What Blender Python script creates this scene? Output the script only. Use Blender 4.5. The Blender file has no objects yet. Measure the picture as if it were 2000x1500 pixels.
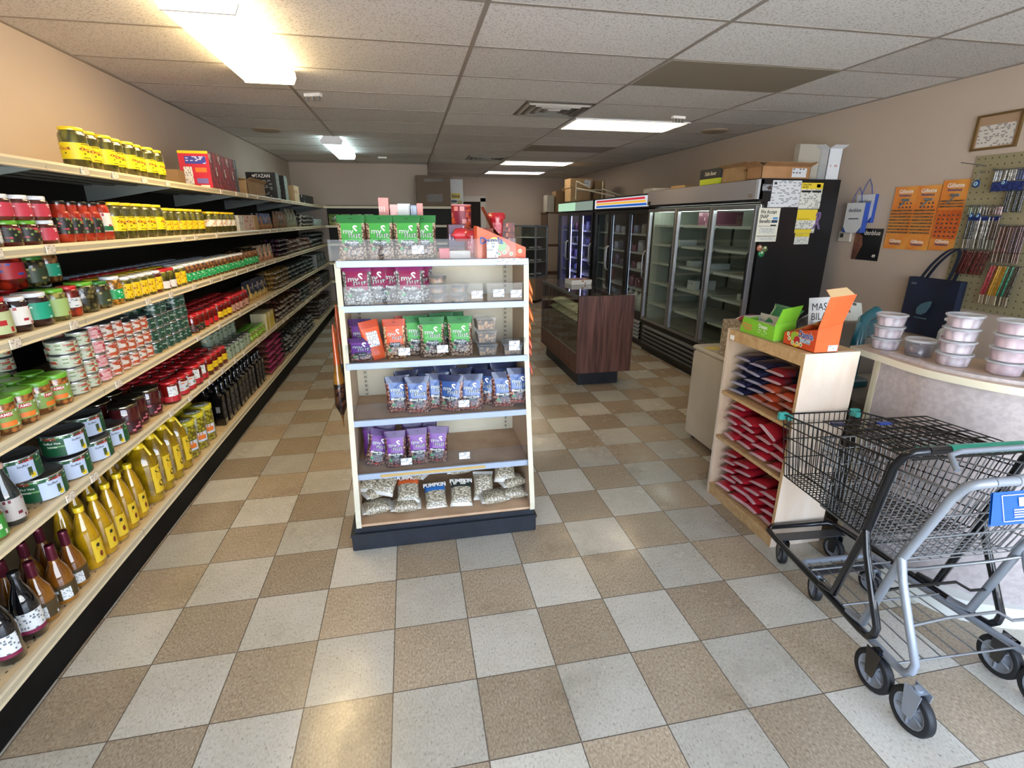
import bpy, math, random
from mathutils import Vector, Matrix
PI = math.pi
S = bpy.context.scene
COL = S.collection
# ---------------- camera ----------------
cd = bpy.data.cameras.new('camera'); cam = bpy.data.objects.new('camera', cd); COL.objects.link(cam); S.camera = cam
cd.sensor_fit = 'HORIZONTAL'; cd.sensor_width = 36; cd.lens = 36 * 982.6 / 2000; cd.clip_start = 0.05
YAW, PIT = 0.1962, 0.3158
fwd = Vector((math.sin(YAW) * math.cos(PIT), math.cos(YAW) * math.cos(PIT), -math.sin(PIT)))
cam.location = (0.152, -1.4386, 1.6258)
cam.rotation_euler = fwd.to_track_quat('-Z', 'Y').to_euler()
# ---------------- sky, exposure ----------------
S.view_settings.view_transform = 'Standard'; S.view_settings.look = 'None'
S.view_settings.exposure = 2.0; S.view_settings.gamma = 1.0; S.view_settings.use_curve_mapping = False
W = bpy.data.worlds.new('daylight'); S.world = W; W.use_nodes = True
wn = W.node_tree; wn.nodes.clear()
wo = wn.nodes.new('ShaderNodeOutputWorld'); wb = wn.nodes.new('ShaderNodeBackground'); wt = wn.nodes.new('ShaderNodeTexCoord')
ws = wn.nodes.new('ShaderNodeSeparateXYZ'); wr = wn.nodes.new('ShaderNodeValToRGB')
wn.links.new(wt.outputs['Generated'], ws.inputs[0]); wn.links.new(ws.outputs[2], wr.inputs[0])
wr.color_ramp.elements[0].position = 0.0; wr.color_ramp.elements[0].color = (0.85, 0.93, 1.0, 1)
wr.color_ramp.elements[1].position = 0.6; wr.color_ramp.elements[1].color = (0.42, 0.62, 1.0, 1)
wn.links.new(wr.outputs[0], wb.inputs[0]); wn.links.new(wb.outputs[0], wo.inputs[0]); wb.inputs[1].default_value = 2.6

def lamp_area(name, loc, sx, sy, energy, color, rot=(0, 0, 0), portal=False):
    l = bpy.data.lights.new(name, 'AREA'); l.shape = 'RECTANGLE'; l.size = sx; l.size_y = sy
    l.energy = energy; l.color = color
    o = bpy.data.objects.new(name, l); COL.objects.link(o); o.location = loc; o.rotation_euler = rot
    if portal: l.cycles.is_portal = True
    return o
# the shop window behind the camera lets the daylight in (sampling portal for the sky)
lamp_area('window_portal', (1.1, -2.7, 1.35), 5.0, 2.3, 10, (1, 1, 1), (PI / 2, 0, 0), True)
sl = bpy.data.lights.new('sun', 'SUN'); sl.energy = 22; sl.angle = .01; sl.color = (1, .95, .88); so_ = bpy.data.objects.new('sun', sl); COL.objects.link(so_); so_.rotation_euler = (math.radians(-42), 0, .2)
WARM = (1.0, 0.80, 0.50); COOL = (0.80, 0.97, 1.0)

# ---------------- materials ----------------
def lin(c):
    if isinstance(c, str):
        c = c.lstrip('#'); c = [int(c[i:i + 2], 16) / 255 for i in (0, 2, 4)]
    return tuple((v / 12.92 if v <= 0.04045 else ((v + 0.055) / 1.055) ** 2.4) for v in c[:3]) + (1,)
MATS = {}
def _new(name):
    m = bpy.data.materials.new(name); m.use_nodes = True
    return m, m.node_tree, m.node_tree.nodes['Principled BSDF']
def mat(name, col, rough=0.5, metal=0.0, coat=0.0, noise=None, bump=0.0, bscale=60, spec=None):
    """noise=(colour2, scale[, contrast lo, hi])"""
    if name in MATS: return MATS[name]
    m, nt, b = _new(name)
    b.inputs['Base Color'].default_value = lin(col); b.inputs['Roughness'].default_value = rough
    b.inputs['Metallic'].default_value = metal; b.inputs['Coat Weight'].default_value = coat
    if spec is not None: b.inputs['Specular IOR Level'].default_value = spec
    tc = None
    if noise or bump:
        tc = nt.nodes.new('ShaderNodeTexCoord')
    if noise:
        n = nt.nodes.new('ShaderNodeTexNoise'); n.inputs['Scale'].default_value = noise[1]; n.inputs['Detail'].default_value = 4
        r = nt.nodes.new('ShaderNodeValToRGB'); lo, hi = (noise[2], noise[3]) if len(noise) > 2 else (0.35, 0.65)
        r.color_ramp.elements[0].position = lo; r.color_ramp.elements[1].position = hi
        r.color_ramp.elements[0].color = lin(col); r.color_ramp.elements[1].color = lin(noise[0])
        nt.links.new(tc.outputs['Object'], n.inputs['Vector']); nt.links.new(n.outputs['Fac'], r.inputs[0])
        nt.links.new(r.outputs[0], b.inputs['Base Color'])
    if bump:
        n2 = nt.nodes.new('ShaderNodeTexNoise'); n2.inputs['Scale'].default_value = bscale; n2.inputs['Detail'].default_value = 3
        bp = nt.nodes.new('ShaderNodeBump'); bp.inputs['Strength'].default_value = bump; bp.inputs['Distance'].default_value = 0.004
        nt.links.new(tc.outputs['Object'], n2.inputs['Vector']); nt.links.new(n2.outputs['Fac'], bp.inputs['Height'])
        nt.links.new(bp.outputs[0], b.inputs['Normal'])
    MATS[name] = m; return m
def nuts(name, a, b2, gap, scale=70, rough=0.35, stretch=(1, 1, 1), coat=0.3):
    """a heap of kernels, seeds or vegetables behind film or glass"""
    if name in MATS: return MATS[name]
    m, nt, b = _new(name)
    tc = nt.nodes.new('ShaderNodeTexCoord'); mp = nt.nodes.new('ShaderNodeMapping'); mp.inputs['Scale'].default_value = stretch
    v = nt.nodes.new('ShaderNodeTexVoronoi'); v.inputs['Scale'].default_value = scale
    r = nt.nodes.new('ShaderNodeValToRGB'); mx = nt.nodes.new('ShaderNodeMix'); mx.data_type = 'RGBA'
    nt.links.new(tc.outputs['Object'], mp.inputs[0]); nt.links.new(mp.outputs[0], v.inputs['Vector'])
    r.color_ramp.elements[0].position = 0.30; r.color_ramp.elements[1].position = 0.62
    r.color_ramp.elements[0].color = (0, 0, 0, 1); r.color_ramp.elements[1].color = (1, 1, 1, 1)
    nt.links.new(v.outputs['Distance'], r.inputs[0])
    m2 = nt.nodes.new('ShaderNodeMix'); m2.data_type = 'RGBA'
    sp = nt.nodes.new('ShaderNodeSeparateColor'); nt.links.new(v.outputs['Color'], sp.inputs[0])
    nt.links.new(sp.outputs[0], m2.inputs[0]); m2.inputs[6].default_value = lin(a); m2.inputs[7].default_value = lin(b2)
    nt.links.new(r.outputs[0], mx.inputs[0]); nt.links.new(m2.outputs[2], mx.inputs[6]); mx.inputs[7].default_value = lin(gap)
    nt.links.new(mx.outputs[2], b.inputs['Base Color']); b.inputs['Roughness'].default_value = rough; b.inputs['Coat Weight'].default_value = coat
    b.inputs['Coat Roughness'].default_value = 0.15
    bp = nt.nodes.new('ShaderNodeBump'); bp.inputs['Strength'].default_value = 0.5; bp.inputs['Distance'].default_value = 0.004; bp.invert = True
    nt.links.new(v.outputs['Distance'], bp.inputs['Height']); nt.links.new(bp.outputs[0], b.inputs['Normal'])
    MATS[name] = m; return m
def print_mat(name, base, ink, scale=(1, 14), dens=0.5, accent=None, rough=0.45):
    """printed paper: rows of small print (brick cells) in UV space, optional coloured blotches"""
    if name in MATS: return MATS[name]
    m, nt, b = _new(name)
    tc = nt.nodes.new('ShaderNodeTexCoord'); mp = nt.nodes.new('ShaderNodeMapping'); mp.inputs['Scale'].default_value = (scale[0] * 3.2, scale[1], 1)
    br = nt.nodes.new('ShaderNodeTexBrick'); br.inputs['Scale'].default_value = 1; br.inputs['Mortar Size'].default_value = 0.15
    br.offset = .33; br.offset_frequency = 3; br.squash = .7; br.squash_frequency = 2; br.inputs['Brick Width'].default_value = 1.0; br.inputs['Row Height'].default_value = 1.0; br.inputs['Mortar Smooth'].default_value = 0
    br.inputs['Color1'].default_value = (0, 0, 0, 1); br.inputs['Color2'].default_value = (1, 1, 1, 1); br.inputs['Mortar'].default_value = (0, 0, 0, 1)
    nt.links.new(tc.outputs['UV'], mp.inputs[0]); nt.links.new(mp.outputs[0], br.inputs['Vector'])
    g = nt.nodes.new('ShaderNodeMath'); g.operation = 'GREATER_THAN'; g.inputs[1].default_value = 1 - dens
    nt.links.new(br.outputs['Color'], g.inputs[0])
    mx = nt.nodes.new('ShaderNodeMix'); mx.data_type = 'RGBA'; mx.inputs[7].default_value = lin(ink); mx.inputs[6].default_value = lin(base)
    nt.links.new(g.outputs[0], mx.inputs[0]); out = mx.outputs[2]
    if accent:
        n = nt.nodes.new('ShaderNodeTexNoise'); n.inputs['Scale'].default_value = accent[1]; n.inputs['Detail'].default_value = 2
        nt.links.new(tc.outputs['UV'], n.inputs['Vector'])
        g2 = nt.nodes.new('ShaderNodeMath'); g2.operation = 'GREATER_THAN'; g2.inputs[1].default_value = accent[2]
        nt.links.new(n.outputs['Fac'], g2.inputs[0])
        m3 = nt.nodes.new('ShaderNodeMix'); m3.data_type = 'RGBA'; m3.inputs[7].default_value = lin(accent[0])
        nt.links.new(g2.outputs[0], m3.inputs[0]); nt.links.new(out, m3.inputs[6]); out = m3.outputs[2]
    nt.links.new(out, b.inputs['Base Color']); b.inputs['Roughness'].default_value = rough
    MATS[name] = m; return m
def clear(name, tint='#ffffff', alpha=0.12, rough=0.03, gloss=1.0):
    """thin clear plastic or sheet glass: see-through with mirror gloss"""
    if name in MATS: return MATS[name]
    m, nt, b = _new(name); nt.nodes.remove(b)
    o = nt.nodes['Material Output']; t = nt.nodes.new('ShaderNodeBsdfTransparent'); t.inputs[0].default_value = lin(tint)
    g = nt.nodes.new('ShaderNodeBsdfGlossy'); g.inputs['Roughness'].default_value = rough; g.inputs[0].default_value = (gloss, gloss, gloss, 1)
    f = nt.nodes.new('ShaderNodeFresnel'); f.inputs['IOR'].default_value = 1.5
    mt = nt.nodes.new('ShaderNodeMath'); mt.operation = 'ADD'; mt.inputs[1].default_value = alpha; mt.use_clamp = True
    x = nt.nodes.new('ShaderNodeMixShader')
    gm = nt.nodes.new('ShaderNodeNewGeometry'); iv = nt.nodes.new('ShaderNodeMath'); iv.operation = 'SUBTRACT'; iv.inputs[0].default_value = 1; nt.links.new(gm.outputs['Backfacing'], iv.inputs[1])
    ml = nt.nodes.new('ShaderNodeMath'); ml.operation = 'MULTIPLY'; nt.links.new(iv.outputs[0], ml.inputs[1])
    nt.links.new(f.outputs[0], mt.inputs[0]); nt.links.new(mt.outputs[0], ml.inputs[0]); nt.links.new(ml.outputs[0], x.inputs[0])
    nt.links.new(t.outputs[0], x.inputs[1]); nt.links.new(g.outputs[0], x.inputs[2]); nt.links.new(x.outputs[0], o.inputs[0])
    MATS[name] = m; return m
def milky(name, col, a=0.45, rough=0.2):
    """hazy plastic: part see-through, part diffuse"""
    if name in MATS: return MATS[name]
    m, nt, b = _new(name); o = nt.nodes['Material Output']
    b.inputs['Base Color'].default_value = lin(col); b.inputs['Roughness'].default_value = rough; b.inputs['Coat Weight'].default_value = 0.4
    t = nt.nodes.new('ShaderNodeBsdfTransparent'); x = nt.nodes.new('ShaderNodeMixShader'); x.inputs[0].default_value = a
    nt.links.new(t.outputs[0], x.inputs[1]); nt.links.new(b.outputs[0], x.inputs[2]); nt.links.new(x.outputs[0], o.inputs[0])
    MATS[name] = m; return m
def glow(name, col, strength):
    if name in MATS: return MATS[name]
    m, nt, b = _new(name); nt.nodes.remove(b); e = nt.nodes.new('ShaderNodeEmission')
    e.inputs[0].default_value = col if not isinstance(col, str) else lin(col); e.inputs[1].default_value = strength
    nt.links.new(e.outputs[0], nt.nodes['Material Output'].inputs[0]); MATS[name] = m; return m

# ---------------- mesh builder ----------------
class MB:
    def __init__(s): s.v = []; s.f = []; s.uv = []; s.m = []; s.mats = []; s.sm = []; s.T = None
    def mi(s, m):
        if m not in s.mats: s.mats.append(m)
        return s.mats.index(m)
    def face(s, pts, m, uv=None, smooth=False):
        b = len(s.v)
        if s.T is not None: pts = [tuple(s.T @ Vector(p)) for p in pts]
        s.v += [tuple(p) for p in pts]; s.f.append(tuple(range(b, b + len(pts)))); s.m.append(s.mi(m)); s.sm.append(smooth)
        if uv is None:
            uv = [(0, 0), (1, 0), (1, 1), (0, 1)] if len(pts) == 4 else [(0.5 + 0.5 * math.cos(2 * PI * i / len(pts)), 0.5 + 0.5 * math.sin(2 * PI * i / len(pts))) for i in range(len(pts))]
        s.uv += list(uv)
    def grid(s, P, m, uvs=None, smooth=True, closed=False):
        """P[i][j] points; shared vertices"""
        n, k = len(P), len(P[0]); b = len(s.v); mi = s.mi(m) if not callable(m) else None
        for row in P:
            for p in row: s.v.append(tuple(s.T @ Vector(p)) if s.T is not None else tuple(p))
        for i in range(n - 1):
            for j in range(k if closed else k - 1):
                j2 = (j + 1) % k
                s.f.append((b + i * k + j, b + i * k + j2, b + (i + 1) * k + j2, b + (i + 1) * k + j))
                u0, u1 = j / (k if closed else k - 1), (j + 1) / (k if closed else k - 1); v0, v1 = i / (n - 1), (i + 1) / (n - 1)
                s.uv += [(u0, v0), (u1, v0), (u1, v1), (u0, v1)]
                s.m.append(mi if mi is not None else s.mi(m((u0 + u1) / 2, (v0 + v1) / 2))); s.sm.append(smooth)
        return s
    def box(s, x0, x1, y0, y1, z0, z1, m, mt=None, bev=0.0):
        """axis box; mt = optional dict of face materials by key -x +x -y +y -z +z"""
        mt = mt or {}
        if bev > 0:
            e = bev; P = []
            for (a, h) in ((-1, z0), (0, z0 + e), (0, z1 - e), (1, z1)):
                k = e if a else 0
                P.append([(x0 + k + (0 if a else 0), y0 + k, h)] if False else [
                    (x0 + k + e * 0, y0 + k + e, h), (x0 + k + e, y0 + k, h), (x1 - k - e, y0 + k, h), (x1 - k, y0 + k + e, h),
                    (x1 - k, y1 - k - e, h), (x1 - k - e, y1 - k, h), (x0 + k + e, y1 - k, h), (x0 + k, y1 - k - e, h)])
            s.grid(P, m, smooth=False, closed=True)
            s.face(P[3], m); s.face(P[0][::-1], m)
            return s
        q = {'-z': [(x0, y1, z0), (x1, y1, z0), (x1, y0, z0), (x0, y0, z0)], '+z': [(x0, y0, z1), (x1, y0, z1), (x1, y1, z1), (x0, y1, z1)],
             '-y': [(x0, y0, z0), (x1, y0, z0), (x1, y0, z1), (x0, y0, z1)], '+y': [(x1, y1, z0), (x0, y1, z0), (x0, y1, z1), (x1, y1, z1)],
             '-x': [(x0, y1, z0), (x0, y0, z0), (x0, y0, z1), (x0, y1, z1)], '+x': [(x1, y0, z0), (x1, y1, z0), (x1, y1, z1), (x1, y0, z1)]}
        for k, p in q.items(): s.face(p, mt.get(k, m))
        return s
    def lathe(s, prof, m, n=20, cx=0, cy=0, cz=0, sx=1.0, sy=1.0, a0=0.0, a1=2 * PI, smooth=True, caps=True):
        full = abs(a1 - a0 - 2 * PI) < 1e-6
        P = []
        for (r, z) in prof:
            P.append([(cx + sx * r * math.cos(a0 + (a1 - a0) * j / n), cy + sy * r * math.sin(a0 + (a1 - a0) * j / n), cz + z) for j in range(n if full else n + 1)])
        s.grid(P, m, closed=full, smooth=smooth)
        if caps and full:
            mm = m if not callable(m) else m(0.5, 1)
            if prof[-1][0] > 1e-5: s.face(P[-1], mm)
            if prof[0][0] > 1e-5: s.face(P[0][::-1], mm)
        return s
    def cyl(s, r, z0, z1, m, n=16, **k): return s.lathe([(r, z0), (r, z1)], m, n, **k)
    def tube(s, pts, r, m, n=8, closed=False, caps=True):
        pts = [Vector(p) for p in pts]; N = len(pts); P = []; up = None
        for i, p in enumerate(pts):
            a = pts[i - 1] if (i > 0 or closed) else p; c = pts[(i + 1) % N] if (i < N - 1 or closed) else p
            t = (c - a).normalized()
            if up is None:
                up = Vector((0, 0, 1)) if abs(t.z) < 0.9 else Vector((1, 0, 0))
            x = t.cross(up); 
            if x.length < 1e-4: x = t.cross(Vector((0.3, 1, 0.2)))
            x.normalize(); y = x.cross(t).normalized(); up = y
            # mitre scale kept simple
            P.append([p + r * (math.cos(2 * PI * j / n) * x + math.sin(2 * PI * j / n) * y) for j in range(n)])
        if closed: P.append(P[0])
        s.grid(P, m, closed=True)
        if caps and not closed: s.face(P[-1], m); s.face(P[0][::-1], m)
        return s
    def disc(s, c, r, m, n=20, axis='z', flip=False):
        c = Vector(c); P = []
        for j in range(n):
            a = 2 * PI * j / n; u, v = r * math.cos(a), r * math.sin(a)
            P.append(c + (Vector((u, v, 0)) if axis == 'z' else Vector((u, 0, v)) if axis == 'y' else Vector((0, u, v))))
        s.face(P[::-1] if flip else P, m); return s
    def cdisc(s, fn, cx, cy, rx, ry, m, n=16):
        s.face([fn(cx + rx * math.cos(2 * PI * j / n), cy + ry * math.sin(2 * PI * j / n)) for j in range(n)], m); return s
    def text(s, st, size, fn, m, font_w=1.0, align='CENTER', bold=0.0):
        """flat letters; fn(x, y) -> 3D point"""
        me = text_mesh(st, align, bold); b = len(s.v); mi = s.mi(m)
        for v in me.vertices:
            p = fn(v.co.x * size * font_w, v.co.y * size); s.v.append(tuple(s.T @ Vector(p)) if s.T is not None else tuple(p))
        for p in me.polygons:
            s.f.append(tuple(b + i for i in p.vertices)); s.m.append(mi); s.sm.append(False); s.uv += [(0, 0)] * len(p.vertices)
        return s
    def build(s, name, parent=None, loc=None, rot=None, label=None):
        me = bpy.data.meshes.new(name); me.from_pydata(s.v, [], s.f)
        for m in s.mats: me.materials.append(m)
        me.polygons.foreach_set('material_index', s.m); me.polygons.foreach_set('use_smooth', s.sm)
        ul = me.uv_layers.new(name='UVMap'); ul.data.foreach_set('uv', [c for p in s.uv for c in p])
        me.update()
        o = bpy.data.objects.new(name, me); COL.objects.link(o)
        if parent: o.parent = parent
        if loc: o.location = loc
        if rot: o.rotation_euler = rot
        if label: o['label'] = label
        return o
_TX = {}
def text_mesh(st, align='CENTER', bold=0.0):
    k = (st, align, bold)
    if k in _TX: return _TX[k]
    c = bpy.data.curves.new('lettering', 'FONT'); c.body = st; c.align_x = align; c.align_y = 'CENTER'; c.size = 1.0; c.resolution_u = 2; c.offset = bold
    c.fill_mode = 'FRONT'
    o = bpy.data.objects.new('lettering', c); COL.objects.link(o)
    bpy.context.view_layer.update()
    dg = bpy.context.evaluated_depsgraph_get(); me = bpy.data.meshes.new_from_object(o.evaluated_get(dg))
    bpy.data.objects.remove(o); bpy.data.curves.remove(c)
    _TX[k] = me; return me
# ---------------- object helpers ----------------
def tag(o, label, cat, group=None):
    o['label'] = label; o['category'] = cat
    if group: o['group'] = group
    return o
def thing(name, label, cat, loc=(0, 0, 0), rz=0.0, group=None):
    o = bpy.data.objects.new(name, None); COL.objects.link(o); o.location = loc; o.rotation_euler = (0, 0, rz)
    o.empty_display_size = 0.02
    return tag(o, label, cat, group)
def struct(o): o['kind'] = 'structure'; return o
def dup(root):
    r = root.copy(); COL.objects.link(r)
    for ch in list(root.children):
        c = ch.copy(); COL.objects.link(c); c.parent = r
        for g in list(ch.children):
            d = g.copy(); COL.objects.link(d); d.parent = c
    return r
PROTO = {}
def place(key, builder, loc, label, group, rz=0.0, rot=None, scale=None):
    """first call builds the thing, later calls copy it with its parts"""
    if key not in PROTO:
        o = builder(); PROTO[key] = o
    else:
        o = dup(PROTO[key])
    o.location = loc; o.rotation_euler = rot if rot else (0, 0, rz)
    if scale: o.scale = scale
    o['label'] = label; o['group'] = group
    return o
ORD = ['first', 'second', 'third', 'fourth', 'fifth', 'sixth', 'seventh', 'eighth', 'ninth', 'tenth', 'eleventh', 'twelfth', 'thirteenth',
       'fourteenth', 'fifteenth', 'sixteenth', 'seventeenth', 'eighteenth', 'nineteenth', 'twentieth']
R = random.Random(7)
# ================= ROOM =================
H = 2.55; XL, XR = -1.74, 3.96; YF, YB, YB2 = -2.75, 8.28, 10.9; T = 0.3048
def floor_mat():
    m, nt, b = _new('vinyl_tile_floor'); N = nt.nodes; L = nt.links
    g = N.new('ShaderNodeNewGeometry'); mp = N.new('ShaderNodeMapping'); mp.inputs['Scale'].default_value = (1 / T, 1 / T, 1)
    mp.inputs['Location'].default_value = (0.0, 0.0, 0.5)
    L.new(g.outputs['Position'], mp.inputs[0])
    ck = N.new('ShaderNodeTexChecker'); ck.inputs['Scale'].default_value = 1.0
    ck.inputs['Color1'].default_value = (1, 1, 1, 1); ck.inputs['Color2'].default_value = (0, 0, 0, 1); L.new(mp.outputs[0], ck.inputs[0])
    # per tile tint
    fl = N.new('ShaderNodeVectorMath'); fl.operation = 'FLOOR'; L.new(mp.outputs[0], fl.inputs[0])
    wn_ = N.new('ShaderNodeTexWhiteNoise'); wn_.noise_dimensions = '3D'; L.new(fl.outputs[0], wn_.inputs['Vector'])
    # streaky chips
    mp2 = N.new('ShaderNodeMapping'); mp2.inputs['Scale'].default_value = (70, 38, 1); L.new(g.outputs['Position'], mp2.inputs[0])
    n = N.new('ShaderNodeTexNoise'); n.inputs['Scale'].default_value = 2.2; n.inputs['Detail'].default_value = 3; L.new(mp2.outputs[0], n.inputs['Vector'])
    def ramp(src, *st):
        r = N.new('ShaderNodeValToRGB'); e = r.color_ramp.elements
        while len(e) < len(st): e.new(0.5)
        for k, (p, c) in enumerate(st): e[k].position = p; e[k].color = lin(c)
        L.new(src, r.inputs[0]); return r.outputs[0]
    brown = ramp(n.outputs['Fac'], (0.3, '#98826a'), (0.45, '#ae9b82'), (0.58, '#baa88d'), (0.72, '#cdbb9e'))
    cream = ramp(n.outputs['Fac'], (0.27, '#8f8878'), (0.38, '#c3bbaa'), (0.55, '#cdc6b6'), (0.75, '#d4cdbe'))
    def mix(f, a, c, blend='MIX'):
        x = N.new('ShaderNodeMix'); x.data_type = 'RGBA'; x.blend_type = blend
        if isinstance(f, float): x.inputs[0].default_value = f
        else: L.new(f, x.inputs[0])
        for k, v in ((6, a), (7, c)):
            if isinstance(v, tuple): x.inputs[k].default_value = v
            else: L.new(v, x.inputs[k])
        return x.outputs[2]
    c = mix(ck.outputs['Color'], brown, cream)
    tint = ramp(wn_.outputs['Value'], (0.0, '#dcdcdc'), (1.0, '#ffffff')); c = mix(1.0, c, tint, 'MULTIPLY')
    # scuffs and grime patches
    n2 = N.new('ShaderNodeTexNoise'); n2.inputs['Scale'].default_value = 2.3; n2.inputs['Detail'].default_value = 8; n2.inputs['Roughness'].default_value = 0.7
    L.new(g.outputs['Position'], n2.inputs['Vector'])
    d = ramp(n2.outputs['Fac'], (0.42, '#ffffff'), (0.60, '#f0eeea'), (0.72, '#d6d3cc')); c = mix(1.0, c, d, 'MULTIPLY')
    # joints
    fr = N.new('ShaderNodeVectorMath'); fr.operation = 'FRACTION'; L.new(mp.outputs[0], fr.inputs[0])
    sx = N.new('ShaderNodeSeparateXYZ'); L.new(fr.outputs[0], sx.inputs[0])
    def edge(o):
        a = N.new('ShaderNodeMath'); a.operation = 'SUBTRACT'; a.inputs[1].default_value = 0.5; L.new(o, a.inputs[0])
        b2 = N.new('ShaderNodeMath'); b2.operation = 'ABSOLUTE'; L.new(a.outputs[0], b2.inputs[0])
        q = N.new('ShaderNodeMath'); q.operation = 'GREATER_THAN'; q.inputs[1].default_value = 0.4935; L.new(b2.outputs[0], q.inputs[0]); return q.outputs[0]
    mxm = N.new('ShaderNodeMath'); mxm.operation = 'MAXIMUM'; L.new(edge(sx.outputs[0]), mxm.inputs[0]); L.new(edge(sx.outputs[1]), mxm.inputs[1])
    c = mix(mxm.outputs[0], c, lin('#5e5448'))
    L.new(c, b.inputs['Base Color']); b.inputs['Roughness'].default_value = 0.36
    rr = ramp(n2.outputs['Fac'], (0.3, '#5a5a5a'), (0.7, '#a0a0a0')); L.new(rr, b.inputs['Roughness'])
    return m
def ceil_mat():
    m, nt, b = _new('ceiling_tile'); N = nt.nodes; L = nt.links
    g = N.new('ShaderNodeNewGeometry'); n = N.new('ShaderNodeTexNoise'); n.inputs['Scale'].default_value = 95; n.inputs['Detail'].default_value = 2
    L.new(g.outputs['Position'], n.inputs['Vector'])
    r = N.new('ShaderNodeValToRGB'); r.color_ramp.elements[0].position = 0.33; r.color_ramp.elements[0].color = lin('#b3afa9')
    r.color_ramp.elements[1].position = 0.47; r.color_ramp.elements[1].color = lin('#e3e1df')
    L.new(n.outputs['Fac'], r.inputs[0]); 
    mp = N.new('ShaderNodeMapping'); mp.inputs['Scale'].default_value = (1 / 1.214, 1 / 0.62, 1); mp.inputs['Location'].default_value = (-0.566 / 1.214, -1.19 / 0.62, 0)
    L.new(g.outputs['Position'], mp.inputs[0]); fl = N.new('ShaderNodeVectorMath'); fl.operation = 'FLOOR'; L.new(mp.outputs[0], fl.inputs[0])
    w = N.new('ShaderNodeTexWhiteNoise'); w.noise_dimensions = '2D'; L.new(fl.outputs[0], w.inputs['Vector'])
    r2 = N.new('ShaderNodeValToRGB'); r2.color_ramp.elements[0].color = lin('#e6e4e2'); r2.color_ramp.elements[1].color = (1, 1, 1, 1); L.new(w.outputs['Value'], r2.inputs[0])
    x = N.new('ShaderNodeMix'); x.data_type = 'RGBA'; x.blend_type = 'MULTIPLY'; x.inputs[0].default_value = 1
    L.new(r.outputs[0], x.inputs[6]); L.new(r2.outputs[0], x.inputs[7]); L.new(x.outputs[2], b.inputs['Base Color'])
    bp = N.new('ShaderNodeBump'); bp.inputs['Strength'].default_value = 0.25; bp.inputs['Distance'].default_value = 0.003
    L.new(n.outputs['Fac'], bp.inputs['Height']); L.new(bp.outputs[0], b.inputs['Normal']); b.inputs['Roughness'].default_value = 0.95
    return m
WALL = mat('beige_wall_paint', '#beae9f', 0.75, noise=('#b8a899', 1.2), bump=0.08, bscale=220)
def plain(name, *boxes):
    b = MB()
    for bx in boxes: b.box(*bx)
    return b.build(name)
struct(plain('floor', (XL - .2, XR + .2, YF - .1, YB2 + .1, -0.1, 0, floor_mat())))
struct(plain('ceiling', (XL - .2, XR + .2, YF - .1, YB2 + .1, H, H + .1, ceil_mat())))
struct(plain('wall_left', (XL - .12, XL, YF, YB, 0, H, WALL)))
struct(plain('wall_right', (XR, XR + .12, YF, YB2, 0, H, WALL)))
struct(plain('wall_back', (XL - .12, 0.56, YB, YB + .12, 0, H, WALL), (0.44, 0.56, YB + .12, YB2, 0, H, WALL)))
struct(plain('wall_far', (0.44, XR, YB2, YB2 + .12, 0, H, WALL)))
FR = mat('aluminium_window_frame', '#8f9296', 0.4, 0.8)
struct(plain('wall_front', (XL - .12, -1.45, YF - .12, YF, 0, H, WALL), (3.65, XR + .12, YF - .12, YF, 0, H, WALL), (-1.45, 3.65, YF - .12, YF, 2.4, H, WALL), (-1.45, 3.65, YF - .12, YF, 0, 0.15, WALL)))
wf = MB()
for x in (-1.45, -0.2, 1.05, 2.3, 3.6): wf.box(x, x + .05, YF - .09, YF - .03, 0.15, 2.4, FR)
wf.box(-1.45, 3.65, YF - .09, YF - .03, 0.15, 0.2, FR); wf.box(-1.45, 3.65, YF - .09, YF - .03, 2.35, 2.4, FR)
struct(wf.build('window_1'))
# parking lot and hedge beyond the window
out = MB(); out.box(-15, 17, -30, YF - .12, -0.15, -0.05, mat('concrete_paving', '#b5b2aa', 0.9)); struct(out.build('ground'))
# ceiling grid
GR = mat('ceiling_grid_white', '#968e85', 0.5)
g = MB(); XG = [-0.62, 0.566, 1.770, 2.985]; YK = [1.19 + .62 * k for k in range(-6, 16)]
for x in XG: g.box(x - .012, x + .012, YF, YB2, H - .003, H + .002, GR)
for y in YK: g.box(XL, XR, y - .011, y + .011, H - .002, H + .002, GR)
g.box(XL, XL + .022, YF, YB, H - .006, H, GR); g.box(XR - .022, XR, YF, YB2, H - .006, H, GR); g.box(XL, .56, YB - .022, YB, H - .006, H, GR)
struct(g.build('trim_1'))
BB = mat('dark_vinyl_baseboard', '#3a3632', 0.6)
struct(plain('baseboard_right', (XR - .01, XR, YF, YB2, 0, .1, BB))); struct(plain('baseboard_left', (XL, XL + .01, YF, YB, 0, .1, BB)))
# doorway in the far wall
DW = mat('door_frame_white', '#c8c2b8', 0.5)
d = MB(); d.box(1.18, 1.30, YB2 - .04, YB2, 0, 2.10, DW); d.box(1.85, 1.97, YB2 - .04, YB2, 0, 2.10, DW); d.box(1.18, 1.97, YB2 - .04, YB2, 2.02, 2.14, DW)
dr = struct(d.build('door_1')); MB().box(1.30, 1.85, YB2 - .02, YB2 - .005, 0, 2.02, mat('painted_doorway_gloom', '#1c1613', 0.8)).build('dark_door_sheet', dr)  # dark sheet on the wall; the opening's gloom is its colour

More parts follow.
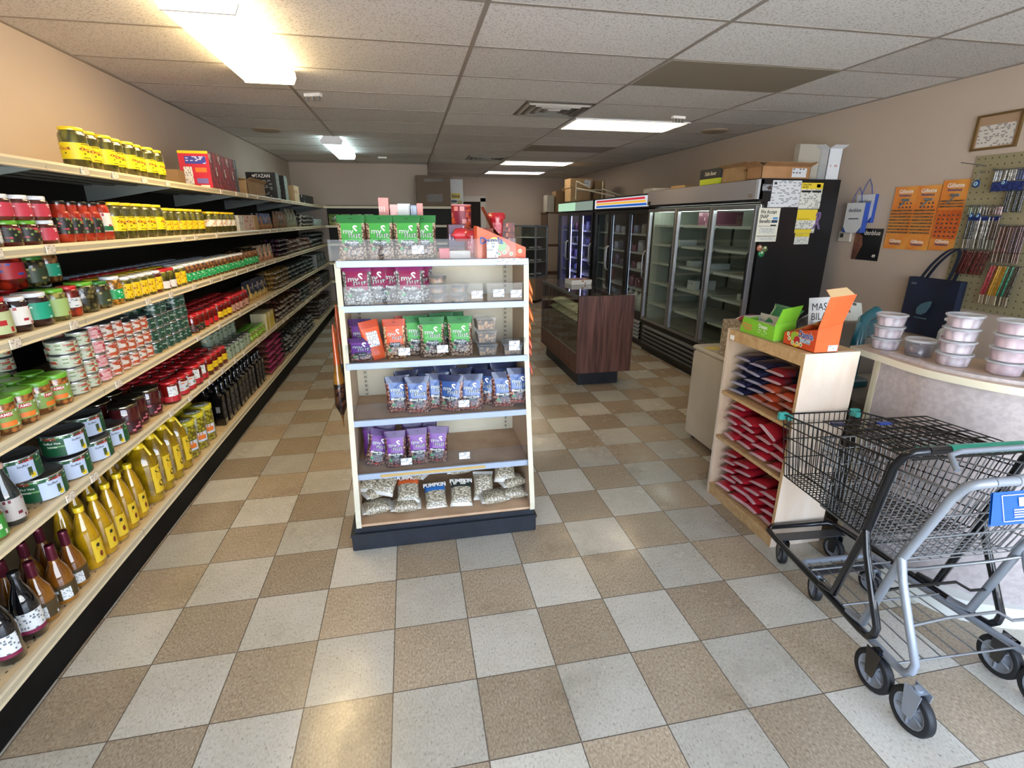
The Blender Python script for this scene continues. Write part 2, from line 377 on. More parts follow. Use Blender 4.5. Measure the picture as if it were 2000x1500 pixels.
# ---- ceiling fittings ----
def wrap_light(loc, L, Wd, em, label):
    t = thing('ceiling_light', label, 'ceiling light', loc, 0, 'surface mounted lights')
    wh = mat('white_enamel', '#e6e6e8', 0.35)
    b = MB(); b.box(-Wd * .36, Wd * .36, -L / 2 + .01, L / 2 - .01, -.03, 0, wh)
    for s in (-1, 1):
        y0, y1 = (-L / 2, -L / 2 + .012) if s < 0 else (L / 2 - .012, L / 2)
        P = [(-Wd / 2, -.045), (-Wd / 2 + .02, -.088), (Wd / 2 - .02, -.088), (Wd / 2, -.045), (Wd / 2 - .05, 0), (-Wd / 2 + .05, 0)]
        b.face([(x, y0, z) for x, z in P], wh); b.face([(x, y1, z) for x, z in P[::-1]], wh)
        for i in range(6):
            a, c = P[i], P[(i + 1) % 6]; b.face([(a[0], y0, a[1]), (a[0], y1, a[1]), (c[0], y1, c[1]), (c[0], y0, c[1])], wh)
    b.build('housing', t)
    q = MB(); pr = [(-Wd / 2 + .004, -.02), (-Wd / 2 + .004, -.045), (-Wd / 2 + .024, -.083), (Wd / 2 - .024, -.083), (Wd / 2 - .004, -.045), (Wd / 2 - .004, -.02)]
    q.grid([[(x, -L / 2 + .012, z) for x, z in pr], [(x, L / 2 - .012, z) for x, z in pr]], em, smooth=False)
    q.build('diffuser', t)
wrap_light((-.665, 1.90, H), 1.22, .335, glow('warm_diffuser', (1.0, 0.74, 0.37, 1), 5.5), 'large warm lit ceiling light above the pickle jars, nearest the camera')
wrap_light((-.655, 6.1, H), 1.6, .26, glow('cool_diffuser', (0.75, 0.98, 1.0, 1), 1.8), 'small cool white ceiling light at the back left')
def troffer(x0, y0, x1, y1, em, label):
    t = thing('recessed_light', label, 'ceiling light', ((x0 + x1) / 2, (y0 + y1) / 2, H), 0, 'recessed lights on the right')
    w, l = (x1 - x0) / 2, (y1 - y0) / 2
    f = MB(); wh = mat('white_enamel', '#e6e6e8', 0.35)
    for a in ((-w, w, -l, -l + .02), (-w, w, l - .02, l), (-w, -w + .02, -l + .02, l - .02), (w - .02, w, -l + .02, l - .02)): f.box(*a, -.012, .0, wh)
    f.build('frame', t)
    d = MB(); n = 12; P = []
    for i in range(n + 1):
        u = i / n; yy = (-l + .02) + (2 * l - .04) * u; P.append([(-w + .02, yy, -.008 - .006 * abs(math.sin(2 * PI * u))), (w - .02, yy, -.008 - .006 * abs(math.sin(2 * PI * u)))])
    d.grid(P, em); d.build('diffuser', t)
EM = glow('troffer_diffuser', (1.0, 0.76, 0.45, 1), 1.4)
troffer(1.79, 3.68, 2.985, 4.28, EM, 'nearest recessed ceiling light, warm lit, above the dark wood display counter')
troffer(1.79, 7.40, 2.985, 8.0, glow('troffer_diffuser_pale', (1.0, 0.88, 0.68, 1), 1.8), 'middle recessed ceiling light in the back, just before the last one')
troffer(1.79, 9.26, 2.985, 9.86, glow('troffer_diffuser_white', (1.0, 0.9, 0.78, 1), 1.5), 'farthest recessed ceiling light near the far wall')
def vent(cx, cy, w, l, label, nr):
    t = thing('ceiling_vent', label, 'vent', (cx, cy, H), 0, 'square air vents')
    bm = mat('vent_metal', '#d3cfc8', 0.5, 0.0)
    b = MB(); b.box(-w / 2, w / 2, -l / 2, l / 2, -.003, 0, mat('vent_dark', '#75706a', .8)); b.build('backing', t)
    for k in range(nr):
        f = MB(); a = w / 2 - .02 - k * w / 2 / (nr + .3); c = l / 2 - .02 - k * l / 2 / (nr + .3); th = .018; dz = -.022
        for q in ([(-a, -c), (a, -c), (a - th, -c + th), (-a + th, -c + th)], [(a, -c), (a, c), (a - th, c - th), (a - th, -c + th)],
                  [(a, c), (-a, c), (-a + th, c - th), (a - th, c - th)], [(-a, c), (-a, -c), (-a + th, -c + th), (-a + th, c - th)]):
            f.face([(q[0][0], q[0][1], -.004), (q[1][0], q[1][1], -.004), (q[2][0], q[2][1], dz), (q[3][0], q[3][1], dz)][::-1], bm)
            f.face([(q[0][0], q[0][1], -.004), (q[1][0], q[1][1], -.004), (q[2][0], q[2][1], dz), (q[3][0], q[3][1], dz)], bm)
        f.build('louvre_ring', t)
vent(1.47, 3.36, .6, .58, 'square slatted ceiling vent beside the nearest recessed light', 4)
vent(1.43, 7.08, .6, .56, 'square slatted ceiling vent further back, before the middle recessed light', 4)
DK = mat('blank_panel_taupe', '#8f8676', 0.6)
for (y0, lb) in ((1.82, 'flat taupe blank panel in the ceiling grid, near right'), (5.54, 'flat taupe blank panel in the ceiling grid, further back')):
    tag(plain('ceiling_panel', (1.795, 2.98, y0, y0 + .59, H - .004, H + .001, DK)), lb, 'ceiling panel', 'blank ceiling panels')
for (x, y, lb) in ((3.52, 4.10, 'round flush disc on the ceiling above the coolers'), (-1.28, 5.0, 'round flush disc on the ceiling by the left wall')):
    b = MB(); b.lathe([(.02, -.012), (.13, -.012), (.145, -.006), (.15, 0)], mat('ceiling_disc_tan', '#a4917a', .6), 28, x, y, H); tag(b.build('ceiling_disc'), lb, 'ceiling speaker', 'round ceiling discs')
def hookbar(x, y, rz, lb, n=4):
    t = thing('sign_hanger', lb, 'sign hanger', (x, y, H), rz, 'white ceiling hangers'); wh = mat('white_plastic', '#e9e6e0', .4)
    MB().box(-.065, .065, -.02, .02, -.022, 0, wh).build('bar', t)
    for i in range(n):
        xx = -.05 + .1 * i / (n - 1); MB().box(xx - .004, xx + .004, -.018, .018, -.05, -.022, mat('grey_plastic_hook', '#8d8983', .5)).build('hook', t)
hookbar(-.50, 3.16, -.35, 'white ceiling hanger with hooks beside the large warm light', 3)
hookbar(2.72, 3.44, .1, 'white ceiling hanger with hooks by the nearest recessed light', 4)
hookbar(-.16, 7.3, 0, 'small white ceiling hanger near the back wall', 3)
# ================= PRODUCT BUILDERS =================
def E0(name, cat):
    o = bpy.data.objects.new(name, None); COL.objects.link(o); o.empty_display_size = 0.02; o['category'] = cat; return o
def cylmap(r, a0, zc, cx=0, cy=0):
    return lambda x, y: (cx + r * math.cos(a0 + x / r), cy + r * math.sin(a0 + x / r), zc + y)
def band(b, r, z0, z1, a0, a1, m, n=18, sx=1, sy=1):
    b.lathe([(r, z0), (r, z1)], m, n, a0=a0, a1=a1, caps=False, sx=sx, sy=sy)
def jar(name, r, h, body, lid, lab, lidh=.014, lz=(.14, .62), la=(-2.4, 1.4), lr=.86, shoulder=.80, txt=None, patch=None, cat='jar', facet=0):
    def f():
        o = E0(name, cat); b = MB(); n = facet or 22
        b.lathe([(r * .86, 0), (r, .006), (r, h * shoulder), (r * .93, h * (shoulder + .06)), (r * lr * .93, h * (shoulder + .11)), (r * lr * .93, h - lidh)], body, n, smooth=not facet); b.build('glass', o)
        l = MB(); l.lathe([(r * lr, h - lidh), (r * lr * 1.02, h - lidh * .7), (r * lr * 1.02, h - .002), (r * lr * .96, h), (r * lr * .8, h - .001), (.0001, h - .001)], lid, 24); l.build('lid', o)
        if lab:
            q = MB(); rr = r + .0007; band(q, rr, h * lz[0], h * lz[1], la[0], la[1], lab, 20)
            for (pm, z0, z1, a0, a1) in (patch or []): band(q, rr + .0006, h * z0, h * z1, a0, a1, pm, 8)
            for (s_, sz, a0, zc, tm) in (txt or []): q.text(s_, sz, cylmap(rr + .0012, a0, h * zc), tm, bold=.01)
            q.build('label', o)
        return o
    return f
def tin(name, r, h, wrap, txt=None, patch=None, cat='tin', rim=None):
    def f():
        o = E0(name, cat); b = MB(); rim_ = rim or mat('tin_rim', '#b9bcbe', .25, .9)
        b.lathe([(r * .96, .001), (r, .003), (r, .006)], rim_, 26, caps=False); b.lathe([(r * .99, .006), (r * .99, h - .006)], wrap, 26, caps=False); b.face([(r * .95 * math.cos(-2 * PI * j / 26), r * .95 * math.sin(-2 * PI * j / 26), .001) for j in range(26)], rim_)
        for (pm, z0, z1, a0, a1) in (patch or []): band(b, r * .99 + .0006, h * z0, h * z1, a0, a1, pm, 10)
        for (s_, sz, a0, zc, tm) in (txt or []): b.text(s_, sz, cylmap(r * .99 + .0012, a0, h * zc), tm, bold=.012)
        b.build('can_body', o)
        l = MB(); l.lathe([(r, h - .006), (r, h - .001), (r * .97, h), (r * .94, h - .004), (.0001, h - .004)], rim_, 26); l.build('can_lid', o)
        return o
    return f
def bottle(name, prof, body, cap, capz, caph, capr, lab=None, cat='bottle', sx=1, sy=1, txt=None, patch=None, n=22, label_fl=None, neck=None):
    def f():
        o = E0(name, cat); b = MB(); b.lathe(prof, body, n, sx=sx, sy=sy); b.build('glass', o)
        c = MB(); c.lathe([(capr, capz), (capr, capz + caph - .002), (capr * .9, capz + caph)], cap, 18); c.build('cap', o)
        if neck: k = MB(); k.lathe(neck[0], neck[1], 16); k.build('neck_foil', o)
        if lab:
            q = MB(); r, z0, z1, a0, a1, lm = lab; band(q, r, z0, z1, a0, a1, lm, 14, sx=sx, sy=sy)
            for (pm, rz0, rz1, b0, b1) in (patch or []):
                if pm.name.startswith('label_b'): q.cdisc(lambda x, y: (sx * (r + .001) * math.cos((b0 + b1) / 2 + x), sy * (r + .001) * math.sin((b0 + b1) / 2 + x), (rz0 + rz1) / 2 + y), 0, 0, (b1 - b0) / 2, (rz1 - rz0) / 2, pm)
                else: band(q, r + .0008, rz0, rz1, b0, b1, pm, 8, sx=sx, sy=sy)
            for (s_, sz, a, zc, tm) in (txt or []): q.text(s_, sz, cylmap(r + .0015, a, zc), tm, bold=.01)
            q.build('label', o)
        return o
    return f
def carton(name, w, d, h, m, faces=None, cat='box', extra=None, open_top=False):
    """w along x, d along y, base at z=0; faces = dict of face -> material"""
    def f():
        o = E0(name, cat); b = MB(); b.box(-w / 2, w / 2, -d / 2, d / 2, 0, h, m, faces)
        if extra: extra(b, w, d, h)
        b.build('carton', o); return o
    return f
def pillow(b, l, w, h, m, m_end=None, endf=.1, mm=None, n=9, k=16, cr=.02, seed=0):
    """plump sealed bag lying along x"""
    rr = random.Random(seed); P = []
    xs = [-.5, -.5 + endf] + [-.5 + endf + (1 - 2 * endf) * i / n for i in range(1, n)] + [.5 - endf, .5]
    for x in xs:
        e = (abs(x) - 0) / .5; fill = max(0.04, (1 - max(0, (e - .15) / .85) ** 3.2)) if abs(x) < .5 - endf + 1e-6 else .03
        if abs(abs(x) - (.5 - endf)) < 1e-6: fill = .30
        row = []
        for j in range(k):
            a = 2 * PI * j / k; ww = w / 2 * (1 - .10 * fill); c, s_ = math.cos(a), math.sin(a)
            y = ww * math.copysign(abs(c) ** .7, c); z = h / 2 * fill * math.copysign(abs(s_) ** .85, s_)
            z += rr.uniform(-1, 1) * cr * h * fill; row.append((x * l, y, h / 2 + z))
        P.append(row)
    nn = len(xs)
    def pick(u, v):
        i = min(int(v * (nn - 1)), nn - 2)
        if (i == 0 or i == nn - 2) and m_end: return m_end
        return mm(u, v) if mm else m
    b.grid(P, pick, closed=True); b.face(P[0][::-1], m_end or m); b.face(P[-1], m_end or m)
    return b
def bag(name, l, w, h, m, m_end=None, mm=None, cat='bag', seed=0, endf=.1, extra=None):
    def f():
        o = E0(name, cat); b = MB(); pillow(b, l, w, h, m, m_end, endf, mm, seed=seed)
        if extra: extra(b)
        b.build('film', o); return o
    return f
def pouch(name, w, h, t, colm, nutm, lit=None, cat='pouch', back=False, tnut='my', small=None, box_txt=None, darkm=None):
    """stand-up pouch facing -y, base at z=0"""
    def W_(v): return w / 2 * (1 - .07 * math.exp(-((v - .55) / .25) ** 2)) * (.93 + .07 * min(1, v / .12))
    def T_(v): return t / 2 * (1 - v ** 1.6) * min(1, .55 + v * 4) + .0025
    def ys(x, z):
        v = z / h; c = max(-1, min(1, x / W_(v))); return -T_(v) * abs(math.sqrt(max(0, 1 - c * c))) ** .8
    def f():
        o = E0(name, cat); b = MB(); K = 44; N = 22; P = []
        rr = random.Random(len(name) + int(w * 1000))
        for i in range(N + 1):
            v = i / N; row = []
            for j in range(K):
                a = 2 * PI * j / K; c, s_ = math.cos(a), math.sin(a); tt = T_(v) * (1 + rr.uniform(-.05, .05))
                row.append((W_(v) * c, math.copysign(abs(s_) ** .8, s_) * tt, v * h))
            P.append(row)
        def pick(u, v):
            if v > .80: return darkm or colm
            x = math.cos(2 * PI * u)
            if back: return colm
            if u > .5: return colm if (abs(x) < .72 and v > .36) else nutm
            return colm
        b.grid(P, pick, closed=True); b.face(P[0][::-1], nutm); b.face(P[-1], colm); b.build('film', o)
        q = MB(); off = .0012
        def fl(x0, x1, z0, z1, m, n=6, dz=0):
            G = [[(x0 + (x1 - x0) * i / n, ys(x0 + (x1 - x0) * i / n, zz) - off - dz, zz) for i in range(n + 1)] for zz in (z0, (z0 + z1) / 2, z1)]
            q.grid(G, m, smooth=False)
        wt = mat('print_white', '#f2efe6', .5); bk = mat('print_black', '#15171a', .5); gy = mat('print_grey', '#aab0a8', .5)
        if back:
            fl(-.28 * w, .28 * w, .35 * h, .72 * h, print_mat('nutrition_panel', '#e4e6e4', '#6a6e70', (2, 12), .6))
        else:
            fl(-.24 * w, .22 * w, .30 * h, .42 * h, bk); fl(-.19 * w, .17 * w, .31 * h, .355 * h, print_mat('fine_white_print', '#15171a', '#d8d8d0', (3, 2), .7), dz=.0006)
            if box_txt: q.text(box_txt, .017 * w / .13, lambda x, y: (x - .01 * w, ys(x, .385 * h) - off - .001, .385 * h + y), wt, bold=.015)
            q.text('my', .040 * w / .13, lambda x, y: (x - .12 * w, ys(x - .12 * w, .62 * h) - off, .625 * h + y), gy, bold=.02)
            q.text('nut', .046 * w / .13, lambda x, y: (x + .10 * w, ys(x + .1 * w, .54 * h) - off, .535 * h + y), bk if lit != 'w' else wt, bold=.03)
            q.text('nut', .044 * w / .13, lambda x, y: (x + .10 * w, ys(x + .1 * w, .54 * h) - off - .0006, .537 * h + y), gy, bold=.0)
            q.text('S', .050 * w / .13, lambda x, y: (x + .13 * w, ys(x + .13 * w, .66 * h) - off, .665 * h + y), wt, bold=.02)
            fl(-.30 * w, -.17 * w, .20 * h, .26 * h, mat('print_seal_green', '#4f9a63', .5))
            fl(-.06 * w, .06 * w, .915 * h, .93 * h, bk)
            fl(-.1 * w, .12 * w, .07 * h, .10 * h, small or bk)
        q.build('print', o); return o
    return f
def tub(name, r, h, body, lid, contents, cat='tub', sq=False):
    def f():
        o = E0(name, cat); n = 4 if sq else 26; k = dict(a0=PI / 4, a1=PI / 4 + 2 * PI) if sq else {}
        q = 1.3 if sq else 1
        c = MB(); c.lathe([(r * .78 * q, .003), (r * .86 * q, h * .72), (.0001, h * .80)], contents, n, smooth=not sq, **k); c.build('contents', o)
        b = MB(); b.lathe([(r * .82 * q, 0), (r * .95 * q, h * .86)], body, n, smooth=not sq, **k); b.build('bowl', o)
        l = MB(); l.lathe([(r * .97 * q, h * .84), (r * q, h * .86), (r * q, h * .97), (r * .94 * q, h), (r * .88 * q, h * .97), (.0001, h * .97)], lid, n, smooth=not sq, **k); l.build('lid', o)
        return o
    return f
SHN = {1: 'top shelf', 2: 'second shelf', 3: 'third shelf', 4: 'fourth shelf', 5: 'fifth shelf', 6: 'bottom shelf'}
SHZ = {1: 1.842, 2: 1.535, 3: 1.238, 4: .925, 5: .615, 6: .198}
RW = ['front row', 'second row', 'third row', 'fourth row']; LY = ['lowest layer', 'second layer', 'third layer', 'fourth layer', 'fifth layer', 'sixth layer']
def lay(sh, key, fn, y0, n, pitch, desc, x=-1.262, rows=1, rp=.1, layers=1, lh=.1, jit=.004, rj=.25, rzb=0.0, stag=0.0, miss=(), shift=0.0, zoff=0.0, lift=0.0):
    for rw in range(rows):
        for ly in range(layers):
            for i in range(n):
                if (i, rw, ly) in miss: continue
                lb = '%s, %s from near end' % (desc, ORD[i])
                if n == 1: lb = desc
                if rows > 1: lb += ', ' + RW[rw]
                if layers > 1: lb += ', ' + (LY[ly] if layers > 2 else ['lower layer', 'upper layer'][ly])
                lb += ', left ' + SHN[sh]
                place(key, fn, (x - rw * rp + R.uniform(-jit, jit), y0 + i * pitch + (rw % 2) * stag + ly * shift + R.uniform(-jit, jit), SHZ[sh] + .0005 + zoff + ly * lh),
                      lb, '%s on the left %s' % (desc + 's', SHN[sh]), rz=rzb + R.uniform(-rj, rj))
# ================= LEFT WALL SHELVING =================
CREAM = mat('cream_powder_coat', '#d0c09c', .45, noise=('#c2b08a', 6)); SHTOP = mat('shelf_top_tan', '#cdb489', .5, noise=('#b99c72', 9, .45, .75))
RAIL = mat('price_rail_cream', '#cabd9f', .4); BLK = mat('black_back_panel', '#16140f', .65); KICK = mat('black_kick_plate', '#0d0d0c', .6, spec=.15, noise=('#131211', 12))
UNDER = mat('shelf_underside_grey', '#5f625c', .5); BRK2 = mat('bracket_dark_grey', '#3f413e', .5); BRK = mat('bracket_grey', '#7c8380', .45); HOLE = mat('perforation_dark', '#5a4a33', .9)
TAG = print_mat('price_ticket', '#e2d5c2', '#8d8376', (2, 4), .5)
SHX = {1: -1.20, 2: -1.20, 3: -1.205, 4: -1.205, 5: -1.21, 6: -1.20}
def shelf_board(sh, y0, y1, par, tags, axis='y'):
    z = SHZ[sh]; xf = SHX[sh]; xb = XL + .03
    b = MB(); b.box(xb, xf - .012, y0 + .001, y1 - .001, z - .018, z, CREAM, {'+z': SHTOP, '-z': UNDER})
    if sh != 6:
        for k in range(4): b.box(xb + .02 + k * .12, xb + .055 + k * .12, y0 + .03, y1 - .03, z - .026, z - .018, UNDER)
    # perforation rows
    if y0 < 3.3 and sh >= 2:
        for rr_ in ((.035, .055) if sh < 6 else (.03, .055, .11, .135, .20)):
            n = int((y1 - y0 - .06) / .034)
            for i in range(n):
                yy = y0 + .03 + i * .034
                if yy < -.2: continue
                x0 = xf - .012 - rr_; b.face([(x0 - .003, yy - .005, z + .0004), (x0 + .003, yy - .005, z + .0004), (x0 + .003, yy + .005, z + .0004), (x0 - .003, yy + .005, z + .0004)], HOLE)
    o = b.build('base_deck' if sh == 6 else 'shelf', par)
    r = MB(); pr = [(xf - .012, z + .001), (xf - .002, z + .001), (xf + .006, z - .010), (xf + .001, z - .028), (xf + .008, z - .034), (xf + .002, z - .038), (xf - .012, z - .036)]
    if sh == 6: pr = [(xf - .012, z + .001), (xf + .004, z + .001), (xf + .008, z - .006), (xf + .004, z - .030), (xf + .010, z - .036), (xf + .002, z - .040), (xf - .012, z - .038)]
    r.grid([[(x_, y0 + .001, z_) for x_, z_ in pr], [(x_, y1 - .001, z_) for x_, z_ in pr]], RAIL, smooth=False); r.build('price_rail', par)
    for ty in tags:
        t = MB(); t.box(xf + .006, xf + .0105, ty - .024, ty + .024, z - .034, z - .001, TAG); t.build('price_ticket', par)
seams = [-1.47, -.25, .97, 2.19, 3.41, 4.63, 5.85, 7.07, 8.25]
BAYL = ['shelving bay nearest the camera, mostly outside the frame', 'shelving bay by the dark bottles and vinegar, left edge of photo', 'shelving bay holding tall sunflower oil jugs and stacked tins',
        'shelving bay with black bottles at its foot and red jars above', 'shelving bay holding pink packs and upright noodle bags', 'shelving bay with heaps of bagged pulses, before the black tea boxes',
        'shelving bay below the black boxed tea on top', 'last wall shelving bay, in the back left corner']
TAGR = random.Random(3)
for i in range(8):
    y0, y1 = seams[i], seams[i + 1]
    t = thing('shelving_bay', 'cream metal ' + BAYL[i], 'shelving', (0, 0, 0), 0, 'wall shelving bays along the left wall')
    MB().box(XL + .002, XL + .028, y0, y1, 0, 1.86, BLK).build('back_panel', t)
    MB().box(-1.24, -1.23, y0, y1, 0, .163, KICK).build('kick_plate', t)
    for sh in range(1, 7):
        tg = [yy for yy in (y0 + .15 + k * .31 + TAGR.uniform(-.1, .1) for k in range(4)) if TAGR.random() < .7] if sh != 6 and y0 > -.5 and y1 < 6 else []
        shelf_board(sh, y0, y1, t, tg)
        if sh != 6 and i > 0:
            z = SHZ[sh]
            for yy in (y0 + .004, y1 - .006):
                b = MB(); dd = .115 if sh == 1 else .085
                P = [(XL + .03, z - .019), (XL + .03, z - dd), (XL + .10, z - dd + .01), (SHX[sh] - .03, z - .03), (SHX[sh] - .03, z - .019)]
                A = [(x_, yy, z_) for x_, z_ in P]; B = [(x_, yy + .002, z_) for x_, z_ in P]
                b.face(A, BRK if sh == 1 else BRK2); b.face(B[::-1], BRK if sh == 1 else BRK2)
                b.build('bracket', t)
# shelving run across the back wall
t = thing('back_shelving', 'cream shelving run with dark back across the back wall', 'shelving')
MB().box(-1.2, .95, YB - .03, YB - .002, 0, 1.86, BLK).build('back_panel', t); MB().box(-1.2, .95, 7.90, 7.91, 0, .16, KICK).build('kick_plate', t)
for sh in range(1, 7):
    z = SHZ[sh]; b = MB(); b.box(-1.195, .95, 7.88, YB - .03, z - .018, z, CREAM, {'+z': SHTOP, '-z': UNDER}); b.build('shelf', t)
    MB().box(-1.195, .95, 7.866, 7.88, z - .036, z + .001, RAIL).build('price_rail', t)
# ================= PRODUCTS ON THE LEFT WALL =================
YEL = mat('lid_yellow', '#ecc81f', .3, coat=.3); RED = mat('lid_red', '#c5242c', .3, coat=.3); WHT = mat('lid_white', '#dfe2e6', .3, coat=.3)
GRN = mat('lid_green', '#66a92c', .3, coat=.3); DGRN = mat('lid_leaf_green', '#2f7a2e', .3, coat=.3); BLKL = mat('lid_black', '#1b1a18', .25, coat=.4); GOLD = mat('lid_gold', '#b79a55', .25, .8)
DLID = mat('lid_dark_metal', '#3a3226', .2, .9); BLU = mat('lid_pale_blue', '#9aa6b8', .3, coat=.3)
PICK = nuts('pickles_in_brine', '#6e6a22', '#565319', '#3c3a12', 38, .15, (1, 1, .45), 1.0); OLV = nuts('olives_dark', '#4a4524', '#6f6433', '#1f1d10', 60, .15, coat=1.0)
REDC = mat('tomato_paste', '#8c1c10', .12, coat=1.0, noise=('#b5331a', 18)); JAM = mat('dark_jam', '#3a0d0e', .08, coat=1.0, noise=('#5a1714', 14)); FIG = mat('fig_jam', '#4a1a14', .1, coat=1.0, noise=('#6b2a1c', 25))
DJAM = mat('black_mulberry', '#1c0d0f', .08, coat=1.0, noise=('#2c1216', 14)); RJAM = mat('red_pepper_paste', '#7a100c', .1, coat=1.0, noise=('#4a0c09', 10))
CORN = nuts('corn_salad', '#d9a430', '#c07a20', '#6f4a12', 70, .15, coat=1.0); MUSH = nuts('pickled_mushroom', '#8a5a30', '#a87642', '#4a2c14', 45, .15, coat=1.0); MIXV = nuts('mixed_pickle', '#a49a4a', '#8b7c38', '#4e4a20', 40, .15, coat=1.0)
PEPP = nuts('red_peppers', '#b03018', '#8e1c10', '#54100a', 26, .15, coat=1.0); CARR = nuts('carrot_mix', '#b5622a', '#9a7a3a', '#5a3216', 48, .15, coat=1.0)
wt = mat('print_white', '#f2efe6', .5); bk = mat('print_black', '#15171a', .5); rd = mat('print_red', '#b5202a', .5); gnp = mat('print_green', '#1f6b3c', .5); ylp = mat('print_yellow', '#e8c61a', .5)
YLAB = print_mat('yellow_label', '#e6cc16', '#6d5c10', (3, 7), .25); YLAB2 = print_mat('yellow_label_floral', '#e3c21a', '#a35a16', (4, 6), .35); WOLAB = print_mat('white_orange_label', '#e4ddd0', '#d99a4a', (2, 4), .5)
GLAB = print_mat('green_jar_label', '#149a54', '#c9eed2', (3, 7), .35); TEAL = print_mat('teal_green_label', '#1d9a78', '#bfe6d4', (2, 6), .3); PKL = print_mat('pink_red_label', '#c23a4a', '#f0c6c6', (2, 6), .35)
WLAB = print_mat('white_print_label', '#dcdcd8', '#6e7478', (2, 8), .45); WRLAB = print_mat('white_red_label', '#e2dcd2', '#a82636', (2, 5), .4); DKL = print_mat('dark_fruit_label', '#20201c', '#7a9a4a', (3, 5), .3, ('#b8434a', 5, .60))
CHEST = print_mat('label_brown_meal', '#cdc2b4', '#8a6a5a', (2, 5), .3, ('#b04a26', 3.2, .49)); PINKT = print_mat('label_pink_beans', '#cf9a98', '#e8d6d0', (2, 5), .3, ('#b42a3a', 3.0, .52)); GRT = print_mat('label_grey_green_meal', '#b9bfa6', '#77895a', (2, 6), .3, ('#a6442c', 3.4, .55))
DGT = print_mat('label_dark_green', '#1d3f2e', '#8aa79a', (2, 6), .35, ('#9da39c', 3, .54)); SGT = print_mat('label_sage_print', '#7d9080', '#c0d2c6', (2, 7), .4); GTM = print_mat('label_tin_green', '#12502f', '#6f9a5e', (1, 9), .35)
CHK = mat('checker_band', '#dfe6dd', .5)
def chk():
    m, nt, b = _new('checked_cloth_band'); tc = nt.nodes.new('ShaderNodeTexCoord'); mp = nt.nodes.new('ShaderNodeMapping'); mp.inputs['Scale'].default_value = (34, 3, 1)
    c = nt.nodes.new('ShaderNodeTexChecker'); c.inputs['Scale'].default_value = 1; c.inputs['Color1'].default_value = lin('#2c6a48'); c.inputs['Color2'].default_value = lin('#dfe9e0')
    nt.links.new(tc.outputs['UV'], mp.inputs[0]); nt.links.new(mp.outputs[0], c.inputs[0]); nt.links.new(c.outputs['Color'], b.inputs['Base Color']); return m
CHKB = chk()
# --- top shelf
pick = jar('pickle_jar', .052, .170, PICK, YEL, YLAB, txt=[('Öncü', .020, -.2, .47, rd), ('Öncü', .020, -1.7, .47, rd)], lz=(.22, .62), patch=[(bk, .585, .60, -.5, .1), (bk, .26, .275, -.5, .1)])
for i, yy in enumerate([1.36, 1.475, 1.585, 1.695, 1.80, 1.91, 2.02, 2.15]):
    place('pick', pick, (-1.285 - (.012 if i % 2 else 0), yy, SHZ[1] + .0005), 'yellow-lidded pickle jar, %s from near end, on the top shelf' % ORD[i], 'yellow-lidded pickle jars on the top shelf', rz=R.uniform(-.3, .3))
def redbox_extra(b, w, d, h):
    y = -d / 2 - .0006
    def q(x0, x1, z0, z1, m): b.face([(x0, y, z0), (x1, y, z0), (x1, y, z1), (x0, y, z1)], m)
    q(-w / 2, w / 2, h * .93, h, ylp); q(-w * .3, w * .4, h * .66, h * .86, print_mat('blue_blob_print', '#3a3f96', '#cfd2ee', (1, 6), .5))
    q(-w * .38, -w * .1, h * .08, h * .58, WLAB); q(0, w * .38, h * .44, h * .56, mat('print_orange', '#e2762a', .5)); q(0, w * .38, h * .14, h * .28, mat('print_violet', '#7a6aa8', .5)); q(.1 * w, w * .4, h * .02, h * .1, wt)
RBM = mat('box_red', '#c42a3e', .4); RBP = print_mat('box_photo_print', '#8e3038', '#d7c6bd', (1.5, 3), .45, ('#53282a', 4, .52))
redb = carton('cereal_box', .20, .185, .255, RBM, {'+x': RBP}, extra=redbox_extra, cat='box')
for i in range(3): place('redb', redb, (-1.335, 2.99 + i * .19, SHZ[1] + .0005), 'red boxed dessert mix, %s from near end, on the top shelf' % ORD[i], 'red boxes on the top shelf')
graybox = carton('cereal_box', .20, .06, .255, mat('box_slate', '#4a4d52', .4), {'+x': print_mat('box_slate_print', '#4a4d52', '#a8b0b4', (1.5, 3), .4)})
place('grayb', graybox, (-1.335, 3.32 + .185, SHZ[1] + .0005), 'dark grey dessert mix box between red ones, top shelf', 'boxes on the top shelf')
PROTO['redb'].location = (-1.335, 2.99, SHZ[1] + .0005)
CARD = mat('cardboard', '#a98a62', .8, noise=('#9d7e58', 8)); CARDD = mat('cardboard_dark', '#8f7350', .85)
